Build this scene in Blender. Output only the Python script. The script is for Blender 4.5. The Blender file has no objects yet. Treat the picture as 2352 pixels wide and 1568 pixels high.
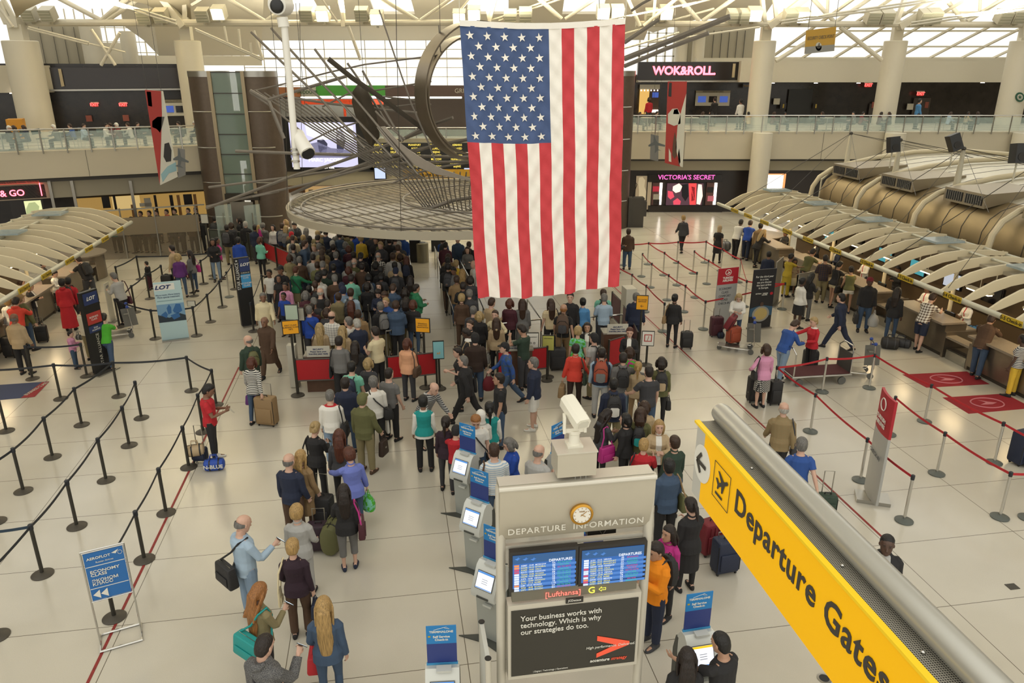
import bpy, bmesh, math, random
from mathutils import Vector as V, Matrix, Quaternion
from math import sin, cos, pi, radians as R
random.seed(7)
S = bpy.context.scene
COL = S.collection
# ---------------------------------------------------------------- camera, light, exposure
FPX, PITCH, CAMH = 1722.0, 0.3475, 8.1          # focal length in pixels of the 2352x1568 frame, downward tilt, eye height
cd = bpy.data.cameras.new('camera'); cam = bpy.data.objects.new('camera', cd); COL.objects.link(cam)
cam.location = (0, 0, CAMH); cam.rotation_euler = (pi/2 - PITCH, 0, 0)
cd.sensor_width = 36; cd.lens = 36*FPX/2352; cd.clip_end = 400; cd.clip_start = .1
S.camera = cam
S.view_settings.view_transform = 'Standard'; S.view_settings.look = 'None'
S.view_settings.gamma = 1; S.view_settings.exposure = 0.52
w = bpy.data.worlds.new('sky'); S.world = w; w.use_nodes = True
nt = w.node_tree; bg = nt.nodes['Background']
tc = nt.nodes.new('ShaderNodeTexCoord'); sp = nt.nodes.new('ShaderNodeSeparateXYZ'); rp = nt.nodes.new('ShaderNodeValToRGB')
nt.links.new(tc.outputs['Generated'], sp.inputs[0]); nt.links.new(sp.outputs['Z'], rp.inputs[0]); nt.links.new(rp.outputs[0], bg.inputs[0])
rp.color_ramp.elements[0].position = 0.0; rp.color_ramp.elements[0].color = (.84, .81, .73, 1)
rp.color_ramp.elements[1].position = 0.45; rp.color_ramp.elements[1].color = (1.0, .97, .88, 1)
bg.inputs[1].default_value = WORLD = 1.0
S.cycles.max_bounces = 5; S.cycles.diffuse_bounces = 3; S.cycles.glossy_bounces = 3; S.cycles.transparent_max_bounces = 8
S.cycles.caustics_reflective = False; S.cycles.caustics_refractive = False
def area(name, loc, size, energy, col=(1, .93, .8), rot=(0, 0, 0)):
    l = bpy.data.lights.new(name, 'AREA'); l.shape = 'RECTANGLE'; l.size, l.size_y = size; l.energy = energy; l.color = col
    o = bpy.data.objects.new(name, l); o.location = loc; o.rotation_euler = rot; COL.objects.link(o); return o
for x_, y_ in ((-17, 36), (-9, 40), (-1, 41), (7, 41), (14, 42), (24, 42)): area('fill_uplight', (x_, y_, 10.7), (3.5, 2.5), 950, (1, .93, .74), (pi, 0, 0))   # added fill lamps, aimed up to brighten the vault
# ---------------------------------------------------------------- place helpers
sP, cP = sin(PITCH), cos(PITCH)
def ray(px, py):
    a, b = (px-1176)/FPX, (784-py)/FPX
    return V((a, cP+b*sP, -sP+b*cP))
def G(px, py, z=0.0):                 # the point at height z seen at a pixel
    r = ray(px, py); t = (z-CAMH)/r.z
    return V((r.x*t, r.y*t, z))
def D(px, py, Y):                     # the point at distance Y seen at a pixel
    r = ray(px, py); t = Y/r.y
    return V((r.x*t, Y, CAMH+r.z*t))
GA = R(9.3)                            # the hall's own grid is turned by 9.3 degrees
LU, LV = V((cos(GA), sin(GA), 0)), V((-sin(GA), cos(GA), 0))
def UV(u, v, z=0.0): return LU*u + LV*v + V((0, 0, z))
def toUV(p): return (p.x*LU.x+p.y*LU.y, p.x*LV.x+p.y*LV.y)
TG = Matrix.Rotation(GA, 4, 'Z')      # grid -> world
# ---------------------------------------------------------------- materials
MATS = {}
def mat(name, col, rough=.6, metal=0.0, emit=0.0, bump=0.0, bscale=60, var=0.0, vscale=3, alpha=None, spec=None, ecol=None, trans=0):
    if name in MATS: return MATS[name]
    m = bpy.data.materials.new(name); m.use_nodes = True; n = m.node_tree; b = n.nodes['Principled BSDF']
    c = (*col, 1)
    b.inputs['Base Color'].default_value = c; b.inputs['Roughness'].default_value = rough; b.inputs['Metallic'].default_value = metal
    if spec is not None: b.inputs['Specular IOR Level'].default_value = spec
    if emit: b.inputs['Emission Color'].default_value = (*(ecol or col), 1); b.inputs['Emission Strength'].default_value = emit
    if alpha is not None: b.inputs['Alpha'].default_value = alpha
    if bump or var:
        t = n.nodes.new('ShaderNodeTexCoord')
    if bump:
        nz = n.nodes.new('ShaderNodeTexNoise'); nz.inputs['Scale'].default_value = bscale; nz.inputs['Detail'].default_value = 3
        bp = n.nodes.new('ShaderNodeBump'); bp.inputs['Strength'].default_value = bump; bp.inputs['Distance'].default_value = .02
        n.links.new(t.outputs['Object'], nz.inputs['Vector']); n.links.new(nz.outputs[0], bp.inputs['Height']); n.links.new(bp.outputs[0], b.inputs['Normal'])
    if var:
        nz = n.nodes.new('ShaderNodeTexNoise'); nz.inputs['Scale'].default_value = vscale; nz.inputs['Detail'].default_value = 4
        mx = n.nodes.new('ShaderNodeMixRGB'); mx.blend_type = 'MULTIPLY'; mx.inputs[1].default_value = c; mx.inputs[0].default_value = 1
        rr = n.nodes.new('ShaderNodeValToRGB'); rr.color_ramp.elements[0].color = (1-var,)*3+(1,); rr.color_ramp.elements[1].color = (1, 1, 1, 1)
        rr.color_ramp.elements[0].position = .3; rr.color_ramp.elements[1].position = .7
        n.links.new(t.outputs['Object'], nz.inputs['Vector']); n.links.new(nz.outputs[0], rr.inputs[0]); n.links.new(rr.outputs[0], mx.inputs[2]); n.links.new(mx.outputs[0], b.inputs['Base Color'])
    MATS[name] = m; return m
def srgb(h):
    h = h.lstrip('#'); r = []
    for i in (0, 2, 4):
        c = int(h[i:i+2], 16)/255; r.append(c/12.92 if c <= .04045 else ((c+.055)/1.055)**2.4)
    return tuple(r)
def emis(name, col, e): return mat(name, (0, 0, 0), .5, 0, e, ecol=col)
# ---------------------------------------------------------------- mesh builder
def frame(d, up=V((0, 0, 1))):
    d = d.normalized()
    x = d.cross(up)
    if x.length < 1e-4: x = d.cross(V((0, 1, 0)))
    x.normalize(); return x, x.cross(d).normalized()
class M:
    def __init__(s, T=None): s.v, s.f, s.T = [], [], T
    def add(s, vs, fs):
        b = len(s.v)
        s.v += [(s.T @ V(p)) if s.T is not None else V(p) for p in vs]; s.f += [tuple(b+i for i in f) for f in fs]; return s
    def box(s, c, sz, rot=None):
        c = V(c); h = V(sz)/2; vs = []
        for z in (-1, 1):
            for x, y in ((-1, -1), (1, -1), (1, 1), (-1, 1)):
                p = V((x*h.x, y*h.y, z*h.z))
                if rot is not None: p = rot @ p
                vs.append(c+p)
        return s.add(vs, [(3, 2, 1, 0), (4, 5, 6, 7), (0, 1, 5, 4), (1, 2, 6, 5), (2, 3, 7, 6), (3, 0, 4, 7)])
    def bar(s, p, q, w, h=None, up=V((0, 0, 1))):
        h = h or w; p, q = V(p), V(q); x, y = frame(q-p, up); vs = []
        for c in (p, q):
            for a, b in ((-1, -1), (1, -1), (1, 1), (-1, 1)): vs.append(c+x*(a*w/2)+y*(b*h/2))
        return s.add(vs, [(0, 1, 2, 3), (7, 6, 5, 4), (0, 4, 5, 1), (1, 5, 6, 2), (2, 6, 7, 3), (3, 7, 4, 0)])
    def loft(s, rings, cap=True, close=False):
        n = len(rings[0]); vs = [p for r in rings for p in r]; fs = []; k = len(rings)
        for i in range(k if close else k-1):
            for j in range(n):
                a, b = i*n+j, i*n+(j+1) % n; c, d = ((i+1) % k)*n+(j+1) % n, ((i+1) % k)*n+j
                fs.append((a, b, c, d))
        if cap and not close: fs += [tuple(range(n))[::-1], tuple((k-1)*n+j for j in range(n))]
        return s.add(vs, fs)
    def tube(s, pts, r, n=8, cap=True, close=False, up=V((0, 0, 1))):
        pts = [V(p) for p in pts]; rs = r if isinstance(r, (list, tuple)) else [r]*len(pts); rings = []; k = len(pts)
        px = None
        for i, p in enumerate(pts):
            if close: d = pts[(i+1) % k]-pts[i-1]
            else: d = pts[min(i+1, k-1)]-pts[max(i-1, 0)]
            if d.length < 1e-6: d = V((0, 0, 1))
            d.normalize()
            if px is None: x, y = frame(d, up)
            else:
                x = px - d*px.dot(d)
                if x.length < 1e-5: x, y = frame(d, up)
                x.normalize(); y = x.cross(d).normalized()
            px = x; a = rs[i]; a, b = a if isinstance(a, tuple) else (a, a)
            rings.append([p+x*(a*cos(2*pi*j/n))+y*(b*sin(2*pi*j/n)) for j in range(n)])
        return s.loft(rings, cap, close)
    def lathe(s, prof, o=(0, 0, 0), n=24):
        o = V(o); return s.loft([[o+V((r*cos(2*pi*j/n), r*sin(2*pi*j/n), z)) for j in range(n)] for r, z in prof])
    def prism(s, poly, o, x, y, t):                     # polygon in the plane o,x,y thickened by t along x cross y
        o, x, y = V(o), V(x), V(y); nrm = x.cross(y).normalized()
        a = [o+x*p[0]+y*p[1] for p in poly]; n = len(a)
        return s.add(a+[p+nrm*t for p in a], [tuple(range(n))[::-1], tuple(range(n, 2*n))]+[(i, (i+1) % n, n+(i+1) % n, n+i) for i in range(n)])
    def quad(s, a, b, c, d): return s.add([a, b, c, d], [(0, 1, 2, 3)])
    def ball(s, c, r, n=10, m=7):
        c = V(c); r = V(r) if isinstance(r, (tuple, list, V)) else V((r, r, r)); rings = []
        for i in range(m+1):
            t = pi*(i+.02)/(m+.04)
            rings.append([c+V((r.x*sin(t)*cos(2*pi*j/n), r.y*sin(t)*sin(2*pi*j/n), -r.z*cos(t))) for j in range(n)])
        return s.loft(rings)
    def mesh(s, name, smooth=True):
        me = bpy.data.meshes.new(name); me.from_pydata(s.v, [], s.f)
        bm = bmesh.new(); bm.from_mesh(me); bmesh.ops.recalc_face_normals(bm, faces=bm.faces)
        if smooth:
            for f in bm.faces: f.smooth = True
            for e in bm.edges:
                if len(e.link_faces) == 2 and e.calc_face_angle(0) > .6: e.smooth = False
        bm.to_mesh(me); bm.free(); return me
    def build(s, name, m, parent=None, **k):
        me = s.mesh(name); me.materials.append(m); return put(name, me, parent, **k)
def put(name, me, parent=None, label=None, **k):
    o = bpy.data.objects.new(name, me); COL.objects.link(o)
    if parent is not None:
        o.parent = parent
        if parent.type == 'EMPTY': o.matrix_parent_inverse = parent.matrix_basis.inverted()
    if label: o['label'] = label
    for a, b in k.items(): o[a] = b
    return o
def thing(name, label, cat, loc=(0, 0, 0), rz=0, group=None):
    o = bpy.data.objects.new(name, None); COL.objects.link(o); o.empty_display_size = .2
    o.location = loc; o.rotation_euler = (0, 0, rz); o['label'] = label; o['category'] = cat
    if group: o['group'] = group
    return o
def tag(o, label, cat, group=None, **k):
    o['label'] = label; o['category'] = cat
    if group: o['group'] = group
    for a, b in k.items(): o[a] = b
    return o
def struct(o): o['kind'] = 'structure'; return o
def copy_tree(o, parent=None):
    c = o.copy(); COL.objects.link(c)
    if parent is not None: c.parent = parent
    for ch in list(o.children): copy_tree(ch, c)
    return c
def place(proto, first, loc, rz, label, group=None):   # the first use moves the prototype itself, later ones copy it
    o = proto if first else copy_tree(proto)
    o.location = loc; o.rotation_euler = (0, 0, rz); o['label'] = label
    if group: o['group'] = group
    return o
def text(s, size, o, x, y, m, parent=None, name='lettering', bold=0.0, align='CENTER', ext=.002, shear=0, spacing=1.0, line=1.0, sx=1.0, **k):
    cu = bpy.data.curves.new(name, 'FONT'); cu.body = s; cu.size = size; cu.offset = bold*size; cu.extrude = ext; cu.align_x = align; cu.align_y = 'CENTER'
    cu.shear = shear; cu.space_character = spacing; cu.space_line = line; cu.resolution_u = 3
    t = bpy.data.objects.new('tmp', cu); me = bpy.data.meshes.new_from_object(t); bpy.data.objects.remove(t); me.name = name
    x, y = V(x).normalized(), V(y).normalized(); z = x.cross(y)
    T = Matrix(((x.x*sx, y.x, z.x, o[0]), (x.y*sx, y.y, z.y, o[1]), (x.z*sx, y.z, z.z, o[2]), (0, 0, 0, 1)))
    me.transform(T); me.materials.clear(); me.materials.append(m)
    return put(name, me, parent, **k)
def panel(mb, o, x, y, w, h, t=.01, off=0.0):           # a board w by h centred on o in the plane x,y, its front face at +normal*off
    o, x, y = V(o), V(x).normalized(), V(y).normalized(); n = x.cross(y)
    return mb.prism([(-w/2, -h/2), (w/2, -h/2), (w/2, h/2), (-w/2, h/2)], o+n*(off-t), x, y, t)
# ---------------------------------------------------------------- people
SKIN = {'l': (.55, .34, .25), 't': (.42, .24, .155), 'b': (.20, .10, .06), 'd': (.075, .038, .024)}
TS = None
def remesh(mb, voxel, name, smooth=2):
    global TS
    if TS is None: TS = bpy.data.scenes.new('bench')
    me = mb.mesh('raw', False); o = bpy.data.objects.new('raw', me); TS.collection.objects.link(o)
    md = o.modifiers.new('r', 'REMESH'); md.mode = 'VOXEL'; md.voxel_size = voxel; md.use_smooth_shade = True
    if smooth: sm = o.modifiers.new('s', 'SMOOTH'); sm.iterations = smooth; sm.factor = .5
    vl = TS.view_layers[0]; vl.update(); dg = vl.depsgraph; r = bpy.data.meshes.new_from_object(o.evaluated_get(dg)); r.name = name
    bpy.data.objects.remove(o); bpy.data.meshes.remove(me)
    return r
def ell(c, x, y, rx, ry, n=14, sq=2.0):
    out = []
    for j in range(n):
        a = 2*pi*j/n; ca, sa = cos(a), sin(a); e = 2/sq
        out.append(c + x*(rx*math.copysign(abs(ca)**e, ca)) + y*(ry*math.copysign(abs(sa)**e, sa)))
    return out
BUILD = {  # z, rx, ry, y-offset of the trunk for a 1.75 m figure
 'm': [(.80, .085, .085, 0), (.88, .155, .115, -.005), (.97, .158, .12, -.005), (1.07, .148, .11, .005), (1.19, .158, .115, .005), (1.30, .168, .12, 0), (1.37, .158, .108, -.005), (1.42, .112, .085, -.012), (1.455, .072, .068, -.008), (1.485, .058, .060, -.004), (1.56, .054, .058, .005)],
 'f': [(.80, .09, .09, 0), (.88, .165, .125, -.01), (.96, .165, .12, -.005), (1.08, .122, .092, .005), (1.18, .132, .10, .01), (1.28, .145, .128, .018), (1.355, .138, .10, -.003), (1.405, .095, .076, -.01), (1.445, .058, .058, -.006), (1.55, .046, .05, .005)],
}
BUILD['h'] = [(z, rx*(1.16 if z < 1.4 else 1), ry*(1.35 if z < 1.35 else 1.05), y+(.02 if .95 < z < 1.3 else 0)) for z, rx, ry, y in BUILD['m']]
def pose_joints(p, build):
    lean = R(p.get('lean', 0)); ULr = Matrix.Rotation(-lean, 3, 'X'); hip = V((0, 0, .93))
    def U(q): return hip + ULr @ (V(q)-hip)
    fem = build == 'f'; sw = .150 if fem else .170
    J = {'U': U, 'R': ULr}
    for i, s in (('L', -1), ('R', 1)):
        fl, ab, el, inw = p.get('arm'+i, (4, 9, 14, .1))
        fl, ab, el = R(fl), R(ab), R(el)
        sh = U((s*sw, -.008, 1.375)); d = V((s*sin(ab), sin(fl)*cos(ab), -cos(fl)*cos(ab)))
        k = V((-s*inw, 1, .15)); k = (k - d*k.dot(d)).normalized() if fl < 1.9 else V((0, 0, 1))
        if fl >= 1.2: k = V((-s*inw, .15, 1)); k = (k - d*k.dot(d)).normalized()
        eb = sh + d*.285; d2 = (d*cos(el)+k*sin(el)).normalized(); wr = eb + d2*.25
        J['arm'+i] = (sh, eb, wr, d, d2, k)
        hf, kn = p.get('leg'+i, (0, 0)); hf, kn = R(hf), R(kn)
        st = p.get('stance', .0)
        h = V((s*.092, 0, .90)); kx = V((s*(.012+st), sin(hf), -cos(hf))).normalized(); kk = h+kx*.42
        d3 = V((s*st*.4, sin(hf-kn), -cos(hf-kn))).normalized(); an = kk+d3*.41
        J['leg'+i] = (h, kk, an, hf-kn)
    return J
def limb(mb, pts, rad, n=10): mb.tube(pts, rad, n)
def lerp(a, b, t): return a+(b-a)*t
def hand(mb, wr, d, s, k, curl=25, fine=True):
    side = d.cross(k).normalized()
    nrm = k - d*k.dot(d); nrm = nrm.normalized() if nrm.length > 1e-3 else V((0, 1, 0))
    nrm = (nrm*.4 + V((-s, 0, 0))*.9); nrm = (nrm - d*nrm.dot(d)).normalized()      # palm faces inward
    sd = d.cross(nrm).normalized()
    if sd.y*1 + sd.z*.5 < 0: sd = -sd                                               # thumb side faces forward
    kn = wr + d*.085
    mb.loft([ell(wr-d*.01, sd, nrm, .026, .018, 8), ell(wr+d*.03, sd, nrm, .036, .016, 8), ell(kn, sd, nrm, .041, .014, 8), ell(kn+d*.012, sd, nrm, .036, .01, 8)])
    if fine:
        for i, (o, L) in enumerate(((.030, .068), (.011, .076), (-.010, .070), (-.029, .056))):
            a = R(curl*(.8+.18*i)); p0 = kn+sd*o-d*.012; d1 = (d*cos(a*.6)+nrm*sin(a*.6)); d2 = (d*cos(a*1.6)+nrm*sin(a*1.6)); d3 = (d*cos(a*2.3)+nrm*sin(a*2.3))
            q = p0+d1*(L*.5); q2 = q+d2*(L*.32); q3 = q2+d3*(L*.26)
            mb.tube([p0, q, q2, q3], [.0095, .009, .0082, .0065], 6)
        t0 = wr+d*.025+sd*.028; t1 = t0+(d*.6+sd*.7+nrm*.35).normalized()*.04; t2 = t1+(d*.9+sd*.25+nrm*.45).normalized()*.038
        mb.tube([t0, t1, t2], [.0125, .0105, .008], 6)
    return kn+d*.02
HEADP = [(-.122, .022, .028, .055), (-.105, .046, .052, .038), (-.07, .062, .078, .018), (-.03, .070, .090, .006), (.02, .076, .097, 0), (.06, .073, .092, -.004), (.09, .058, .072, -.006), (.108, .034, .042, -.006), (.116, .006, .008, -.006)]
def head_frame(p, J):
    c = J['U']((0, .012, 1.565)); a = Matrix.Rotation(R(-p.get('hp', 0)) - R(p.get('lean', 0))*.55, 3, 'X'); b = Matrix.Rotation(R(p.get('hy', 0)), 3, 'Z')
    Rm = b @ a; Rm = Rm*1.12; hc = c + Rm @ V((0, .008, .074)); return hc, Rm
def body_mesh(p, build, lod):
    J = pose_joints(p, build); mb = M(); U, UR = J['U'], J['R']; X = V((1, 0, 0))
    mb.loft([ell(U((0, y, z)), X, UR @ V((0, 1, 0)), rx, ry, 14, 2.3) for z, rx, ry, y in BUILD[build]])
    fm = .88 if build == 'f' else (1.1 if build == 'h' else 1)
    for i, s in (('L', -1), ('R', 1)):
        sh, eb, wr, d, d2, k = J['arm'+i]
        mb.tube([sh+V((-s*.07, 0, .035)), sh+V((-s*.02, 0, .018)), sh+d*.03+V((s*.006, 0, 0)), lerp(sh, eb, .45), eb, lerp(eb, wr, .3), wr, wr+d2*.02], [.04*fm, .050*fm, .055*fm, .046*fm, .037*fm, .038*fm, .025*fm, .022*fm], 10)
        hand(mb, wr, d2, s, k, p.get('curl', 25), lod < 2)
        h, kk, an, ang = J['leg'+i]
        mb.tube([h+V((0, 0, .06)), h+(kk-h)*.1, lerp(h, kk, .5), kk, lerp(kk, an, .3), lerp(kk, an, .75), an], [.085*fm, .088*fm, .068*fm, .05*fm, .055*fm, .035*fm, .032], 10)
        fd = V((s*.12, cos(max(0, -ang)*.4), -sin(max(0, -ang))*.7)).normalized()
        mb.tube([an+V((0, 0, .0))-fd*.05, an-V((0, 0, .03)), an+fd*.09-V((0, 0, .045)), an+fd*.165-V((0, 0, .055))], [.03, .036, .034, .02], 8)
    hc, Rm = head_frame(p, J)
    mb.loft([ell(hc+Rm @ V((0, y, z)), Rm @ X, Rm @ V((0, 1, 0)), rx, ry, 14) for z, rx, ry, y in HEADP])
    mb.tube([hc+Rm @ V((0, .088, .012)), hc+Rm @ V((0, .100, -.012)), hc+Rm @ V((0, .112, -.034)), hc+Rm @ V((0, .095, -.042))], [.008, .010, .015, .008], 6)
    mb.ball(hc+Rm @ V((0, .088, -.072)), (.026, .012, .010), 8, 5)
    for s in (-1, 1):
        mb.ball(hc+Rm @ V((s*.079, -.006, -.012)), (.009, .020, .031), 8, 5)
        mb.ball(hc+Rm @ V((s*.030, .083, .030)), (.022, .010, .009), 8, 5)
    vox = {0: .0062, 1: .0105, 2: .018}[lod]
    return remesh(mb, vox, 'body', 1 if lod else 2), J
HAIRS = ('short', 'bald', 'long', 'bob', 'pony', 'bun', 'crop', 'curly', 'cap', 'scarf')
def hair_mesh(kind, p, J, lod, length=.3):
    hc, Rm = head_frame(p, J); X = Rm @ V((1, 0, 0)); Y = Rm @ V((0, 1, 0)); Z = Rm @ V((0, 0, 1)); mb = M()
    def rr(rows): mb.loft([ell(hc+X*0+Y*y+Z*z, X, Y, rx, ry, 14) for z, rx, ry, y in rows])
    def Q(x, y, z): return hc+X*x+Y*y+Z*z
    if kind in ('short', 'crop', 'pony', 'bun', 'curly', 'cap', 'long', 'bob'):
        e = {'crop': .004, 'short': .010, 'curly': .022, 'cap': .012}.get(kind, .010)
        rr([(-.085, .045+e, .03, -.055), (-.06, .062+e, .045+e, -.045), (-.02, .074+e, .070+e, -.03), (.03, .077+e, .080+e, -.022), (.07, .074+e, .082+e, -.012), (.098, .060+e, .068+e, -.008), (.117+e*.6, .036+e, .045+e, -.008), (.124+e, .01, .012, -.008)])
    if kind == 'bald':
        mb.tube([Q(-.078, .0, -.005), Q(-.072, -.055, -.01), Q(-.04, -.095, -.012), Q(0, -.103, -.012), Q(.04, -.095, -.012), Q(.072, -.055, -.01), Q(.078, .0, -.005)], [(.006, .02), (.008, .036), (.008, .05), (.008, .056), (.008, .05), (.008, .036), (.006, .02)], 10)
    if kind == 'cap':
        mb.loft([ell(Q(0, .06, .055), X, Z*.2+Y, .07, .03, 10), ell(Q(0, .125, .045), X, Y, .055, .03, 10), ell(Q(0, .15, .040), X, Y, .03, .01, 10)])
        mb.loft([ell(Q(0, .02, .052), X, Y, .082, .13, 14), ell(Q(0, .02, .06), X, Y, .082, .13, 14)])
    if kind == 'bob':
        for s in (-1, 1): mb.tube([Q(s*.07, .02, .05), Q(s*.085, .01, -.01), Q(s*.082, .015, -.08), Q(s*.07, .01, -.125)], [(.02, .045), (.024, .055), (.026, .055), (.015, .035)], 8)
        mb.tube([Q(0, -.07, .05), Q(0, -.095, -.02), Q(0, -.09, -.09), Q(0, -.075, -.14)], [(.07, .04), (.088, .04), (.085, .04), (.06, .025)], 12)
    if kind == 'long':
        for s in (-1, 1): mb.tube([Q(s*.065, .02, .05), Q(s*.083, .0, -.02), Q(s*.085, -.02, -.10), Q(s*.085, -.05, -.10-length*.5)], [(.02, .04), (.022, .05), (.024, .045), (.02, .03)], 8)
        b = J['U']((0, -.125, 1.5-length)); t = Q(0, -.095, -.04)
        mb.tube([Q(0, -.06, .06), t, lerp(t, b, .35)+V((0, -.02, 0)), lerp(t, b, .7), b, b-V((0, 0, .05))], [(.065, .04), (.088, .045), (.10, .04), (.10, .035), (.07, .026), (.02, .012)], 12)
    if kind == 'pony':
        mb.tube([Q(0, -.09, .04), Q(0, -.13, .045), Q(0, -.155, 0), Q(0, -.15, -.09), Q(0, -.14, -.09-length*.6)], [.022, .022, .035, .034, .010], 8)
    if kind == 'bun': mb.ball(Q(0, -.115, .045), .042, 10, 8)
    if kind == 'scarf':
        rr([(-.16, .10, .09, -.01), (-.11, .078, .075, -.02), (-.06, .080, .085, -.018), (0, .090, .095, -.015), (.05, .088, .095, -.012), (.09, .072, .08, -.01), (.118, .045, .05, -.008), (.13, .01, .012, -.008)])
    r = remesh(mb, {0: .007, 1: .011, 2: .016}[lod], 'hair', 1)
    return r
def top_mesh(kind, p, J, build, lod):
    """tee / shirt / jacket / coat / vest / hoodie / dress grown over the trunk and arms"""
    mb = M(); U, UR = J['U'], J['R']; X = V((1, 0, 0)); Y = UR @ V((0, 1, 0))
    e = {'tee': .014, 'shirt': .018, 'jacket': .028, 'coat': .030, 'vest': .02, 'hoodie': .028, 'dress': .016, 'suit': .026}[kind]
    hem = {'tee': .86, 'shirt': .84, 'jacket': .82, 'coat': .82, 'vest': .90, 'hoodie': .84, 'dress': .85, 'suit': .80}[kind]
    neck = 1.47 if kind in ('tee', 'shirt', 'vest', 'dress') else 1.495
    rows = [r for r in BUILD[build] if hem+.02 < r[0] < neck+.01]; r0 = BUILD[build][1]
    rings = [(hem, r0[1]+e+.006, r0[2]+e+.010, r0[3])] + [(z, rx+e+(.010 if z > 1.34 else 0), ry+e+(.012 if z > 1.34 else 0), y) for z, rx, ry, y in rows]
    if kind in ('coat', 'dress'):
        zl = .45 if kind == 'coat' else .5
        mb.loft([ell(V((0, 0, zl)), X, V((0, 1, 0)), .20, .17, 14), ell(V((0, 0, .7)), X, V((0, 1, 0)), .185, .15, 14), ell(V((0, 0, .9)), X, V((0, 1, 0)), r0[1]+e, r0[2]+e, 14)])
    mb.loft([ell(U((0, y, z)), X, Y, rx, ry, 16, 2.3) for z, rx, ry, y in rings])
    if kind in ('jacket', 'hoodie', 'coat', 'suit', 'shirt'):
        q = .026 if kind == 'shirt' else .03
        mb.tube([U((0.055*cos(a), .008+.06*sin(a), neck-.005+.008*cos(a*2))) for a in [2*pi*i/10 for i in range(10)]], q*.62, 8, close=True)
    if kind == 'hoodie':
        mb.tube([U((-.07, -.04, 1.49)), U((-.05, -.10, 1.48)), U((0, -.125, 1.47)), U((.05, -.10, 1.48)), U((.07, -.04, 1.49))], [.028, .042, .05, .042, .028], 8)
    fm = .88 if build == 'f' else (1.1 if build == 'h' else 1)
    if kind != 'vest':
        for i, s in (('L', -1), ('R', 1)):
            sh, eb, wr, d, d2, k = J['arm'+i]
            ex = e*.75
            if kind in ('tee', 'dress'):
                mb.tube([sh+V((-s*.08, 0, .038)), sh+V((-s*.02, 0, .018)), sh+d*.03+V((s*.006, 0, 0)), lerp(sh, eb, .4), lerp(sh, eb, .62)], [.035*fm, .046*fm+ex, .054*fm+ex, .054*fm+ex, .056*fm+ex], 10)
            else:
                mb.tube([sh+V((-s*.08, 0, .038)), sh+V((-s*.02, 0, .018)), sh+d*.03+V((s*.006, 0, 0)), lerp(sh, eb, .45), eb-d*.02, eb+d2*.02, lerp(eb, wr, .35), lerp(eb, wr, .93)], [.035*fm, .046*fm+ex, .054*fm+ex, .048*fm+ex, .041*fm+ex, .042*fm+ex, .040*fm+ex, .031*fm+ex], 10)
    else:
        for i, s in (('L', -1), ('R', 1)):
            sh = J['arm'+i][0]; mb.tube([sh+V((-s*.08, 0, .038)), sh+V((-s*.02, 0, .018)), sh+V((s*.002, 0, -.01))], [.04, .056, .058], 8)
    return remesh(mb, {0: .008, 1: .012, 2: .019}[lod], 'top', 2)
def bottom_mesh(kind, p, J, build, lod):
    mb = M(); X = V((1, 0, 0)); Y = V((0, 1, 0)); e = .013
    B = BUILD[build]; w = B[1]
    if kind in ('skirt', 'mini', 'longskirt'):
        z0 = {'skirt': .50, 'mini': .66, 'longskirt': .12}[kind]; fl = {'skirt': .20, 'mini': .185, 'longskirt': .24}[kind]
        mb.loft([ell(V((0, 0, z0)), X, Y, fl, fl*.85, 16), ell(V((0, 0, lerp(z0, .9, .5))), X, Y, lerp(fl, w[1], .4)+.01, lerp(fl*.85, w[2], .4)+.01, 16), ell(V((0, w[3], .88)), X, Y, w[1]+.012, w[2]+.012, 16), ell(V((0, w[3], 1.0)), X, Y, B[2][1]*.95+.01, B[2][2]*.95+.008, 16)])
    else:
        mb.loft([ell(V((0, 0, .80)), X, Y, .14, .11, 14), ell(V((0, w[3], .88)), X, Y, w[1]+.012, w[2]+.012, 14, 2.3), ell(V((0, w[3], .94)), X, Y, B[2][1]+.006, B[2][2]+.006, 14, 2.3), ell(V((0, w[3], .975)), X, Y, B[2][1]-.012, B[2][2]-.010, 14, 2.3)])
        fm = .9 if build == 'f' else (1.1 if build == 'h' else 1)
        for i in 'LR':
            h, kk, an, ang = J['leg'+i]
            L = [h+V((0, 0, .05)), h+(kk-h)*.12, lerp(h, kk, .55), kk, lerp(kk, an, .4), lerp(kk, an, .93)]
            rd = [.09*fm, .097*fm+e*.3, .077*fm+e, .060*fm+e, .062*fm+e*.8, .056+e*.3]
            if kind == 'slim': rd = [.09*fm, .095*fm, .071*fm+e*.6, .052*fm+e*.7, .055*fm+e*.4, .036+e*.5]
            if kind == 'shorts': L, rd = L[:3]+[lerp(h, kk, .92)], [.09*fm, .1*fm+e*.3, .088*fm+e, .082*fm+e]
            if kind == 'hotpants': L, rd = L[:2]+[lerp(h, kk, .35)], [.09*fm, .098*fm+e*.3, .088*fm+e]
            if kind == 'capri': L, rd = L[:4]+[lerp(kk, an, .45)], rd[:4]+[.056*fm+e]
            mb.tube(L, rd, 10)
    return remesh(mb, {0: .009, 1: .013, 2: .02}[lod], 'trousers', 2)
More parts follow.
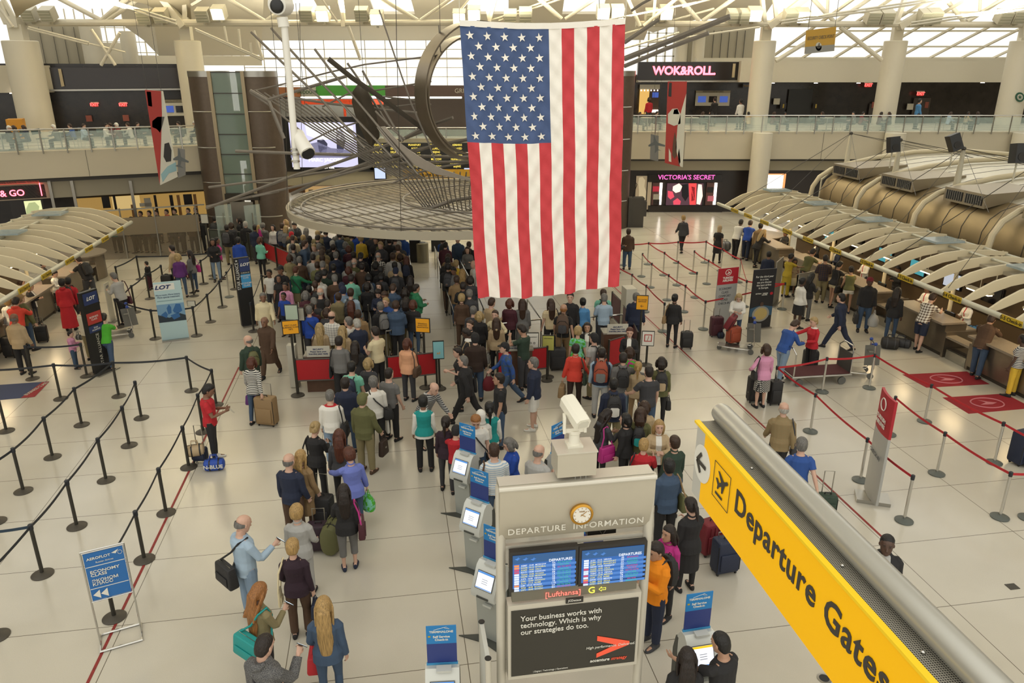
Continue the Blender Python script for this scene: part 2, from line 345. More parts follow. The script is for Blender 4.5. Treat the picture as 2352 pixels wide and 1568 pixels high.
def shoe_mesh(p, J, lod):
    mb = M()
    for i, s in (('L', -1), ('R', 1)):
        h, kk, an, ang = J['leg'+i]; a = max(0, -ang); fd = V((s*.12, cos(a*.4), -sin(a)*.7)).normalized(); up = V((0, 0, 1))
        def Q(f, z): return an+fd*f+V((0, 0, z))
        sx = fd.cross(up).normalized(); sy = sx.cross(fd)
        mb.loft([ell(Q(-.075, -.045), sx, sy, .022, .03, 10, 3), ell(Q(-.05, -.035), sx, sy, .038, .045, 10, 3), ell(Q(.0, -.035), sx, sy, .043, .047, 10, 3), ell(Q(.07, -.050), sx, sy, .048, .033, 10, 3), ell(Q(.14, -.058), sx, sy, .045, .024, 10, 3), ell(Q(.19, -.060), sx, sy, .022, .018, 10, 3)])
        mb.tube([an+fd*.02-V((0, 0, .05)), an+fd*.012, an+V((0, 0, .02))], [.05, .046, .042], 10); mb.ball(an+fd*.06-V((0, 0, .038)), (.045, .045, .034), 10, 6)
    return remesh(mb, {0: .008, 1: .012, 2: .018}[lod], 'shoes', 1)
CACHE = {}
def cached(key, fn):
    if key not in CACHE: CACHE[key] = fn()
    return CACHE[key]
POSES = {
 'stand': {'armL': (3, 8, 12, .1), 'armR': (5, 8, 15, .1), 'stance': .03},
 'stand2': {'armL': (8, 12, 35, .3), 'armR': (-4, 8, 10, .1), 'legR': (8, 14), 'legL': (-2, 0), 'hp': 8},
 'phone': {'armL': (18, 10, 85, .45), 'armR': (20, 10, 88, .45), 'hp': 25, 'stance': .02, 'curl': 45},
 'phoneR': {'armL': (2, 8, 12, .1), 'armR': (22, 10, 92, .35), 'hp': 22, 'stance': .03, 'curl': 45},
 'folded': {'armL': (22, 14, 95, .9), 'armR': (24, 14, 98, .9), 'stance': .02, 'hp': 3},
 'walk': {'armL': (22, 8, 20, .1), 'armR': (-18, 8, 14, .1), 'legL': (-18, 10), 'legR': (22, 6), 'lean': 3},
 'stride': {'armL': (-24, 8, 20, .1), 'armR': (26, 10, 25, .1), 'legL': (26, 5), 'legR': (-24, 14), 'lean': 4},
 'drag': {'armL': (6, 10, 30, .2), 'armR': (-28, 12, 8, .0), 'legL': (-8, 4), 'legR': (12, 6), 'lean': 3},
 'hips': {'armL': (-8, 38, 80, .8), 'armR': (5, 10, 20, .1), 'legR': (5, 8)},
 'lean': {'lean': 24, 'armL': (48, 14, 50, .5), 'armR': (50, 14, 52, .5), 'legL': (8, 6), 'legR': (-10, 0), 'hp': 10},
 'bend': {'lean': 48, 'armL': (62, 12, 25, .3), 'armR': (60, 12, 30, .3), 'legL': (6, 4), 'legR': (-2, 0), 'hp': 5},
 'reach': {'armL': (12, 10, 40, .3), 'armR': (62, 14, 25, .2), 'lean': 5, 'hp': 12},
 'back': {'armL': (-12, 10, 40, 1.2), 'armR': (10, 10, 60, .5), 'legL': (4, 8)},
 'carry': {'armL': (12, 14, 100, .4), 'armR': (14, 10, 80, .5), 'hp': 10},
 'sit': {'legL': (82, 84), 'legR': (80, 80), 'armL': (30, 10, 60, .4), 'armR': (32, 10, 58, .4), 'lean': 6, 'hp': 12},
}
CN = {}   # colour name -> linear rgb
for n_, h_ in dict(black='222122', charcoal='3b3b3e', grey='6d6c6a', lightgrey='a9a8a4', white='dcd9d0', cream='d8cba6', beige='b09a78', tan='8d7350', brown='4f3a2a', darkbrown='33241c',
    navy='20283e', blue='2b4f93', lightblue='9fb4c6', royal='2046a0', denim='3d5068', paledenim='7d92a8', teal='178a86', green='2c7a52', limegreen='4aa52c', olive='5f5f3a', khaki='857a58', darkgreen='2b3d30',
    red='b3202a', darkred='6d1a24', coral='d86f50', orange='e8890c', yellow='d8b53a', mustard='b0992c', pink='cf8fae', magenta='b02a7a', purple='5c2c6e', lilac='6b78c0', peach='d9a27c', rust='96432a', maroon='49202a', mint='79bfa6', skyblue='4f87b8', plum='2e1c28', orangered='cf4030').items(): CN[n_] = srgb(h_)
HN = dict(black='151210', dark='241811', brown='3f2817', auburn='5a2d1a', blonde='b59a68', fair='b8955c', grey='77746f', white='b9b5ab', ginger='a26c38')
def hmat(n):
    if 'hair_'+n in MATS: return MATS['hair_'+n]
    m = mat('hair_'+n, srgb(HN[n]), .5, bump=.6, bscale=90, var=.55, vscale=75); nn = m.node_tree; tc = next(q for q in nn.nodes if q.type == 'TEX_COORD'); mp = nn.nodes.new('ShaderNodeMapping'); mp.inputs['Scale'].default_value = (1, 1, .1); nn.links.new(tc.outputs['Object'], mp.inputs[0])
    for q in nn.nodes:
        if q.type == 'TEX_NOISE': nn.links.new(mp.outputs[0], q.inputs['Vector'])
    return m
def cmat(n, pat=None):
    if pat: return patmat(n, pat)
    return mat('cloth_'+n, CN[n], .85, bump=.35, bscale=16, var=.12, vscale=5)
def patmat(n, pat):
    key = 'cloth_%s_%s' % (n, pat)
    if key in MATS: return MATS[key]
    m = mat(key, CN[n], .85, bump=.3, bscale=16); nn = m.node_tree; b = nn.nodes['Principled BSDF']; L = nn.links
    tc = nn.nodes.new('ShaderNodeTexCoord'); s = nn.nodes.new('ShaderNodeSeparateXYZ'); L.new(tc.outputs['Object'], s.inputs[0])
    def math_(op, a, bb=None):
        x = nn.nodes.new('ShaderNodeMath'); x.operation = op
        if isinstance(a, (int, float)): x.inputs[0].default_value = a
        else: L.new(a, x.inputs[0])
        if bb is not None:
            if isinstance(bb, (int, float)): x.inputs[1].default_value = bb
            else: L.new(bb, x.inputs[1])
        return x.outputs[0]
    kind, other = pat.split(':'); base = (*CN[n], 1); oth = (*CN[other], 1)
    if kind == 'stripe': f = math_('GREATER_THAN', math_('SINE', math_('MULTIPLY', s.outputs['Z'], 150)), 0.0)
    elif kind == 'pin': f = math_('GREATER_THAN', math_('SINE', math_('MULTIPLY', s.outputs['X'], 200)), .6)
    elif kind == 'check':
        a = math_('GREATER_THAN', math_('SINE', math_('MULTIPLY', s.outputs['Z'], 90)), .1); c = math_('GREATER_THAN', math_('SINE', math_('MULTIPLY', s.outputs['X'], 90)), .1)
        f = math_('MULTIPLY', math_('ADD', a, c), .5)
    elif kind == 'dots':
        a = math_('SINE', math_('MULTIPLY', s.outputs['Z'], 125)); c = math_('SINE', math_('MULTIPLY', math_('ADD', s.outputs['X'], s.outputs['Y']), 125)); f = math_('GREATER_THAN', math_('MULTIPLY', a, c), .3)
    elif kind == 'collar': f = math_('GREATER_THAN', s.outputs['Z'], 1.44)
    elif kind == 'mel':
        nz = nn.nodes.new('ShaderNodeTexNoise'); nz.inputs['Scale'].default_value = 160; L.new(tc.outputs['Object'], nz.inputs['Vector']); f = math_('GREATER_THAN', nz.outputs[0], .5)
    elif kind == 'mix':
        nz = nn.nodes.new('ShaderNodeTexNoise'); nz.inputs['Scale'].default_value = 14; L.new(tc.outputs['Object'], nz.inputs['Vector']); f = math_('GREATER_THAN', nz.outputs[0], .52)
    elif kind == 'front':     # shirt showing down the open front
        f = math_('MULTIPLY', math_('GREATER_THAN', s.outputs['Y'], .06), math_('LESS_THAN', math_('ABSOLUTE', s.outputs['X']), .02 if other == 'red' else .055))
    elif kind == 'yoke': f = math_('GREATER_THAN', s.outputs['Z'], 1.22)
    mx = nn.nodes.new('ShaderNodeMixRGB'); mx.inputs[1].default_value = base; mx.inputs[2].default_value = oth
    L.new(f, mx.inputs[0]); L.new(mx.outputs[0], b.inputs['Base Color']); return m
WD = 1.07
def person(head_px, h, face, top, bottom, hair, label, skin='l', build='m', pose='stand', lod=1, shoes='black', group=None, z=0.0, lenh=.3, extra=None, loc=None, pd=None, cat='person', outer=None):
    """head_px: pixel of the crown; h: height in metres; face: heading in degrees, 0 walks away from the camera, 90 to the left"""
    p = dict(POSES[pose]);
    if pd: p.update(pd)
    pk = pose if not pd else pose+str(sorted(pd.items()))
    sc = h/1.75
    J = cached(('J', pk, build), lambda: pose_joints(p, build))
    zmin = min(J['legL'][2].z, J['legR'][2].z) - .075
    hc, Rm = head_frame(p, J); crown = hc + Rm @ V((0, 0, .118))
    rz = R(face); ch = Matrix.Rotation(rz, 3, 'Z') @ (V((crown.x*WD, crown.y*WD, crown.z))*sc)
    if loc is None:
        q = G(head_px[0], head_px[1], z + (crown.z-zmin)*sc); loc = V((q.x-ch.x, q.y-ch.y, z))
    else: loc = V(loc)
    base = V((loc.x, loc.y, loc.z - zmin*sc))
    root = thing('person', label, cat, (0, 0, 0), 0, group)
    def add(name, me, m, parent=root, **k):
        o = bpy.data.objects.new(name, me); COL.objects.link(o); o.parent = parent
        if not me.materials: me.materials.append(None)
        o.material_slots[0].link = 'OBJECT'; o.material_slots[0].material = m
        return o
    bm_ = cached(('B', pk, build, lod), lambda: body_mesh(p, build, lod)[0])
    body = add('body', bm_, mat('skin_'+skin, SKIN[skin], .5, bump=.15, bscale=40))
    if hair:
        hk, hcol = hair; m = hmat(hcol) if hk not in ('cap', 'scarf') else cmat(hcol)
        add('hair' if hk not in ('cap', 'scarf') else ('cap' if hk == 'cap' else 'headscarf'), cached(('H', hk, pk, build, lod, lenh), lambda: hair_mesh(hk, p, J, lod, lenh)), m)
    tk, tcn = top[0], top[1]; tp = top[2] if len(top) > 2 else None
    nm = {'tee': 't_shirt', 'shirt': 'shirt', 'jacket': 'jacket', 'coat': 'coat', 'vest': 'waistcoat', 'hoodie': 'hooded_top', 'dress': 'dress', 'suit': 'suit_jacket'}
    add(nm[tk], cached(('T', tk, pk, build, lod), lambda: top_mesh(tk, p, J, build, lod)), cmat(tcn, tp))
    if outer: add(nm[outer[0]], cached(('T', outer[0], pk, 'h' if build == 'm' else build, lod), lambda: top_mesh(outer[0], p, J, 'h' if build == 'm' else build, lod)), cmat(*outer[1:]))
    bk, bc = bottom[0], bottom[1]; bp_ = bottom[2] if len(bottom) > 2 else None
    bn = {'skirt': 'skirt', 'mini': 'skirt', 'longskirt': 'skirt', 'shorts': 'shorts', 'hotpants': 'shorts'}.get(bk, 'trousers')
    add(bn, cached(('P', bk, pk, build, lod), lambda: bottom_mesh(bk, p, J, build, lod)), cmat(bc, bp_))
    if shoes: add('shoes', cached(('S', pk, build, lod), lambda: shoe_mesh(p, J, lod)), cmat(shoes))
    if lod < 2 and abs(((face-180+180) % 360)-180) < 110:      # eyes and mouth where the face can be seen
        def eyes():
            e = M()
            for s in (-1, 1): e.ball(hc+Rm @ V((s*.031, .0895, .012)), (.013, .006, .006), 8, 5)
            return e.mesh('eyes')
        def brow():
            e = M()
            for s in (-1, 1): e.tube([hc+Rm @ V((s*.016, .096, .034)), hc+Rm @ V((s*.034, .093, .038)), hc+Rm @ V((s*.050, .080, .032))], .004, 5)
            return e.mesh('eyebrows')
        def lips():
            e = M(); e.ball(hc+Rm @ V((0, .0975, -.070)), (.022, .005, .0065), 8, 5); return e.mesh('lips')
        add('eyes', cached(('E', pk, build), eyes), mat('eye', (.03, .02, .015), .2)); add('eyebrows', cached(('EB', pk, build), brow), hmat('dark'))
        add('lips', cached(('LP', pk, build), lips), mat('lip_'+skin, tuple(a*b for a, b in zip(SKIN[skin], (.85, .5, .5))), .4))
    root.location = base; root.rotation_euler = (0, 0, rz); root.scale = (sc*WD, sc*WD, sc)
    info = {'J': J, 'root': root, 'rz': rz, 'sc': sc, 'base': base, 'crown': crown, 'pose': p}
    def W(q): q = V(q); return base + Matrix.Rotation(rz, 3, 'Z') @ (V((q.x*WD, q.y*WD, q.z))*sc)
    info['W'] = W; info['hand'] = {i: W(J['arm'+i][2] + J['arm'+i][4]*.10) for i in 'LR'}; info['shoulder'] = {i: W(J['arm'+i][0]) for i in 'LR'}
    info['fwd'] = Matrix.Rotation(rz, 3, 'Z') @ V((0, 1, 0)); info['right'] = Matrix.Rotation(rz, 3, 'Z') @ V((1, 0, 0)); info['ground'] = V((loc.x, loc.y, z))
    return info
# ---------------------------------------------------------------- the building
ORD = ['first', 'second', 'third', 'fourth', 'fifth', 'sixth', 'seventh', 'eighth', 'ninth', 'tenth', 'eleventh', 'twelfth', 'thirteenth', 'fourteenth', 'fifteenth', 'sixteenth', 'seventeenth', 'eighteenth', 'nineteenth', 'twentieth']
ORD += ['twenty-'+o for o in ORD[:9]] + ['thirtieth'] + ['thirty-'+o for o in ORD[:9]] + ['fortieth'] + ['forty-'+o for o in ORD[:9]] + ['fiftieth']
WHITE = mat('white_paint', srgb('cfc8b4'), .5); CREAM = mat('cream_panel', srgb('c2b9a2'), .55, var=.05, vscale=.6); DARKW = mat('dark_granite', srgb('2e2824'), .25, var=.5, vscale=1.5)
STEEL = mat('brushed_steel', srgb('a7a49c'), .3, .9); CHROME = mat('chrome', srgb('c9c8c4'), .18, 1); BLACK = mat('black_plastic', srgb('1b1b1b'), .45); DGREY = mat('dark_grey_metal', srgb('4a4742'), .45, .4)
BRONZE = mat('bronze_cladding', srgb('675a4e'), .42, .5, var=.12, vscale=8); RODM = mat('weathered_rod_steel', srgb('8b847a'), .5, .35, var=.15, vscale=4)
GLASS = mat('green_glass', (.75, .9, .82), .05, 0, alpha=.22); CEIL = mat('ceiling_white', srgb('ebe4d2'), .7); LAMP = emis('lamp_glow', (1, .95, .8), 9)
def floor_mat():
    m = mat('terrazzo', srgb('c3baa6'), .2); n = m.node_tree; L = n.links; b = n.nodes['Principled BSDF']
    b.inputs['Specular IOR Level'].default_value = .45
    tc = n.nodes.new('ShaderNodeTexCoord'); mp = n.nodes.new('ShaderNodeMapping'); mp.inputs['Rotation'].default_value = (0, 0, -GA); L.new(tc.outputs['Object'], mp.inputs[0])
    s = n.nodes.new('ShaderNodeSeparateXYZ'); L.new(mp.outputs[0], s.inputs[0])
    def MM(op, a, v=None, v2=None):
        x = n.nodes.new('ShaderNodeMath'); x.operation = op
        for i, q in enumerate((a, v, v2)):
            if q is None: continue
            if isinstance(q, (int, float)): x.inputs[i].default_value = q
            else: L.new(q, x.inputs[i])
        return x.outputs[0]
    def line(c, off, sp, w):
        return MM('LESS_THAN', MM('ABSOLUTE', MM('SUBTRACT', MM('FRACT', MM('ADD', MM('DIVIDE', MM('SUBTRACT', c, off), sp), .5)), .5)), w/sp)
    g = MM('MAXIMUM', line(s.outputs['X'], .765, 2.6, .006), line(s.outputs['Y'], 8.62, 1.67, .006))
    nz = n.nodes.new('ShaderNodeTexNoise'); nz.inputs['Scale'].default_value = 170; nz.inputs['Detail'].default_value = 2; L.new(mp.outputs[0], nz.inputs['Vector'])
    n2 = n.nodes.new('ShaderNodeTexNoise'); n2.inputs['Scale'].default_value = .5; n2.inputs['Detail'].default_value = 3; L.new(mp.outputs[0], n2.inputs['Vector'])
    r = n.nodes.new('ShaderNodeValToRGB'); r.color_ramp.elements[0].position = .3; r.color_ramp.elements[0].color = (*srgb('b7b0a1'), 1); r.color_ramp.elements[1].position = .6; r.color_ramp.elements[1].color = (*srgb('c5c0b2'), 1)
    L.new(nz.outputs[0], r.inputs[0]); r2 = n.nodes.new('ShaderNodeValToRGB'); r2.color_ramp.elements[0].position = .35; r2.color_ramp.elements[0].color = (.9, .89, .87, 1); r2.color_ramp.elements[1].position = .65
    L.new(n2.outputs[0], r2.inputs[0]); mx = n.nodes.new('ShaderNodeMixRGB'); mx.blend_type = 'MULTIPLY'; mx.inputs[0].default_value = 1; L.new(r.outputs[0], mx.inputs[1]); L.new(r2.outputs[0], mx.inputs[2])
    m2 = n.nodes.new('ShaderNodeMixRGB'); L.new(g, m2.inputs[0]); L.new(mx.outputs[0], m2.inputs[1]); m2.inputs[2].default_value = (*srgb('5f584a'), 1); L.new(m2.outputs[0], b.inputs['Base Color'])
    return m
struct(M().box((0, 28, -.1), (110, 64, .2)).build('floor', floor_mat()))
# red tape lines stuck to the floor
tape = mat('red_tape', srgb('8e2420'), .6, var=.35, vscale=12)
def tapeline(u, v0, v1, label):
    mb = M(); mb.box((0, 0, 0), (.045, v1-v0, .004)); mb.v = [UV(u+p.x, (v0+v1)/2+p.y, .003+p.z) for p in mb.v]
    tag(mb.build('floor_tape', tape), label, 'tape')
tapeline(-4.55, 8.8, 21.2, 'worn red tape line on the floor beside the dark queue posts at left'); tapeline(8.64, 10.5, 31, 'worn dark red tape line on the floor running past the pink-topped woman')
# vertical wall frames: left and right balconies and the centre
class Fr:
    def __init__(s, A, B):
        s.o = V((A[0], A[1], 0)); s.e = (V((B[0], B[1], 0))-s.o).normalized(); s.n = V((s.e.y, -s.e.x, 0))
    def P(s, a, d, z): return s.o + s.e*a - s.n*d + V((0, 0, z))       # d metres behind the front line
    def px(s, x, y, d=0):
        r = ray(x, y); o = s.o - s.n*d - V((0, 0, CAMH)); t = o.dot(s.n)/r.dot(s.n); p = r*t
        return ((p+V((0, 0, CAMH))-s.o).dot(s.e), p.z+CAMH)
    def box(s, mb, a0, a1, d0, d1, z0, z1):
        vs = [s.P(a, d, z) for z in (z0, z1) for a, d in ((a0, d0), (a1, d0), (a1, d1), (a0, d1))]
        return mb.add(vs, [(3, 2, 1, 0), (4, 5, 6, 7), (0, 1, 5, 4), (1, 2, 6, 5), (2, 3, 7, 6), (3, 0, 4, 7)])
    def rect(s, mb, d, x0, y0, x1, y1, t=.05):                        # a board whose front face shows at these pixels
        a0, z1 = s.px(x0, y0, d); a1, _ = s.px(x1, y0, d); _, z0 = s.px((x0+x1)/2, y1, d); _, z1 = s.px((x0+x1)/2, y0, d)
        return s.box(mb, a0, a1, d, d+t, z0, z1)
    def txt(s, st, size, x, y, d, m, parent=None, **k):
        a, z = s.px(x, y, d); return text(st, size, s.P(a, d-.02, z), s.e, (0, 0, 1), m, parent, **k)
FL = Fr((-21.9, 33.3), (-14.6, 36.5)); FR = Fr((5, 44.63), (20, 44.63)); FC = Fr((-16, 50), (10, 50))
LA = (-9, 8.0); RA = (1.2, 34)
def wallpart(fr, name, m, *a, **k): 
    mb = M(); fr.box(mb, *a); return struct(mb.build(name, m))
RZ = 5.65; DK = 4.72
for fr, (a0, a1), side, zb in ((FL, LA, 'left', 3.55), (FR, RA, 'right', 3.2)):
    wallpart(fr, 'wall_'+side+'_balcony_front', CREAM, a0, a1, .12, .5, zb, DK)
    wallpart(fr, 'floor_'+side+'_balcony', CREAM, a0, a1, .5, 12, DK-.4, DK-.02)
    wallpart(fr, 'wall_'+side+'_upper_back', DARKW, a0, a1, 8, 8.3, DK, 8.4 if side == 'left' else 7.8)
    wallpart(fr, 'wall_'+side+'_ground', mat('dark_shopfront', srgb('2a2320'), .3), a0-4, a1, 4.5 if side == 'left' else .9, 4.7 if side == 'left' else 1.1, 0, DK-.4)
    # seams of the fascia
    mb = M()
    for a in range(int(a0), int(a1), 4): fr.box(mb, a, a+.015, .11, .12, zb, DK)
    struct(mb.build('trim_'+side+'_fascia', DGREY))
wallpart(FR, 'trim_right_bulkhead', mat('grey_bulkhead', srgb('9d957f'), .6), RA[0], RA[1], .6, .9, 2.5, 3.35)
wallpart(FL, 'trim_left_bulkhead', mat('grey_bulkhead', srgb('9d957f'), .6), -4.2, LA[1], 1.0, 1.3, 2.55, 3.6)
mb = M(); FR.box(mb, RA[0], RA[1], .55, .62, 3.05, 3.2); struct(mb.build('trim_right_slot', DGREY))
mb = M(); FL.box(mb, -4, LA[1], .9, 1.0, 3.3, 3.45); struct(mb.build('trim_left_slot', DGREY))
# upper fascia bands
mb = M(); FL.rect(mb, 7.4, -60, 150, 112, 213, .4); struct(mb.build('wall_left_fascia', CREAM))
mb = M(); FL.rect(mb, 7.4, 113, 155, 430, 203, .4); struct(mb.build('wall_left_dark_band', mat('dark_sign_band', srgb('2b2523'), .2)))
tr = M(); FL.rect(tr, 7.3, 113, 204, 430, 208, .4); struct(tr.build('trim_left_soffit', STEEL))
for x0, x1 in ((1703, 1732), (1778, 2032), (2076, 2332)):
    mb = M(); FR.rect(mb, 5.5, x0, 140, x1, 189, .5); struct(mb.build('wall_right_fascia', WHITE))
mb = M(); FR.rect(mb, 6.5, 1600, 133, 2400, 142, .5); struct(mb.build('trim_right_sill', WHITE))
mb = M(); FR.rect(mb, 6.8, 1465, 143, 2400, 189, .2); struct(mb.build('wall_right_lintel', CREAM))
# far centre wall: ground shops, mezzanine, food band
def cb(name, m, *r, fr=FC, d=0, t=.3):
    mb = M(); fr.rect(mb, d, *r, t); return struct(mb.build(name, m))
cb('wall_centre_fascia', mat('grey_bulkhead', srgb('9d957f'), .6), 560, 388, 1430, 426, d=-1.5)
cb('wall_centre_ground', mat('shop_glow_wall', srgb('6b4a2c'), .6), 560, 426, 1430, 520, d=3)
cb('wall_centre_mezzanine', mat('grey_bulkhead', srgb('9d957f'), .6), 815, 318, 1430, 345, d=-.6)
cb('wall_centre_upper_back', mat('food_court_wall', srgb('4b4038'), .6), 560, 222, 1430, 330, d=5)
cb('wall_centre_panel', mat('grey_panel', srgb('8d8c86'), .5), 630, 228, 850, 292, d=1)
cb('trim_centre_lightband', emis('white_strip', (1, .97, .88), 3.0), 690, 221, 1060, 226, d=.4)
# big window wall at the back with its thin glazing bars, sky behind
zt = FC.px(1000, 92, 2)[1]; zb = FC.px(1000, 197, 2)[1]
mb = M(); a0, a1 = FC.px(560, 150, 2)[0], FC.px(1430, 150, 2)[0]; k = 0
a = a0
while a < a1: FC.box(mb, a, a+.04, 2, 2.08, zb, zt); a += 1.32
for z in [zb+i*(zt-zb)/5 for i in range(6)]: FC.box(mb, a0, a1, 2, 2.08, z-.02, z+.02)
FC.box(mb, a0, a1, 1.9, 2.1, zb+(zt-zb)*.58, zb+(zt-zb)*.62)
struct(mb.build('window_1', WHITE))
# ceilings: a vault rising over the hall, skylight slots left open to the sky
def slab(name, m, q, t=.15):
    mb = M(); up = V((0, 0, t)); mb.add([V(p) for p in q]+[V(p)+up for p in q], [(3, 2, 1, 0), (4, 5, 6, 7), (0, 1, 5, 4), (1, 2, 6, 5), (2, 3, 7, 6), (3, 0, 4, 7)]); return struct(mb.build(name, m))
ztop = zt
def vault(x0, x1, mcol, n=7, name='ceiling_centre', y0=52.0, z0=None, y1=30, rise=6.0, holes=()):
    z0 = z0 or ztop
    for i in range(n):
        f0, f1 = i/n, (i+1)/n
        ya, yb = y0+(y1-y0)*f0, y0+(y1-y0)*f1; za, zb_ = z0+rise*sin(f0*pi/2), z0+rise*sin(f1*pi/2)
        segs = [(x0, x1)] if i not in holes else []
        if i in holes:
            xs = x0
            while xs < x1: segs.append((xs, min(xs+3.2, x1))); xs += 5.6
        for xa, xb in segs: slab(name, mcol, [(xa, ya, za), (xb, ya, za), (xb, yb, zb_), (xa, yb, zb_)])
vault(-17, 8.5, CEIL, name='ceiling_centre', holes=(1, 2, 4))
# unseen hall roof further forward, added to darken the middle floor, slots left open
for y0_, y1_ in ((29.9, 23.9), (23.3, 17.6), (17.0, 12.5)): slab('ceiling_hall_unseen', CEIL, [(-34, y0_, 16.6), (36, y0_, 16.6), (36, y1_, 16.8), (-34, y1_, 16.8)])
for x_, n_ in ((-37, 'wall_left_side_unseen'), (39, 'wall_right_side_unseen')): struct(M().box((x_, 26, 8.4), (.4, 52, 16.8)).build(n_, mat('side_wall', srgb('8f8672'), .8)))  # unseen side walls, added to cut the light coming in sideways
# left wing: panel wall, shell vault
cb('wall_left_panels', mat('grey_wall_panel', srgb('a49c86'), .6), 55, 58, 215, 158, fr=FL, d=11)
mb = M()
for x in (88, 118, 143, 168, 192): FL.rect(mb, 10.9, x, 62, x+1, 156, .05)
struct(mb.build('trim_left_seams', DGREY))
cb('wall_left_clerestory', WHITE, 215, 98, 300, 160, fr=FL, d=12)
cb('trim_left_sill', WHITE, 300, 128, 600, 150, fr=FL, d=12)
mb = M()
for x in range(100, 600, 22): FL.rect(mb, 13, x, 20, x+3, 150, .05)
for y in (64, 96, 120): FL.rect(mb, 13, 100, y, 600, y+2, .05)
struct(mb.build('window_2', WHITE))
def shell(name, m, pts_lo, pts_hi):      # a curved ceiling surface between two edges
    mb = M(); n = len(pts_lo); up = V((0, 0, .15)); A = [V(p) for p in pts_lo]; B = [V(p) for p in pts_hi]
    mb.add(A+B+[p+up for p in A]+[p+up for p in B], [(i, i+1, n+i+1, n+i) for i in range(n-1)]+[(2*n+i, 3*n+i, 3*n+i+1, 2*n+i+1) for i in range(n-1)]); return struct(mb.build(name, m))
def arc(fr, d, pts): return [fr.P(fr.px(x, y, d)[0], d, fr.px(x, y, d)[1]) for x, y in pts]
def lift(ps, dz, toward): return [p+toward+V((0, 0, dz)) for p in ps]
e1 = arc(FL, 9, [(285, 60), (330, 92), (365, 128), (420, 128), (500, 128), (560, 128), (600, 126)]); shell('ceiling_left_vault', CEIL, e1, [p+FL.n*6+V((0, 0, 4.2)) for p in e1])
e2 = arc(FL, 4, [(38, 42), (60, 22), (95, 6), (140, -8), (250, -8), (330, 8), (390, 38), (440, 48)]); shell('ceiling_left_canopy', mat('ceiling_brownish', srgb('a39982'), .8), e2, [p+FL.n*4+V((0, 0, 3)) for p in e2])  # canopy underside in a brownish tone
# right wing: wall panels and inclined skylight
cb('wall_right_panels', mat('grey_wall_panel', srgb('a49c86'), .6), 1570, 62, 1735, 142, fr=FR, d=9)
mb = M()
for x in (1640, 1658, 1676, 1694, 1712): FR.rect(mb, 8.9, x, 70, x+1, 141, .05)
struct(mb.build('trim_right_seams', DGREY))
mb = M()
for x in range(1470, 1770, 20): FR.rect(mb, 12, x, 55, x+4, 145, .05)
for y in (75, 105, 128): FR.rect(mb, 12, 1465, y, 1600, y+2, .05)
struct(mb.build('window_3', WHITE))
mb = M(); zk = FR.px(2000, 133, 7)[1]; a0, a1 = FR.px(1770, 133, 7)[0], FR.px(2500, 133, 7)[0]; a = a0
while a < a1+6:
    p, q = FR.P(a, 7, zk), FR.P(a+1.9, 0, zk+2.9); mb.bar(p, q, .14, .12); a += 2.05
for f in (0, .22, .5, .8, 1.0): p0 = V(FR.P(a0+1.9*f, 7-7*f, zk+2.9*f)); mb.bar(p0, p0+FR.e*(a1-a0+6), .10, .10)
struct(mb.build('window_4', WHITE))
e3 = arc(FR, 8, [(1460, 60), (1500, 75), (1545, 60), (1600, 45), (1700, 40), (1760, 30)]); shell('ceiling_right_shell', CEIL, e3, [p+FR.n*9+V((0, 0, 4)) for p in e3])
# ---------------------------------------------------------------- columns
for i, (x, wpx, Y, fr) in enumerate(((46, 62, 39.0, FL), (430, 52, 40.0, FL), (1757, 46, 46.6, FR), (2058, 44, 46.6, FR), (2352, 46, 46.6, FR))):
    t = D(x, 95, Y); r = wpx*.5*(t-V((0, 0, CAMH))).length/FPX*.97
    mb = M(); mb.lathe([(r, DK-.1), (r, t.z), (r*.93, t.z+.03)], (t.x, t.y, 0), 28); struct(mb.build('wall_column', WHITE))
    mb = M(); mb.box((t.x, t.y, t.z+.35), (r*.85, r*.6, .8)); mb.box((t.x, t.y, t.z+.85), (r*.6, r*.9, .5)); struct(mb.build('trim_column_head', WHITE))
    if fr is FR:
        mb = M(); mb.lathe([(r*.86, 0), (r*.86, DK)], (t.x-.3, 44.2, 0), 24); struct(mb.build('wall_column', WHITE))
for i, (x, w_, y0, y1) in enumerate(((205, 38, 60, 158), (290, 28, 72, 158))):
    a, z1 = FL.px(x, y0, 10); _, z0 = FL.px(x, y1, 10); p = FL.P(a, 10, 0); struct(M().lathe([(w_*.5*48/FPX, z0), (w_*.5*48/FPX, z1)], p, 20).build('wall_column', WHITE))
for x in (1568, 1608):
    a, z1 = FR.px(x, 62, 8); _, z0 = FR.px(x, 145, 8); struct(M().lathe([(.4, z0), (.4, z1)], FR.P(a, 8, 0), 20).build('wall_column', WHITE))
# ---------------------------------------------------------------- roof trusses: pipes, diagonals, tie rods (pixel ends on the truss planes)
def pipes(name, Y, segs, m=WHITE, flat=()):
    mb = M()
    for x0, y0, x1, y1, r in segs: mb.tube([D(x0, y0, Y), D(x1, y1, Y)], r, 10)
    for x0, y0, x1, y1, w_, h_ in flat: mb.bar(D(x0, y0, Y), D(x1, y1, Y), w_, h_)
    return struct(mb.build(name, m))
pipes('trim_truss_left', 39.5, [(35, 52, 640, 53, .17), (640, 53, 1062, 52, .15), (120, -12, 233, 47, .11), (233, 47, 300, -10, .11), (246, 47, 330, -10, .10), (518, -6, 608, 48, .10), (612, 48, 690, -8, .10), (868, -8, 960, 47, .10), (966, 47, 1045, -8, .10), (1052, 30, 1085, -10, .05)],
      flat=[(372, -8, 424, 62, .55, .3), (0, 5, 22, 55, .5, .3), (5, -5, 40, 55, .12, .2), (424, 62, 424, -8, .10, .2), (782, -8, 790, 62, .35, .2), (440, 12, 465, -3, .12, .12)])
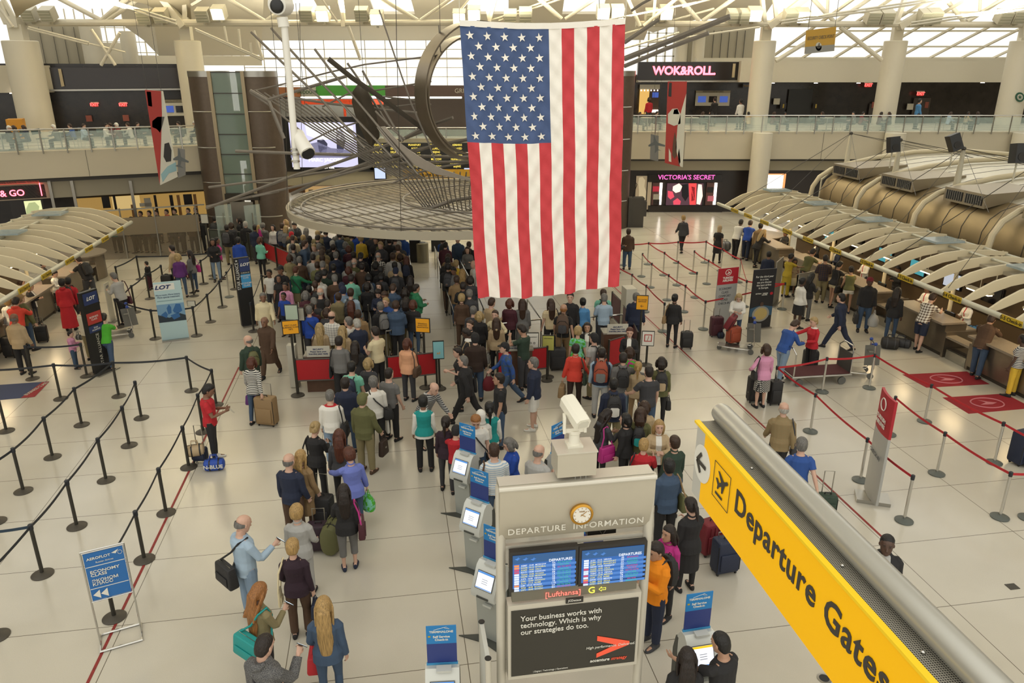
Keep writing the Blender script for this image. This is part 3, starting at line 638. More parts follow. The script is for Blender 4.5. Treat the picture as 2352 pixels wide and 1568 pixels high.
pipes('trim_tie_rods_left', 37, [(225, -8, 405, 48, .045), (225, -2, 405, 55, .045), (66, 62, 205, 98, .045), (64, 66, 203, 102, .045), (205, 100, 288, 120, .04), (450, 70, 602, 138, .045), (448, 66, 602, 134, .045), (770, -8, 785, 45, .05), (735, -8, 775, 50, .045), (0, 20, 30, 62, .06), (800, 60, 828, 138, .07), (210, 68, 265, 150, .07), (275, 76, 232, 150, .07), (515, 60, 522, 96, .05), (548, 66, 553, 112, .05), (575, 98, 578, 126, .05), (583, 70, 604, 138, .06)])
pipes('trim_truss_centre', 44, [(1125, 48, 1220, 15, .05), (1220, 15, 1290, -12, .05), (1145, 48, 1240, 14, .05), (1240, 14, 1305, -8, .05), (1232, -8, 1290, 44, .12), (1298, 44, 1385, -14, .09), (1440, -8, 1470, 60, .1), (1478, 60, 1560, -8, .1), (1505, -8, 1500, 60, .08)],
      flat=[(1115, -8, 1125, 50, .2, .2), (1140, -8, 1122, 60, .6, .15)])
pipes('trim_truss_right', 45.8, [(1460, 55, 1757, 55, .17), (1757, 55, 2060, 56, .17), (2060, 56, 2400, 57, .17), (1560, -5, 1606, 48, .12), (1614, 48, 1695, -10, .12), (1862, -8, 1916, 50, .11), (1920, 50, 2005, -8, .11), (2168, -8, 2214, 50, .11), (2222, 50, 2312, -8, .11), (1900, 40, 1902, -8, .08), (2250, 25, 2252, -8, .08), (1930, 62, 2025, 138, .12), (1782, 140, 1860, 92, .12), (1432, 78, 1640, 20, .06)],
      flat=[(1765, 62, 1855, -8, .5, .35), (1757, 60, 1750, -8, .3, .2), (1785, 60, 1778, -8, .18, .2), (2064, 62, 2185, -8, .5, .35), (2056, 60, 2080, -8, .3, .2), (2352, 85, 2352, 40, .4, .3)])
pipes('trim_tie_rods_right', 42, [(1795, 54, 2200, -4, .05), (1795, 48, 2200, -10, .05), (2092, 58, 2400, 14, .05), (2092, 52, 2400, 8, .05), (1490, 98, 1745, 62, .05), (1430, 112, 1560, 75, .05), (1400, 45, 1600, 5, .04), (1568, 15, 1735, -30, .05), (1790, 48, 1990, 26, .03)], DGREY if 0 else WHITE)
# ---------------------------------------------------------------- floodlights on the truss
housing = mat('lamp_housing', srgb('bdb7a3'), .5); lens_off = mat('lamp_lens', srgb('a9a791'), .2)
fl = [(68, 32, 0), (110, 32, 0), (333, 38, 0), (370, 35, 0), (467, 34, 0), (503, 28, 1), (705, 33, 0), (742, 32, 1), (831, 32, 0), (866, 40, 1), (1055, 38, 1), (1089, 30, 1), (1172, 38, 0), (1207, 33, 0), (1385, 27, 1), (1418, 27, 1), (1497, 36, 0), (1530, 28, 1), (1685, 37, 0), (1705, 37, 0), (1733, 32, 1), (1815, 38, 0), (1842, 35, 1), (2004, 38, 0), (2036, 38, 0), (2125, 38, 0), (2145, 37, 0), (2305, 38, 0), (2338, 36, 0)]
for i, (x, y, on) in enumerate(fl):
    Yf = 39.0 if x < 1110 else (43.6 if x < 1450 else 45.3)
    p = D(x, y, Yf); rt = Matrix.Rotation(R(25), 3, 'X'); s_ = 27*Yf/FPX
    t = thing('floodlight', ('lit' if on else 'unlit') + ' square floodlight on the white roof truss, %s from the left' % ORD[i], 'floodlight', p)
    M().box(p, (s_, s_*.9, s_*.9), rt).box(p-V((0, -.1, s_*.55)), (.08, .3, .25)).build('housing', housing, t)
    f = rt @ V((0, -1, 0)); mb = M().box(p+f*(s_*.45+.012), (s_*.86, .02, s_*.76), rt); mb.build('lens', LAMP if on else lens_off, t)
    if not on:
        g_ = M()
        for q in (-.22, 0, .22): g_.box(p+f*(s_*.45+.03)+rt @ V((0, 0, q*s_)), (s_*.86, .02, s_*.05), rt)
        g_.build('louvre', housing, t)
# ---------------------------------------------------------------- glass balustrades
def balustrade(fr, a0, a1, step, label, z0=DK, h=RZ-DK, d=0.0):
    t = thing('glass_balustrade', label, 'railing', fr.P(a0, d, z0)); L = a1-a0
    mb = M(); mb.tube([fr.P(a0, d, z0+h), fr.P(a1, d, z0+h)], .03, 8); mb.build('handrail', CHROME, t)
    g = M(); fr.box(g, a0, a1, d+.02, d+.03, z0+.06, z0+h-.1); g.build('glass_pane', GLASS, t)
    n = int(L/step)
    for i in range(n+1):
        p = M(); a = a0+i*L/n; p.bar(fr.P(a, d, z0-.1), fr.P(a, d, z0+h), .05, .03); p.build('post', STEEL, t)
    w_ = M()
    for q in (.15, .28, .41): w_.tube([fr.P(a0, d+.06, z0+h*q), fr.P(a1, d+.06, z0+h*q)], .008, 5)
    w_.build('rail_wire', STEEL, t)
balustrade(FL, LA[0], LA[1], .92, 'long glass balustrade with steel posts along the left upper balcony')
balustrade(FR, RA[0], 24.6, .98, 'long glass balustrade with steel posts along the right upper balcony')
balustrade(FC, FC.px(818, 300)[0], FC.px(1300, 300)[0], 1.9, 'glass balustrade of the far centre mezzanine behind the metal sculpture', z0=FC.px(900, 330)[1], h=1.0)
mb = M(); FC.rect(mb, -.9, 812, 330, 1320, 334, 6.5); struct(mb.build('floor_centre_mezzanine', CREAM))
# ---------------------------------------------------------------- lift towers
def tower(c1, c2, gx, label, z1=8.05, base=0):
    t = thing('lift_tower', label, 'elevator', (c1[0], c1[1], 0))
    for c in (c1, c2):
        if c is None: continue
        mb = M(); mb.lathe([(.9, 0), (.9, z1-.25), (.9, z1-.25)], (c[0], c[1], 0), 36); mb.build('cylinder', BRONZE, t)
        mb = M(); mb.lathe([(.915, z1-.25), (.915, z1), (.6, z1)], (c[0], c[1], 0), 36); mb.build('cap_band', STEEL, t)
        mb = M()
        for z in (1.5, 3.1, 4.7, 6.3):
            mb.tube([(c[0]+.905*cos(a), c[1]+.905*sin(a), z) for a in [R(-140+i*10) for i in range(11)]], .03, 6)
        mb.build('band_trim', STEEL, t)
    if gx:
        x0, x1, y = gx
        gm = mat('shaft_glass', srgb('8fa295'), .08, 0, alpha=.55)
        M().box(((x0+x1)/2, y, z1/2+1.2), (x1-x0, .04, z1-2.5)).build('glass_shaft', gm, t)
        fm = mat('shaft_frame', srgb('a4957a'), .4, .5)
        for x in (x0, x1): M().bar((x, y-.03, 0), (x, y-.03, z1), .16, .12).build('shaft_post', fm, t)
        b_ = M(); z = 2.6
        while z < z1: b_.bar((x0, y-.04, z), (x1, y-.04, z), .04, .04); z += .9
        b_.build('glazing_bar', DGREY, t)
        M().box(((x0+x1)/2, y+.5, 5.2), (1.0, .8, 2.2)).build('lift_car', mat('lift_car', srgb('5b625c'), .4, .3), t)
        M().box(((x0+x1)/2, y-.02, 1.1), (1.1, .06, 2.2)).build('lift_door', STEEL, t)
        s2 = M().box(((x0+x1)/2+.1, y-.12, 2.45), (1.6, .1, .3)).build('lift_sign', mat('sign_dark', srgb('2e281c'), .4), t)
tower((-13.95, 36.6), (-11.75, 36.6), (-13.62, -12.12, 35.8), 'pair of tall bronze lift cylinders with a glass shaft between them at left')
tower((5.45, 41.0), (3.2, 41.6), None, 'tall bronze cylinder tower standing half hidden behind the flag')
# glass doors and partition at the lift foot
for i, (x0, x1, lab) in enumerate(((508, 512, 'left'), (574, 594, 'right'))):
    p = G(x0, 590); q = V((p.x+.55, p.y+.5, 0)); t = thing('glass_door', 'tall open glass door with steel handle at the lift entrance, %s leaf' % lab, 'door', p)
    M().bar(p+V((0, 0, 1.2)), q+V((0, 0, 1.2)), .03, 2.3).build('glass_pane', GLASS, t); M().tube([lerp_ for lerp_ in ((p+q)/2+V((0, -.06, z)) for z in (.6, 2.0))], .02, 6).build('handle', CHROME, t)
# ---------------------------------------------------------------- check-in islands
RIBM = mat('canopy_rib', srgb('cfc3a4'), .5); BEAMM = mat('canopy_beam', srgb('b5b3a2'), .4, .2); YEL = mat('gate_yellow', srgb('b79a20'), .5); INK = mat('ink_black', srgb('201d18'), .6)
STONE = mat('counter_stone', srgb('8b8070'), .3, var=.15, vscale=20); CSTEEL = mat('counter_steel', srgb('8d8272'), .33, .75, var=.15, vscale=2); PLINTH = mat('plinth_dark', srgb('3b342b'), .5)
WARM = emis('warm_strip', (1, .80, .48), 6)
CHAIRM = mat('chair_blue_grey', srgb('3b3f4a'), .8); SCREEN_OFF = mat('screen_black', srgb('121214'), .15)
def ubox(mb, u0, u1, v0, v1, z0, z1):
    vs = [UV(u, v, z) for z in (z0, z1) for u, v in ((u0, v0), (u1, v0), (u1, v1), (u0, v1))]
    return mb.add(vs, [(3, 2, 1, 0), (4, 5, 6, 7), (0, 1, 5, 4), (1, 2, 6, 5), (2, 3, 7, 6), (3, 0, 4, 7)])
def canopy(ub, sg, v0, v1, side, signs):
    t = thing('check_in_canopy', 'long canopy of curved cream ribs over the %s check-in desks' % side, 'canopy', UV(ub, v0, 0))
    U_ = lambda o: ub+sg*o
    M().tube([UV(U_(0), v0-.2, 2.6), UV(U_(0), v1, 2.6)], .07, 12).build('edge_beam', BEAMM, t)
    M().tube([UV(U_(3.3), v0-.2, 3.08), UV(U_(3.3), v1, 3.08)], .05, 8).build('back_beam', BEAMM, t)
    M().tube([UV(U_(2.1), v0-.2, 3.2), UV(U_(2.1), v1, 3.2)], .04, 8).build('ridge_rod', BEAMM, t)
    top = [(0, 2.62), (.35, 2.86), (.8, 3.08), (1.3, 3.21), (1.9, 3.27), (2.6, 3.25), (3.35, 3.16)]
    bot = [(3.35, 3.06), (2.6, 3.09), (1.9, 3.02), (1.3, 2.93), (.8, 2.78), (.35, 2.62), (0, 2.54)]
    proto = None; n = int((v1-v0)/.838)
    nrm = LV
    for i in range(n+1):
        if proto is None:
            mb = M(); mb.prism(top+bot, UV(U_(0), v0, 0)-LV*.03, LU*sg, (0, 0, 1), .06*(1)); proto = mb.build('rib', RIBM, t); o = proto; base = 0
        else:
            o = proto.copy(); COL.objects.link(o); o.location = LV*(.838*i)
        if i % 4 == 2:
            g = M(); g.prism([(1.55, 3.30), (2.5, 3.30), (2.5, 3.36), (1.55, 3.36)], UV(U_(0), v0+.838*i-.35, 0), LU*sg, (0, 0, 1), .7); g.build('glass_flap', mat('flap_glass', srgb('9fb0b4'), .1, alpha=.6), t)
    w_ = M(); ubox(w_, *sorted((U_(1.75), U_(2.55))), v0, v1, 3.0, 3.08); w_.build('light_trough', mat('trough', srgb('a39a86'), .5), t)
    for i, v in enumerate(signs):
        p = M(); c = UV(U_(-.08), v, 2.62); p.box((0, 0, 0), (.03, .62, .15)); p.v = [c+LU*q.x+LV*q.y+V((0, 0, q.z)) for q in p.v]; pl = p.build('gate_plate', YEL, t)
        if side == 'right' and i >= 5: text('0-%d Check-in' % (i-4), .125, c-LU*.02, -LV, (0, 0, 1), INK, pl, 'lettering', .01)
        elif side == 'right': text('0-%d Check-in' % (8-i), .115, c-LU*.02, -LV, (0, 0, 1), mat('ink_faded', srgb('5c4f20'), .6), pl, 'lettering', 0)
        else: text('0-%d Check-in' % (i+1), .115, c+LU*.02, LV, (0, 0, 1), mat('ink_faded', srgb('5c4f20'), .6), pl, 'lettering', 0)
    return t
canopy(14.2, 1, 12.0, 31.0, 'right', [29.16, 27.95, 26.56, 24.81, 23.4, 21.73, 20.03, 18.24, 16.39, 14.44])
canopy(-9.8, -1, 17.0, 30.6, 'left', [29.03, 27.44, 25.9, 24.28, 22.56, 21.12, 19.4])
# canopy supports: slim posts behind the desks
for side, ub, sg, v0, v1 in (('right', 14.2, 1, 13, 31), ('left', -9.8, -1, 18, 30.5)):
    for i in range(int((v1-v0)/3.35)+1):
        p = UV(ub+sg*3.1, v0+.4+i*3.35, 0)
        tag(M().tube([p, p+V((0, 0, 3.06))], .06, 10).build('canopy_post', RIBM), 'round cream post carrying the %s check-in canopy, %s from the near end' % (side, ORD[i]), 'post', 'posts of the %s canopy' % side)
# strip lamps under the canopies
for side, u, vs in (('right', 16.6, (31.2, 29.6, 28.0, 26.4, 24.4, 22.5, 20.5, 18.3, 16.2, 14.1)), ('left', -12.2, (29.5, 27.6, 25.6, 23.6, 21.4, 19.2))):
    for i, v in enumerate(vs):
        c = UV(u, v, 2.12); t = thing('strip_lamp', 'glowing strip lamp under the %s canopy, %s from its far end' % (side, ORD[i]), 'lamp', c)
        h = M(); ubox(h, u-.09, u+.09, v-.45, v+.45, 2.13, 2.18); h.build('housing', RIBM, t)
        h = M(); ubox(h, u-.07, u+.07, v-.42, v+.42, 2.09, 2.13); h.build('tube_light', WARM, t)
        h = M(); h.tube([UV(u, v, 2.18), UV(u, v, 3.0)], .012, 5); h.build('hanging_rod', RIBM, t)
        l = area('strip_light', UV(u, v, 2.05), (.2, .8), 9, (1, .72, .38)); l.rotation_euler = (0, 0, GA); l.parent = t; l.matrix_parent_inverse = t.matrix_basis.inverted()
# desks: one bay is a stone-topped desk and a baggage gap with scale
def desk_bay(u0, sg, v, label, group, light=CSTEEL):
    t = thing('check_in_desk', label, 'desk', UV(u0, v, 0), 0, group); U_ = lambda o: u0+sg*o
    def B(name, m, o0, o1, a0, a1, z0, z1, par=t):
        mb = M(); ubox(mb, *sorted((U_(o0), U_(o1))), v+a0, v+a1, z0, z1); return mb.build(name, m, par)
    B('plinth', PLINTH, .05, .75, 0, 2.25, 0, .12); B('desk_body', light, 0, .7, 0, 2.25, .12, 1.0)
    c = M(); c.prism([(-.16, 1.0), (-.16, 1.05), (.6, 1.07), (.6, 1.0)], UV(U_(0), v-.03, 0), LU*sg, (0, 0, 1), 2.31); 
    if sg < 0: c.v = [p+LV*0 for p in c.v]
    cm = M(); ubox(cm, *sorted((U_(-.16), U_(.6))), v-.03, v+2.28, 1.0, 1.06); cm.build('counter_top', STONE, t)
    B('work_top', STONE, .6, 1.15, .1, 2.15, .72, .76); B('back_panel', PLINTH, 1.1, 1.15, .1, 2.15, 0, .72)
    B('side_wall', light, 0, 1.2, 2.25, 2.33, 0, .78); B('side_wall', light, 0, 1.2, 3.27, 3.35, 0, .78)
    s_ = B('baggage_scale', STEEL, .05, 1.1, 2.4, 3.2, 0, .28); B('scale_plate', PLINTH, .1, 1.05, 2.46, 3.14, .28, .30, s_)
    B('scale_ledge', STONE, .0, .35, 2.33, 3.27, .62, .68)
    B('monitor', SCREEN_OFF, .62, .68, .5, .9, .82, 1.15); B('keyboard', PLINTH, .75, .9, .5, .9, .76, .78); B('printer', mat('printer_beige', srgb('a89d88'), .5), .7, 1.0, 1.3, 1.65, .76, .93)
for i in range(5): desk_bay(16.1, 1, 15.95+i*3.35-.6, 'right island steel check-in desk with baggage scale, %s from its near end' % ORD[i], 'right island desks')
for i in range(4): desk_bay(-11.85, -1, 18.6+i*3.35, 'left island steel check-in desk with baggage scale, %s from its near end' % ORD[i], 'left island desks')
# curved corner desk at the far end of each row
for u, v, lab, a0 in ((16.75, 31.6, 'right', 90), (-12.6, 32.6, 'left', 0)):
    t = thing('corner_desk', 'rounded end desk with pale top at the far end of the %s check-in row' % lab, 'desk', UV(u, v, 0))
    for nm, r, z0, z1, m in (('desk_body', .85, 0, 1.0, CSTEEL), ('counter_top', .97, 1.0, 1.05, STONE)): M().lathe([(r, z0), (r, z1)], UV(u, v, 0), 24).build(nm, m, t)
# back wall behind the right desks with dark screens and destination boards
mb = M(); ubox(mb, 18.45, 18.55, 11, 31.5, 0, 2.75); struct(mb.build('wall_right_island', mat('island_brown', srgb('5b4a35'), .5)))
mb = M(); ubox(mb, 18.3, 18.45, 11, 31.5, .9, 1.0); struct(mb.build('trim_right_island', CSTEEL))
mb = M(); ubox(mb, -14.4, -14.3, 16, 31, 0, 2.6); struct(mb.build('wall_left_island', mat('island_brown', srgb('5b4a35'), .5)))
for i, (v, c) in enumerate(((29.8, 0), (28.0, 1), (26.2, 0), (24.4, 1), (22.6, 1), (20.9, 2), (19.2, 0), (17.5, 0), (15.8, 0))):
    t = thing('desk_screen', ('dark', 'teal', 'white')[c]+' hanging screen behind the right check-in desks, %s from the far end' % ORD[i], 'screen', UV(17.9, v, 1.7))
    h = M(); ubox(h, 17.88, 17.96, v-.4, v+.4, 1.42, 1.95); h.build('housing', SCREEN_OFF, t)
    h = M(); ubox(h, 17.865, 17.88, v-.36, v+.36, 1.46, 1.91); h.build('display', [SCREEN_OFF, emis('teal_screen', srgb('3f8f96'), .8), emis('pale_screen', srgb('a9adb5'), .9)][c], t)
    h = M(); h.tube([UV(17.92, v, 1.95), UV(17.92, v, 3.05)], .02, 6); h.build('hanging_rod', RIBM, t)
# the great brushed-steel barrel behind the right island
BAR = mat('barrel_steel', srgb('9c8a68'), .5, .55, var=.2, vscale=1.2); ROOFM = mat('barrel_roof', srgb('c9c4b2'), .4, .3)
t = thing('baggage_hall_shell', 'huge brushed steel curved shell with ribs standing behind the right check-in desks', 'steel shell', UV(19, 12, 0))
prof = [(18.9, 0), (18.85, 2.2), (18.72, 2.75), (18.75, 3.2), (18.95, 3.6), (19.3, 3.85), (19.9, 4.05)]
roof = [(19.9, 4.05), (21.2, 4.35), (23, 4.55), (25, 4.6), (27.5, 4.45), (29, 4.2)]
def sheet(p, v0, v1, th=.06):
    mb = M(); n = len(p)
    rr = lambda v: [UV(u, v, z) for u, z in p]+[UV(u+.02, v, z-th) for u, z in reversed(p)]
    mb.loft([rr(v0), rr(v1)]); return mb
pipes_v = [10.3, 13.5, 16.85, 20.2, 23.8, 27.25, 30.6]
for a, b in zip(pipes_v[:-1], pipes_v[1:]):
    sheet(prof, a, b).build('shell_panel', BAR, t); sheet(roof, a, b).build('roof_panel', ROOFM, t)
    for k in (1, 2, 3): sheet([(u-.012, z+.006) for u, z in prof], a+(b-a)*k/4-.012, a+(b-a)*k/4+.012, .03).build('panel_seam', DGREY, t)
    for k in (1, 2, 3): sheet([(u, z+.01) for u, z in roof], a+(b-a)*k/4-.01, a+(b-a)*k/4+.01, .03).build('roof_seam', DGREY, t)
for v in pipes_v:
    M().tube([UV(18.35, v, 2.3), UV(18.28, v, 2.8), UV(18.35, v, 3.3), UV(18.6, v, 3.7), UV(19.1, v, 4.02), UV(19.9, v, 4.25), UV(21.2, v, 4.5), UV(23, v, 4.7), UV(25, v, 4.75), UV(28, v, 4.5)], .10, 10).build('rib_pipe', RIBM, t)
    M().bar(UV(17.6, v, 2.95), UV(18.4, v, 2.75), .12, .16).build('bracket', RIBM, t)
for zz in (2.62, 2.72): M().tube([UV(18.35, 10.3, zz), UV(18.35, 30.6, zz)], .02, 6).build('handrail', RIBM, t)
sheet([(18.8, 0), (18.8, 3.6), (19.3, 4.0), (25, 4.5), (29, 4.2), (29, 0)], 30.7, 30.8).build('end_wall', ROOFM, t)
for i, v in enumerate((29.35, 26.0, 22.45, 19.0)):
    b = M(); L = .95
    vs = [UV(19.0, v-L, 3.86), UV(19.0, v-L, 4.32), UV(21.2, v-L*.9, 4.42), UV(21.2, v-L*.9, 4.3), UV(19.0, v+L, 3.86), UV(19.0, v+L, 4.32), UV(21.2, v+L*.9, 4.42), UV(21.2, v+L*.9, 4.3)]
    b.add(vs, [(0, 1, 2, 3), (7, 6, 5, 4), (0, 4, 5, 1), (1, 5, 6, 2), (2, 6, 7, 3), (3, 7, 4, 0)]); vb = b.build('vent_box', mat('vent_steel', srgb('9c917c'), .4, .6), t)
    f = M()
    for k in (0, 1):
        a0 = v-L+.12+k*.9; ubox(f, 18.98, 19.0, a0, a0+.78, 3.94, 4.24)
    f.build('vent_opening', BLACK, vb)
    g = M()
    for k in (0, 1):
        for q in range(8): a0 = v-L+.15+k*.9+q*.1; ubox(g, 18.965, 18.98, a0, a0+.02, 3.94, 4.24)
    g.build('vent_grille', STEEL, vb)
# masts with stays, loudspeakers
MAST = mat('mast_cream', srgb('c3bda8'), .45); CAB = mat('steel_cable', srgb('4d4a44'), .4, .6)
for i, v in enumerate((30.9, 27.55, 24.1, 20.7)):
    b, tp = UV(20, v, 4.0), UV(20, v, 5.5)
    t = thing('stay_mast', 'slim cream mast with cable stays on the steel shell, %s from the far end' % ORD[i], 'mast', b)
    M().tube([b, b+V((0, 0, .2)), tp], [.14, .12, .06], 12).build('mast', MAST, t)
    M().ball(tp, .08).build('mast_head', CAB, t)
    for q, e in enumerate((UV(14.3, v-1.2, 2.75), UV(23.5, v-3.2, 4.75), UV(23.5, v+.1, 4.75), UV(18.5, v-3.4, 3.9), UV(14.3, v-3.9, 2.75))): M().tube([tp, e], .012 if q in (0, 1) else .008, 5).build('stay_cable', CAB, t)
for i, (x, y, Y) in enumerate(((2052, 332, 28.5), (2192, 327, 26.5), (2340, 352, 22.5))):
    c = D(x, y, Y); t = thing('loudspeaker', ('black loudspeaker leaning beside the second mast', 'black loudspeaker tilted on a bracket right of the third mast', 'black loudspeaker with round cone cut by the right edge')[i], 'speaker', c)
    rt = Matrix.Rotation(R((-6, -22, 0)[i]), 3, 'Y') @ Matrix.Rotation(R(-8), 3, 'X')
    M().box(c, (.36, .34, .56), rt).build('cabinet', BLACK, t)
    f = rt @ V((0, -1, 0)); k = M(); k.tube([c+f*.17+rt @ V((0, 0, -.1)), c+f*.185+rt @ V((0, 0, -.1))], .12, 16); k.build('cone', mat('speaker_cone', srgb('2c2a28'), .7), t)
    M().tube([c-V((0, 0, .25)), c-V((0, 0, .85))], .03, 6).build('bracket', MAST, t)
# ---------------------------------------------------------------- the hanging flag
def star_pts(r, a0=pi/2):
    return [(cos(a0+pi*i/5)*(r if i % 2 == 0 else r*.40), sin(a0+pi*i/5)*(r if i % 2 == 0 else r*.40)) for i in range(10)]
FY = 13.0
fc = [D(1056, 58, FY), D(1436, 54, FY), D(1097, 682, FY), D(1423, 656, FY)]
def flagP(s, t_):        # s across 0..1, t down 0..1
    a = fc[0].lerp(fc[1], s); b = fc[2].lerp(fc[3], s); p = a.lerp(b, t_)
    p.z -= .06*sin(pi*s)*(1-t_*.4) + .10*t_*sin(pi*min(1, s*1.25))*0.5
    amp = .015+.05*t_
    p.y += amp*(sin(s*38+t_*5)*.6+sin(s*21-t_*9+1)*.5)+.012*sin((s+t_)*60)+.01*sin((s*.7-t_)*85)*(1-t_*.5)
    p.x += .012*sin(t_*14+s*3)*t_
    return p
t = thing('hanging_flag', 'huge vertical stars and stripes flag hanging from the roof truss', 'flag', fc[0])
FRED, FWHT, FBLU = mat('flag_red', srgb('c23a40'), .75, bump=.2, bscale=30), mat('flag_white', srgb('ece7dc'), .75, bump=.2, bscale=30), mat('flag_blue', srgb('44577f'), .75, bump=.2, bscale=30)
mb = M(); NS, NT = 78, 110; mi = []
mb.v = [flagP(i/NS, j/NT) for j in range(NT+1) for i in range(NS+1)]
for j in range(NT):
    for i in range(NS):
        mb.f.append((j*(NS+1)+i, j*(NS+1)+i+1, (j+1)*(NS+1)+i+1, (j+1)*(NS+1)+i)); st = i*13//NS
        mi.append(2 if (st < 7 and j < NT*.4) else (0 if st % 2 == 0 else 1))
me = bpy.data.meshes.new('cloth'); me.from_pydata(mb.v, [], mb.f)
for m in (FRED, FWHT, FBLU): me.materials.append(m)
for p, k in zip(me.polygons, mi): p.material_index = k; p.use_smooth = True
put('cloth', me, t)
for row in range(11):
    n = 5 if row % 2 == 0 else 4; mbs = M()
    for k in range(n):
        sc_ = (.052 + k*.103 + (.05 if n == 4 else 0))*1.02+.005; tc_ = .4*(row+.9)/11.6
        c = flagP(sc_, tc_); w_ = flagP(sc_+.01, tc_)-flagP(sc_-.01, tc_); w_.normalize(); d_ = flagP(sc_, tc_+.01)-flagP(sc_, tc_-.01); d_.normalize()
        mbs.prism(star_pts(.072, pi/2+.12), c+V((0, -.02, 0)), w_, -d_, .003)
    mbs.build('star_row', FWHT, t)
hb = M(); hb.loft([[flagP(i/20, 0)+V((0, -.012, z)) for z in (-.01, .08)]+[flagP(i/20, 0)+V((0, .012, z)) for z in (.08, -.01)] for i in range(21)]); hb.build('header_band', FWHT, t)
for p in (fc[0], fc[1]): M().tube([p+V((0, 0, .05)), p+V((0, 0, 4))], .008, 5).build('rope', WHITE, t)
# ---------------------------------------------------------------- suspended metal sculpture
t = thing('hanging_sculpture', 'sprawling suspended sculpture of weathered metal rods, hoop, crescent and leaf', 'sculpture', D(860, 300, 27))
def rod(pts, Y, px, flat=False, name='rod', m=RODM):
    n = len(pts); P_ = [D(x, y, Y[0]+(Y[1]-Y[0])*i/(n-1)) for i, (x, y) in enumerate(pts)]; r = px*.5*(sum(Y)/2+1)/FPX
    M().tube(P_, r, 6).build(name, m, t)
for pts, Y, w_ in (([(577, 74), (650, 145), (740, 230), (838, 340)], (26, 24), 5), ([(623, 65), (645, 90), (695, 145), (730, 182), (776, 229), (900, 360)], (26, 24), 5),
    ([(723, 113), (764, 168), (808, 217), (960, 400)], (25, 24), 5), ([(798, 145), (840, 205), (890, 285)], (25, 25), 5), ([(833, 163), (870, 230), (925, 325)], (25, 24), 5),
    ([(871, 23), (910, 138), (945, 239), (958, 268)], (24, 24), 3.5), ([(1008, 58), (1012, 118)], (24, 24), 3), ([(575, 210), (655, 192), (760, 165), (838, 148), (1006, 127)], (26, 24), 3.5),
    ([(615, 229), (700, 203), (796, 175)], (25, 25), 7), ([(860, 208), (990, 187)], (25, 24), 4), ([(574, 208), (617, 232), (652, 318)], (25, 25), 8), ([(575, 213), (620, 243), (690, 300)], (25, 25), 4),
    ([(475, 478), (524, 460), (681, 401), (753, 381), (900, 329), (1000, 290)], (28, 25), 7), ([(480, 430), (681, 405), (835, 381), (932, 374), (1085, 371)], (28, 25), 6),
    ([(475, 474), (583, 450), (712, 421), (917, 364), (1020, 323)], (28, 25), 6), ([(670, 445), (753, 408), (870, 364), (950, 345), (1085, 318)], (27, 25), 8), ([(541, 347), (680, 352), (860, 357), (1085, 361)], (26, 26), 7),
    ([(690, 335), (760, 300), (850, 272)], (25, 25), 4), ([(675, 225), (760, 238), (865, 250), (985, 262)], (25, 25), 6), ([(740, 245), (800, 215), (830, 205)], (25, 25), 4), ([(860, 250), (985, 235)], (25, 25), 3),
    ([(862, 255), (905, 300), (930, 320)], (24, 24), 4), ([(955, 262), (985, 330), (1000, 370)], (24, 24), 4), ([(880, 222), (940, 228), (990, 240)], (25, 25), 4), ([(905, 330), (980, 290), (1040, 270)], (25, 24), 7), ([(640, 440), (580, 452)], (27, 27), 4),
    ([(1434, 135), (1568, 82), (1677, 38)], (23, 22), 12), ([(1434, 152), (1530, 112), (1628, 76)], (23, 22), 9), ([(1434, 98), (1475, 70), (1513, 45)], (24, 24), 9), ([(1450, 25), (1475, 8), (1500, -5)], (24, 24), 6)):
    rod(pts, Y, w_)
rod([(754, 135), (809, 179), (873, 223), (961, 288), (1014, 332)], (23.5, 24.5), 11, name='main_beam', m=mat('dark_rod', srgb('514b42'), .5, .5))
for i in range(9): rod([(588+i*19, 208+i*5), (700+i*16, 284+i*4), (812+i*13, 352+i*2.5), (900+i*10, 404+i*1.2)], (25.5, 26), 3.6)
for i in range(11): rod([(850+i*14, 356+i*2), (905+i*11, 398), (975+i*5.5, 478)], (26, 27.5), 3.0, name='comb_rod')
rod([(903, 420), (960, 396), (1010, 384), (1085, 372)], (26, 26), 5); rod([(985, 480), (1040, 460), (1090, 452)], (27, 27), 9)
for i in range(6): rod([(1015+i*14, 395), (1022+i*11, 440), (1035+i*9, 485)], (26, 27), 3)
# hoop
c = D(1096, 214, 24.5); ax = (Matrix.Rotation(R(38), 3, 'Z') @ V((0, 1, 0))); x = V((ax.y, -ax.x, 0)); 
def band(c, ax, x, r, w_, th, a0, a1, n, name, close=False, taper=False):
    mb = M(); rings = []
    for i in range(n+(0 if close else 1)):
        a = R(a0+(a1-a0)*i/n); d = x*cos(a)+V((0, 0, 1))*sin(a); k = (sin(pi*i/n)**.5 if taper else 1); ww = w_*k/2
        rings.append([c+d*r-ax*ww, c+d*(r+th)-ax*ww, c+d*(r+th)+ax*ww, c+d*r+ax*ww])
    mb.loft(rings, True, close); return mb.build(name, mat('hoop_steel', srgb('8b8275'), .3, .85, var=.15, vscale=2), t)
band(c, ax, x, 2.02, .62, .05, 0, 360, 72, 'hoop', True); band(c+ax*.55+V((.15, 0, -.1)), ax, x, 1.75, .6, .05, 0, 360, 72, 'inner_hoop', True)
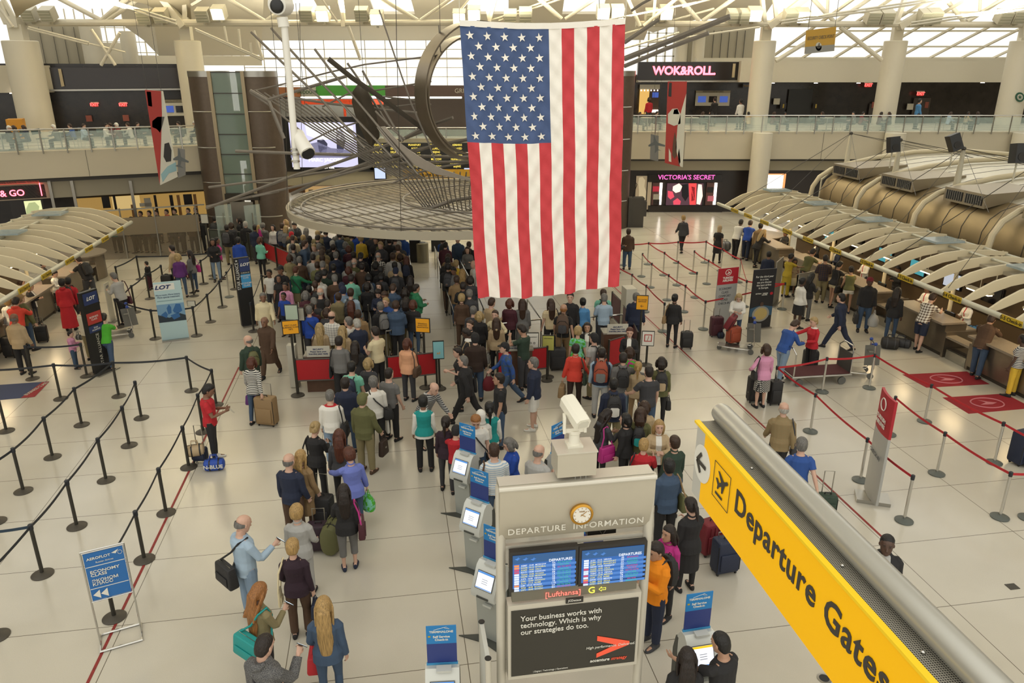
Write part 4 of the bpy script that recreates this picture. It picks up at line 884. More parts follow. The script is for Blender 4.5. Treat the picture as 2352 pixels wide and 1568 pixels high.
# crescent blade and leaf
def blade(out, inn, Y, name, m, th=.05):
    mb = M(); a = [D(x_, y_, Y) for x_, y_ in out]; b = [D(x_, y_, Y) for x_, y_ in inn]; n = len(a); o = V((0, th, 0))
    mb.loft([[a[i], b[i], b[i]+o, a[i]+o] for i in range(n)]); return mb.build(name, m, t)
HS = MATS['hoop_steel']
blade([(865, 292), (885, 322), (915, 355), (955, 382), (1000, 400), (1085, 416)], [(884, 290), (908, 318), (938, 343), (975, 367), (1015, 388), (1085, 412)], 24.2, 'crescent_blade', HS)
lp = [(824, 190), (810, 210), (808, 235), (815, 262), (828, 295), (840, 322), (852, 335)]; rp_ = [(826, 189), (842, 205), (855, 235), (864, 262), (870, 290), (872, 315), (856, 335)]
mb = M(); mb.loft([[D(a[0], a[1], 24.6), D((a[0]+b[0])/2, (a[1]+b[1])/2, 24.35), D(b[0], b[1], 24.6), D((a[0]+b[0])/2, (a[1]+b[1])/2, 24.85)] for a, b in zip(lp, rp_)]); mb.build('leaf', mat('leaf_bronze', srgb('5e564a'), .5, .5, var=.3, vscale=3), t)
for x_, y0, y1, Y in ((650, 305, -20, 25), (835, 185, -20, 24.6), (1012, 90, -20, 24), (700, 240, -20, 25.5)): M().tube([D(x_, y0, Y), D(x_, y0, Y)+V((0, 0, 6))], .008, 5).build('hanging_wire', CAB, t)
# disc canopy
C0 = V((-2.35, 28.5, 3.35)); RD = 5.95
t = thing('sculpture_disc', 'large flat metal disc of rods with pale rim suspended over the crowd', 'sculpture', C0)
mb = M(); rings = []
for i in range(96):
    a = 2*pi*i/96; d = V((cos(a), sin(a), 0)); rings.append([C0+d*(RD-.1)+V((0, 0, -.14)), C0+d*RD+V((0, 0, -.14)), C0+d*(RD+.03)+V((0, 0, .12)), C0+d*(RD-.07)+V((0, 0, .12))])
mb.loft(rings, close=True); mb.build('rim', mat('disc_rim', srgb('bdb5a0'), .4, .2), t)
def circ(r, z, rr, nm, m=RODM, a0=0, a1=360, c=C0):
    n = 64; pts = [c+V((r*cos(R(a0+(a1-a0)*i/n)), r*sin(R(a0+(a1-a0)*i/n)), z)) for i in range(n+(0 if a1-a0 == 360 else 1))]; M().tube(pts, rr, 6, close=(a1-a0 == 360)).build(nm, m, t)
circ(RD-.12, .2, .035, 'rim_rail'); circ(RD-.5, .1, .03, 'inner_hoop'); circ(3.4, .16, .035, 'inner_hoop', c=C0+V((1.6, .4, 0))); circ(2.0, .18, .03, 'inner_hoop', c=C0+V((2.8, -1.5, 0)))
dirn = (Matrix.Rotation(R(-52), 3, 'Z') @ V((1, 0, 0))); prp = V((-dirn.y, dirn.x, 0))
for i in range(-17, 18):
    o = i*.34; L = math.sqrt(max(0, (RD-.1)**2-o*o)); p = C0+prp*o+V((0, 0, .04)); M().tube([p-dirn*L, p+dirn*L], .02, 5).build('grid_rod', RODM, t)
for i in range(-3, 4):
    o = i*1.6; L = math.sqrt((RD-.1)**2-o*o); p = C0+dirn*o-V((0, 0, .03)); M().tube([p-prp*L, p+prp*L], .03, 5).build('cross_rod', RODM, t)
M().lathe([(RD-.15, -.02), (RD-.15, 0)], C0, 64).build('mesh_sheet', mat('wire_mesh', srgb('a39b88'), .6, .1, alpha=.42), t)
for a in (80, 170, 200, 260, 350): d = V((cos(R(a)), sin(R(a)), 0)); M().tube([C0+d*RD, C0+d*RD*.9+V((0, 0, 7))], .01, 5).build('hanging_wire', CAB, t)
# ---------------------------------------------------------------- hanging banners, aeroplane signs, security sign
def board(name, label, cat, pts, Y, m, th=.03, parts=(), wires=(), group=None):
    """pts: pixel corners of the face; parts: (name, pixel polygon, material)"""
    t = thing(name, label, cat, D(pts[0][0], pts[0][1], Y if not isinstance(Y, tuple) else Y[0]), 0, group)
    xs = [p[0] for p in pts]; x0, x1 = min(xs), max(xs)
    def W(x, y, off=0):
        YY = Y if not isinstance(Y, tuple) else Y[0]+(Y[1]-Y[0])*(x-x0)/(x1-x0); return D(x, y, YY)+V((0, -off, 0))
    def poly(pp, off, th_):
        mb = M(); a = [W(x, y, off) for x, y in pp]; n = len(a); b = [p+V((0, th_, 0)) for p in a]
        mb.add(a+b, [tuple(range(n)), tuple(range(2*n-1, n-1, -1))]+[(i, (i+1) % n, n+(i+1) % n, n+i) for i in range(n)]); return mb
    poly(pts, 0, th).build('panel', m, t)
    for nm, pp, mm in parts: poly(pp, .012, .008).build(nm, mm, t)
    for x, y in wires: p = W(x, y); M().tube([p, p+V((0, 0, 5))], .008, 5).build('hanging_wire', CAB, t)
    return t, W
BR, BW = mat('banner_red', srgb('a8352e'), .6), mat('banner_white', srgb('cfcdbf'), .6); BG = mat('banner_grey', srgb('55534f'), .6); BB = mat('banner_ink', srgb('2b2a2a'), .6); BP = mat('banner_pale_blue', srgb('8fb3ba'), .6)
t, W_ = board('hanging_banner', 'tapering red and white car banner hanging before the left balcony', 'banner', [(333, 206), (374, 209), (408, 406), (368, 425)], 31, BW,
    parts=(('red_field', [(333, 206), (370, 209), (372, 260), (370, 330), (367, 423)], BR), ('logo_plate', [(337, 210), (347, 211), (350, 245), (341, 243)], BB),
           ('car_picture', [(350, 278), (362, 268), (378, 268), (374, 285), (368, 305), (360, 296), (350, 292)], BG), ('car_picture', [(378, 330), (388, 327), (394, 345), (393, 370), (382, 372), (376, 360)], BB), ('swirl', [(370, 400), (385, 382), (404, 372), (406, 392), (388, 398), (374, 418)], BP)), wires=((337, 207), (370, 209)))
t, W_ = board('hanging_banner', 'tall red and white car banner hanging before the right balcony', 'banner', [(1534, 187), (1578, 187), (1568, 384), (1527, 374)], 41.5, BR,
    parts=(('white_field', [(1576, 215), (1568, 384), (1562, 382), (1552, 340), (1556, 290), (1566, 250)], BW), ('logo_plate', [(1537, 190), (1543, 190), (1542, 222), (1535, 221)], BB), ('car_picture', [(1534, 262), (1544, 250), (1556, 249), (1563, 262), (1563, 284), (1548, 289), (1534, 283)], BW), ('car_window', [(1548, 252), (1556, 250), (1560, 262), (1546, 262)], BB), ('rocket_picture', [(1546, 325), (1550, 302), (1554, 325), (1554, 358), (1549, 365), (1544, 356)], mat('banner_brown', srgb('5d4634'), .6)), ('tail_picture', [(1536, 340), (1541, 352), (1542, 372), (1536, 370)], BW), ('tail_picture', [(1560, 340), (1557, 355), (1559, 380), (1563, 372)], BG)), wires=((1540, 188), (1575, 188)))
PLN = mat('plane_grey', srgb('5a5f5f'), .5); PLB = mat('plane_board', srgb('767571'), .5)
board('aeroplane_sign', 'grey board with a cut-out aeroplane hanging below the left car banner', 'sign', [(408, 340), (424, 343), (426, 402), (409, 409)], 30.5, PLB, parts=(('aeroplane_shape', [(410, 341), (414, 350), (415, 360), (434, 370), (433, 374), (416, 370), (414, 380), (422, 386), (413, 384), (402, 381), (409, 378), (410, 368), (398, 368), (398, 364), (409, 357)], PLN),))
board('aeroplane_sign', 'grey board with a cut-out aeroplane hanging left of the right car banner', 'sign', [(1495, 308), (1513, 312), (1512, 371), (1493, 366)], 41.5, PLB, parts=(('aeroplane_shape', [(1502, 309), (1507, 322), (1510, 327), (1528, 333), (1527, 337), (1510, 334), (1512, 343), (1519, 346), (1511, 345), (1504, 352), (1505, 340), (1504, 333), (1490, 337), (1489, 333), (1501, 326)], PLN),), wires=((1497, 310), (1511, 312)))
t, W_ = board('security_sign', 'yellow and grey security check-point sign hanging at upper right', 'sign', [(1852, 70), (1921, 61), (1916, 117), (1848, 124)], 30, mat('sign_ochre', srgb('c69a33'), .5),
    parts=(('grey_strip', [(1849, 108), (1917, 102), (1916, 117), (1848, 124)], mat('sign_grey', srgb('97968f'), .5)), ('arrow_disc', [(1880+7*cos(a), 107+10*sin(a)) for a in [2*pi*i/16 for i in range(16)]], BW)), wires=((1856, 70), (1918, 62)))
xd = (W_(1921, 88)-W_(1852, 95)).normalized(); text('SECURITY CHECK-POINT', .17, W_(1885, 86, .02), xd, (0, 0, 1), mat('sign_text_grey', srgb('6b6454'), .6), t, sx=.52); text('\u2193', .26, W_(1880, 107, .035), xd, (0, 0, 1), BG, t, 'arrow', .03)
# ---------------------------------------------------------------- camera pole hanging at the left of the hall
PW = mat('pole_white', srgb('dedbd0'), .4)
t = thing('camera_pole', 'white ceiling pole carrying two surveillance cameras', 'camera pole', D(680, 388, 12))
M().tube([D(652, 50, 12), D(668, 220, 12), D(682, 388, 12)], .05, 14).build('pole', PW, t)
M().tube([D(648, 40, 12), D(652, 62, 12)], .08, 14).build('pole_sleeve', PW, t)
c = D(641, 12, 12); M().tube([c+V((0, .22, .02)), c+V((0, -.12, 0))], [(.16, .16), (.13, .14)], 18).build('dome_housing', PW, t); M().ball(c+V((0, -.12, -.02)), (.1, .06, .1), 16, 10).build('camera_lens', BLACK, t)
c = D(690, 325, 12); cm_ = M().tube([c+V((-.06, .1, .10)), c+V((.0, 0, .02)), c+V((.14, -.15, -.16))], [.10, .10, .12], 16).build('camera_housing', PW, t); M().tube([c+V((.14, -.15, -.16)), c+V((.15, -.165, -.17))], .10, 16).build('camera_window', BLACK, t)
for y in (345, 356, 372): p = D(679 if y > 350 else 677, y, 12); M().tube([p, p+V((0, 0, .03))], .068, 14).build('clamp', STEEL, t)
# ---------------------------------------------------------------- shop fronts, screens and signs on the far walls
NEONR = emis('neon_red', (1, .09, .12), 5); NEONP = emis('neon_pink', (.9, .12, .45), 1.3); GLOWW = emis('glow_warm', (1, .72, .38), .8); GLOWH = emis('glow_white', (1, .9, .8), 2.2); EXITM = emis('exit_red', (1, .08, .07), 2.5)
SCRB = emis('screen_blue', srgb('3c55a0'), .8); MARB = mat('sign_black', srgb('241f1d'), .25); PAPER = mat('paper', srgb('b9b5a6'), .6)
def mpp(fr, x, y, d):                       # metres per pixel on a wall
    a, z = fr.px(x, y, d); p = fr.P(a, d, z) - V((0, 0, CAMH)); return (p.y*cP-p.z*sP)/FPX
class Wall:
    def __init__(s, fr, name, label, cat, x, y, d, group=None):
        a, z = fr.px(x, y, d); s.fr, s.d = fr, d; s.t = thing(name, label, cat, fr.P(a, d, z), 0, group); s.k = 0
    def r(s, name, m, x0, y0, x1, y1, off=0.0, t=.05, parent=None):
        mb = M(); s.fr.rect(mb, s.d-off, x0, y0, x1, y1, t); return mb.build(name, m, parent or s.t)
    def poly(s, name, m, pts, off=0.02, th=.02, parent=None):
        mb = M(); A_ = [s.fr.P(*(lambda q: (q[0], s.d-off, q[1]))(s.fr.px(x, y, s.d-off))) for x, y in pts]; n = len(A_); B_ = [p-s.fr.n*th for p in A_]
        mb.add(A_+B_, [tuple(range(n)), tuple(range(2*n-1, n-1, -1))]+[(i, (i+1) % n, n+(i+1) % n, n+i) for i in range(n)]); return mb.build(name, m, parent or s.t)
    def txt(s, st, px, x, y, m, off=.06, parent=None, **k):
        a, z = s.fr.px(x, y, s.d-off); return text(st, px*mpp(s.fr, x, y, s.d), s.fr.P(a, s.d-off, z), s.fr.e, (0, 0, 1), m, parent or s.t, **k)
# right: noodle counter with neon sign
w = Wall(FR, 'restaurant_sign', 'black sign band with glowing red neon lettering on the upper right level', 'sign', 1584, 163, 6.0)
w.r('sign_board', MARB, 1466, 142, 1703, 184, 0, .3); w.txt('WOK&ROLL.', 25, 1572, 163, NEONR, .05, bold=.04, name='neon_lettering', sx=1.0)
w.r('lantern', mat('lantern_cream', srgb('b9a987'), .5), 1684, 146, 1690, 178, .08); w.r('sill_rail', STEEL, 1466, 185, 1703, 188, .1)
w = Wall(FR, 'food_stall', 'glowing yellow food stall opening under the upper right red neon sign', 'food stall', 1490, 228, 7.6)
w.r('back_wall', emis('stall_yellow', (.95, .55, .14), .6), 1470, 205, 1492, 262); w.r('back_wall', mat('stall_brown', srgb('4a3626'), .6), 1492, 205, 1515, 262); w.r('header', PAPER, 1470, 194, 1516, 205, .05); w.r('menu_screen', SCRB, 1499, 212, 1513, 224, .06); w.r('lit_counter', GLOWH, 1486, 252, 1512, 258, .06)
for i in range(6): w.r('spot_lamp', GLOWH, 1472+i*7.5, 206, 1474.5+i*7.5, 209, .1)
w = Wall(FR, 'flight_monitor_panel', 'pale panel with three arrival and departure screens on the upper right level', 'information panel', 1638, 226, 7.8)
w.r('panel', PAPER, 1599, 208, 1678, 243); w.r('header', mat('header_tan', srgb('8f866f'), .6), 1599, 208, 1678, 213, .04); w.txt('ARRIVALS/DEPARTURES', 4.5, 1638, 210.5, BB, .06)
for x0, c in ((1604, SCRB), (1629, SCREEN_OFF), (1654, SCRB)): w.r('screen', c, x0, 221, x0+18, 235, .04)
w = Wall(FR, 'door_opening', 'wide black doorway in the dark wall right of the first white column', 'doorway', 1840, 234, 7.8); w.r('opening', BLACK, 1813, 205, 1868, 265)
for x0, x1, y0, lab in ((2100, 2140, 225, 'under the lit exit sign at far right'), (1998, 2018, 238, 'beside the second white column')):
    w = Wall(FR, 'service_door', 'brown-grey double door %s' % lab, 'door', x0, 240, 7.8); w.r('door_leaf', mat('door_brown', srgb('3a322c'), .5), x0, y0, x1-1, 265); w.r('door_notice', mat('notice_red', srgb('8a4a3c'), .6), x1-14, 234, x1-6, 248, .04)
for fr, x, y, d, lab in ((FR, 1995, 195, 7.6, 'small red exit sign left of the middle right column'), (FR, 2115, 215, 7.6, 'red exit sign over the far right doors'), (FL, 217, 240, 7.6, 'left red exit sign in the dark upper left wall'), (FL, 283, 240, 7.6, 'right red exit sign in the dark upper left wall')):
    w = Wall(fr, 'exit_sign', lab, 'exit sign', x, y, d); w.r('housing', PAPER, x-9, y-6, x+9, y-4, .02); w.r('panel', mat('exit_panel', srgb('701812'), .5, emit=.5, ecol=(.6, .03, .02)), x-7, y-4, x+7, y+5, .02); w.txt('EXIT', 9, x, y+.5, EXITM, .05, bold=.03)
for fr, x, y, lab in ((FR, 1785, 233, 'white notice on the dark wall right of the first right column'), (FR, 2092, 245, 'red and white notice on the far right door'), (FL, 203, 272, 'left red warning notice on the upper left doors'), (FL, 288, 271, 'right red warning notice on the upper left doors')):
    w = Wall(fr, 'wall_notice', lab, 'notice', x, y, 7.7); w.r('sheet', PAPER if 'white' in lab else mat('notice_red', srgb('8a2a22'), .6), x-7, y-7, x+7, y+7, .02)
for x in (1800, 1875):
    w = Wall(FR, 'toilet_sign', 'small brown sign with yellow figure %s the black doorway' % ('left of' if x == 1800 else 'right of'), 'sign', x, 243, 7.6); w.r('panel', MARB, x-7, 237, x+7, 250, .02); w.r('figure', mat('figure_gold', srgb('b39a3c'), .5), x-1.5, 239, x+1.5, 248, .04)
w = Wall(FR, 'round_coffee_sign', 'round green and white coffee shop sign on the column at the right edge', 'sign', 2343, 223, 1.2)
w.poly('green_disc', mat('cof_green', srgb('2f5a45'), .5), [(2343+10*cos(a), 223+11*sin(a)) for a in [2*pi*i/24 for i in range(24)]], .0, .06); w.poly('white_ring', PAPER, [(2343+6.5*cos(a), 223+7*sin(a)) for a in [2*pi*i/20 for i in range(20)]], .03); w.poly('emblem', mat('cof_green', srgb('2f5a45'), .5), [(2343+5*x, 223-5*y) for x, y in star_pts(1)], .05)
w = Wall(FR, 'gate_wall_sign', 'tiny yellow lettering sign beside the first right column', 'sign', 1722, 197, 7.4); w.r('panel', MARB, 1707, 192, 1735, 202); w.txt('Rooms 1-12', 5, 1721, 197, mat('gold_ink', srgb('b58a1c'), .5), .04)
# left upper level
w = Wall(FL, 'flight_monitor_panel', 'pale panel with two arrival and departure screens on the upper left level', 'information panel', 400, 248, 7.6)
w.r('panel', PAPER, 378, 236, 428, 266); w.r('header', mat('header_tan', srgb('8f866f'), .6), 378, 229, 428, 235); w.txt('ARRIVALS/DEPARTURES', 5, 404, 232, BB, .06)
for x0, c in ((381, SCRB), (403, SCREEN_OFF)): w.r('screen', c, x0, 243, x0+17, 258, .04)
w = Wall(FL, 'yellow_booth', 'orange yellow booth at the left edge of the upper level', 'booth', 30, 290, 3.0); w.r('front', mat('booth_yellow', srgb('c98a1a'), .5), 12, 274, 50, 320, 0, .8); w.txt('T', 14, 27, 295, PAPER, .05)
w = Wall(FL, 'wall_lantern', 'tall cream lantern strip on the dark band at upper left', 'lamp', 141, 178, 7.2); w.poly('strip', mat('lantern_cream', srgb('b9a987'), .5), [(133, 158), (140, 158), (148, 198), (141, 199)])
# left ground level
w = Wall(FL, 'shop_sign', 'black sign band with red neon lettering at the left edge, ground level', 'sign', 20, 445, 1.0)
w.r('sign_board', MARB, -60, 427, 102, 458, 0, .2); w.txt('GRAB & GO', 20, -5, 446, NEONR, .05, bold=.015, name='neon_lettering'); w.r('red_glow_strip', mat('red_trim', srgb('a85a4c'), .5, emit=.4, ecol=(.8, .1, .06)), -60, 418, 90, 424, .1); w.r('red_tube', NEONR, 89, 420, 91, 450, .12)
w = Wall(FL, 'lit_poster', 'pale yellow-green glowing poster below the red neon sign at left', 'poster', 75, 480, 1.2); w.r('frame', MARB, 20, 457, 98, 505); w.r('picture', emis('poster_glow', srgb('cfd29a'), 1.0), 54, 461, 93, 500, .04); w.poly('picture_shape', emis('poster_shape', srgb('a9b27c'), .8), [(60, 480), (66, 466), (80, 464), (90, 474), (88, 492), (72, 498), (61, 492)], .08)
w = Wall(FL, 'cafe', 'warmly lit cafe front with yellow walls beneath the left balcony', 'shop', 310, 480, 2.2)
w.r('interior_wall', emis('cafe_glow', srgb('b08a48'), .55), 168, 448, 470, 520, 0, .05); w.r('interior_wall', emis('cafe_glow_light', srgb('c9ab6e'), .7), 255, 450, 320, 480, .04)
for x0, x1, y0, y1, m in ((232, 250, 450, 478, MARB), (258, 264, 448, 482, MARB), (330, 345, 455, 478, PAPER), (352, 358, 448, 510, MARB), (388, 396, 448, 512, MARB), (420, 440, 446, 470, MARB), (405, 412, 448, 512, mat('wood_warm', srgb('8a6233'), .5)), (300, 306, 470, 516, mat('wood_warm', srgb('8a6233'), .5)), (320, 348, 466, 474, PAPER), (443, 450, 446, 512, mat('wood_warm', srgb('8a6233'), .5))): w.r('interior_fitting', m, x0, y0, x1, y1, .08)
for x in (108, 160, 295, 465): mb = M(); FL.rect(mb, .9, x, 415, x+7, 520, .1); w_ = mb.build('mullion', STEEL, w.t)
w.r('white_sill', PAPER, 160, 478, 470, 481, 1.2)
# frosted glass partition on the floor in front of it
t = thing('glass_partition', 'long frosted glass partition with steel posts at far left behind the queue', 'partition', G(230, 600)); p0, p1 = G(205, 600), G(468, 584)
gm = mat('smoked_glass', srgb('7c6f5a'), .1, alpha=.35); bm2 = mat('frosted_band', srgb('8a7d66'), .35, alpha=.85)
M().bar(p0+V((0, 0, .55)), p1+V((0, 0, .55)), .03, 1.05).build('glass_pane', gm, t); M().bar(p0+V((0, 0, 1.48)), p1+V((0, 0, 1.48)), .03, .78).build('frosted_pane', bm2, t)
for f in (0, .33, .62, .98): p = p0.lerp(p1, f); M().tube([p, p+V((0, 0, 2.3))], .035, 8).build('post', STEEL, t)
# right ground level: lingerie shop
w = Wall(FR, 'lingerie_shop', 'black shop front with pink sign lettering and glowing windows', 'shop', 1560, 440, .84)
w.r('fascia', MARB, 1489, 401, 1660, 418, .12, .14); w.r('base', MARB, 1489, 472, 1660, 492, .1, .12); w.txt('VICTORIA\'S SECRET', 14.5, 1577, 407.5, NEONP, .16, bold=.01, sx=1.02)
for x0, x1, m in ((1499, 1516, mat('window_display', srgb('6a4a44'), .5)), (1624, 1641, mat('window_display', srgb('6a4a44'), .5))): w.r('display_window', m, x0, 419, x1, 471, .05); 
for x0 in (1516, 1642): w.r('light_tube', GLOWH, x0, 420, x0+6, 470, .08)
for x, y, c in ((1507, 434, NEONR), (1508, 452, PAPER), (1508, 464, MARB), (1632, 436, MARB), (1633, 456, mat('pink_box', srgb('b0606a'), .5, emit=.4))): w.r('display_item', c if c is not NEONR else mat('red_bra', srgb('a8283a'), .5, emit=.4), x-7, y-6, x+7, y+6, .1)
sc = w.r('video_screen', emis('screen_dark_rose', srgb('4a3038'), 1.0), 1533, 421, 1616, 471, .06)
for m, pts in ((emis('scr_red', srgb('c83a3a'), 1.3), [(1582, 421), (1600, 421), (1598, 470), (1584, 470)]), (emis('scr_pale', srgb('e8c8b0'), 1.4), [(1546, 428), (1560, 421), (1567, 428), (1562, 440), (1552, 443), (1545, 437)]), (emis('scr_rose', srgb('c04050'), 1.2), [(1534, 438), (1545, 440), (1549, 452), (1540, 458), (1534, 452)]), (emis('scr_rose', srgb('c04050'), 1.2), [(1546, 462), (1556, 455), (1564, 462), (1562, 470), (1547, 470)]), (emis('scr_pale', srgb('e8c8b0'), 1.4), [(1604, 423), (1612, 424), (1614, 450), (1608, 470), (1600, 468), (1602, 440)]), (emis('scr_black', srgb('151018'), .5), [(1566, 424), (1580, 422), (1582, 450), (1574, 462), (1566, 450)]), (emis('scr_black', srgb('151018'), .5), [(1588, 428), (1596, 430), (1596, 460), (1588, 462)])): w.poly('picture_shape', m, pts, .10, parent=sc)
w = Wall(FR, 'fashion_poster', 'tall sepia fashion poster left of the pink shop lettering', 'poster', 1475, 440, .84); w.r('panel', mat('poster_sepia', srgb('a8977a'), .5, emit=.25, ecol=srgb('a8977a')), 1462, 404, 1498, 481, .02)
w.poly('picture_shape', mat('poster_pale', srgb('cdbf9f'), .5, emit=.25, ecol=srgb('cdbf9f')), [(1468, 408), (1476, 406), (1482, 414), (1480, 428), (1484, 440), (1482, 470), (1466, 466), (1468, 440), (1466, 420)], .04); w.r('mullion', MARB, 1487, 404, 1489, 481, .06)
w = Wall(FR, 'orange_light_box', 'glowing white light box with orange frame right of the ground column', 'sign', 1781, 418, .84); w.r('frame', emis('orange_glow', (.95, .35, .12), .9), 1758, 399, 1806, 448, 0, .1); w.r('panel', emis('box_white', (1, .93, .85), 2.2), 1764, 402, 1800, 446, .04)
w = Wall(FR, 'ticket_machine', 'dark grey machine cabinet at the foot of the bronze tower', 'machine', 1460, 500, 2.5)
p = G(1457, 520); M().box(p+V((0, 0, .8)), (.85, .6, 1.6)).build('cabinet', DGREY, w.t); M().box(p+V((.45, 0, 1.0)), (.25, .5, .8)).build('side_unit', DGREY, w.t); M().tube([p+V((-.2, -.1, 1.6)), p+V((.0, -.1, 2.3)), p+V((-.15, -.1, 2.5))], .02, 5).build('cable', BLACK, w.t)
w.t.location = p; 
for c_ in w.t.children: c_.matrix_parent_inverse = w.t.matrix_basis.inverted()
# centre: video wall, flight board, gate sign, food bands
w = Wall(FC, 'video_wall', 'big video screen showing a cloudy lilac advert behind the metal sculpture', 'screen', 740, 332, -1.7)
w.r('frame', BLACK, 642, 268, 852, 394, 0, .3); sc = w.r('display', emis('led_lilac', srgb('b9b6cf'), 1.1), 662, 281, 816, 384, .03)
for m, pts in ((emis('led_white', srgb('eeebf5'), 1.2), [(700, 284), (760, 282), (810, 290), (812, 330), (770, 318), (735, 322), (705, 310)]), (emis('led_grey', srgb('77758f'), .9), [(668, 322), (690, 318), (712, 330), (730, 326), (760, 340), (812, 345), (812, 362), (668, 362)]), (emis('led_dark', srgb('3c3b50'), .7), [(728, 322), (742, 318), (752, 330), (750, 352), (734, 354)]), (emis('led_dark', srgb('3c3b50'), .7), [(772, 300), (786, 296), (794, 320), (788, 350), (774, 352)]), (emis('led_dark', srgb('3c3b50'), .7), [(700, 345), (720, 342), (724, 362), (700, 364)])): w.poly('picture_shape', m, pts, .06, parent=sc)
w.txt('MARC JACOBS', 10.5, 748, 367.5, GLOWH, .1, sx=1.15, parent=sc); w.txt('NEW YORK', 5, 755, 385.5, GLOWH, .1)
w = Wall(FC, 'flight_board', 'wide black departures board with rows of yellow flight text behind the sculpture', 'departures board', 970, 358, -1.7)
w.r('board', BLACK, 846, 328, 1130, 390, 0, .2)
random.seed(3); TY = emis('board_yellow', (.95, .72, .12), 1.0)
names = ['PARIS CDG', 'WARSAW', 'ISTANBUL-AIR', 'COUNTER', 'GATE', 'REMARKS', 'SEOUL', 'ROME', 'FRANKFURT', 'DELAYED', 'ZURICH', 'OSLO', 'TOKYO', 'MOSCOW', 'BEIJING']
for j in range(7):
    y = 333+j*8.2
    for i, x in enumerate((868, 908, 952, 1002, 1050)): w.txt(random.choice(names), 6.5, x, y, TY, .05, bold=.01, sx=.8, name='flight_text')
w = Wall(FC, 'gates_sign', 'yellow Departure Gates sign under the flight board behind the sculpture', 'sign', 1000, 402, -2.0); w.r('panel', mat('sign_amber', srgb('b58a20'), .5), 925, 389, 1110, 414, 0, .12); w.txt('Departure Gates', 13, 980, 401, INK, .03)
for x in (872, 1078): w = Wall(FC, 'hanging_monitor', 'small lit monitor %s the amber gate sign' % ('left of' if x == 872 else 'right of'), 'screen', x, 402, -1.9); w.r('housing', BLACK, x-14, 383, x+14, 414, 0, .12); w.r('display', emis('pale_screen2', srgb('a8b4d0'), 1.2), x-12, 386, x+12, 410, .02)
w = Wall(FC, 'food_band', 'long green and brown shop sign band high in the far centre', 'sign', 860, 208, .3)
w.r('brown_band', mat('band_brown', srgb('54423c'), .6), 884, 196, 1140, 222); w.r('green_band', mat('band_green', srgb('4b9a3a'), .5), 725, 196, 884, 220); w.r('orange_band', mat('band_orange', srgb('a5683c'), .5), 640, 200, 690, 222); w.r('grey_band', PAPER, 690, 200, 725, 222); w.txt('PRODUCE', 10, 706, 212, mat('produce_green', srgb('3a5a3a'), .6), .06, bold=.03); w.txt('GRILL', 14, 1062, 209, PAPER, .06)
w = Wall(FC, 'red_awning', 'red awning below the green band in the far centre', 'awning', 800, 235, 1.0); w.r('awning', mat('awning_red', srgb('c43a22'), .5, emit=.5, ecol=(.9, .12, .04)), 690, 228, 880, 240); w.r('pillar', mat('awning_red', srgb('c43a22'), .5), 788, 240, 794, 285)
w = Wall(FC, 'duty_free_shop', 'warm lit shop interior behind the sculpture disc', 'shop', 850, 450, 1.5); 
for x0, x1, y0, y1, c in ((700, 790, 428, 448, 'c09a62'), (705, 800, 455, 500, 'b58c55'), (800, 930, 430, 500, '7a5d3c'), (930, 1000, 430, 510, '8a6b48'), (1000, 1090, 425, 510, '6e5a44')): w.r('display_wall', emis('shopglow_'+c, srgb(c), .6), x0, y0, x1, y1, 0, .1)
random.seed(5)
for i in range(26): x = random.uniform(705, 1080); y = random.uniform(432, 500); c = random.choice(('2e2620', '9c8a6a', '44604c', 'b7a27c', '5a3024')); w.r('goods', mat('goods_'+c, srgb(c), .6), x, y, x+random.uniform(4, 14), y+random.uniform(5, 16), .15)
# small lamps in the far ceiling soffits
for i, (fr, x, y) in enumerate(((FR, 1775, 190), (FR, 1874, 190), (FR, 1972, 190), (FR, 2257, 189), (FL, 28, 213))):
    a, z = fr.px(x, y, 5.8 if fr is FR else 7.2); c = fr.P(a, 5.8 if fr is FR else 7.2, z); tag(M().tube([c, c-V((0, 0, .04))], .12, 12).build('downlight', GLOWH), 'small round downlight glowing under the soffit, ' + ('%s from the left on the right side' % ORD[i] if i < 4 else 'at the left edge'), 'lamp')
# ---------------------------------------------------------------- cafe tables and chairs on the balconies
def cafe_set(fr, a, d, lab, grp, cm):
    p = fr.P(a, d, DK); t = thing('cafe_table', 'pale cafe table '+lab, 'table', p)
    M().tube([p+V((0, 0, .72)), p+V((0, 0, .75))], .42, 20).build('tabletop', mat('table_pale', srgb('b9b8a8'), .3), t); M().tube([p, p+V((0, 0, .72))], .03, 8).build('leg', STEEL, t); M().tube([p, p+V((0, 0, .02))], .25, 16).build('base', STEEL, t)
    for s in (-1, 1):
        c = p+fr.e*(s*.72); t = thing('cafe_chair', 'chair %s of the cafe table %s' % ('left' if s < 0 else 'right', lab), 'chair', c)
        M().box(c+V((0, 0, .45)), (.38, .38, .03)).build('seat', cm, t); b = M(); b.bar(c+fr.e*(s*.19)+V((0, 0, .65)), c+fr.e*(s*.22)+V((0, 0, .88)), .36, .03, fr.n); b.build('backrest', cm, t)
        for q in ((-.16, -.16), (.16, -.16), (.16, .16), (-.16, .16)): M().tube([c+V((q[0], q[1], 0)), c+V((q[0], q[1], .45))], .012, 5).build('leg', STEEL, t)
COLX = [FR.px(x, 100, 1.5)[0] for x in (1757, 2058, 2352)]
GCH = mat('chair_green_grey', srgb('4c5a55'), .5)
for i, a in enumerate((-5.2, -2.6, -.3, 2.0, 4.6, 7.0)): cafe_set(FL, a, 1.4, 'at the left balcony rail, %s from its end' % ORD[i], 'l', GCH)
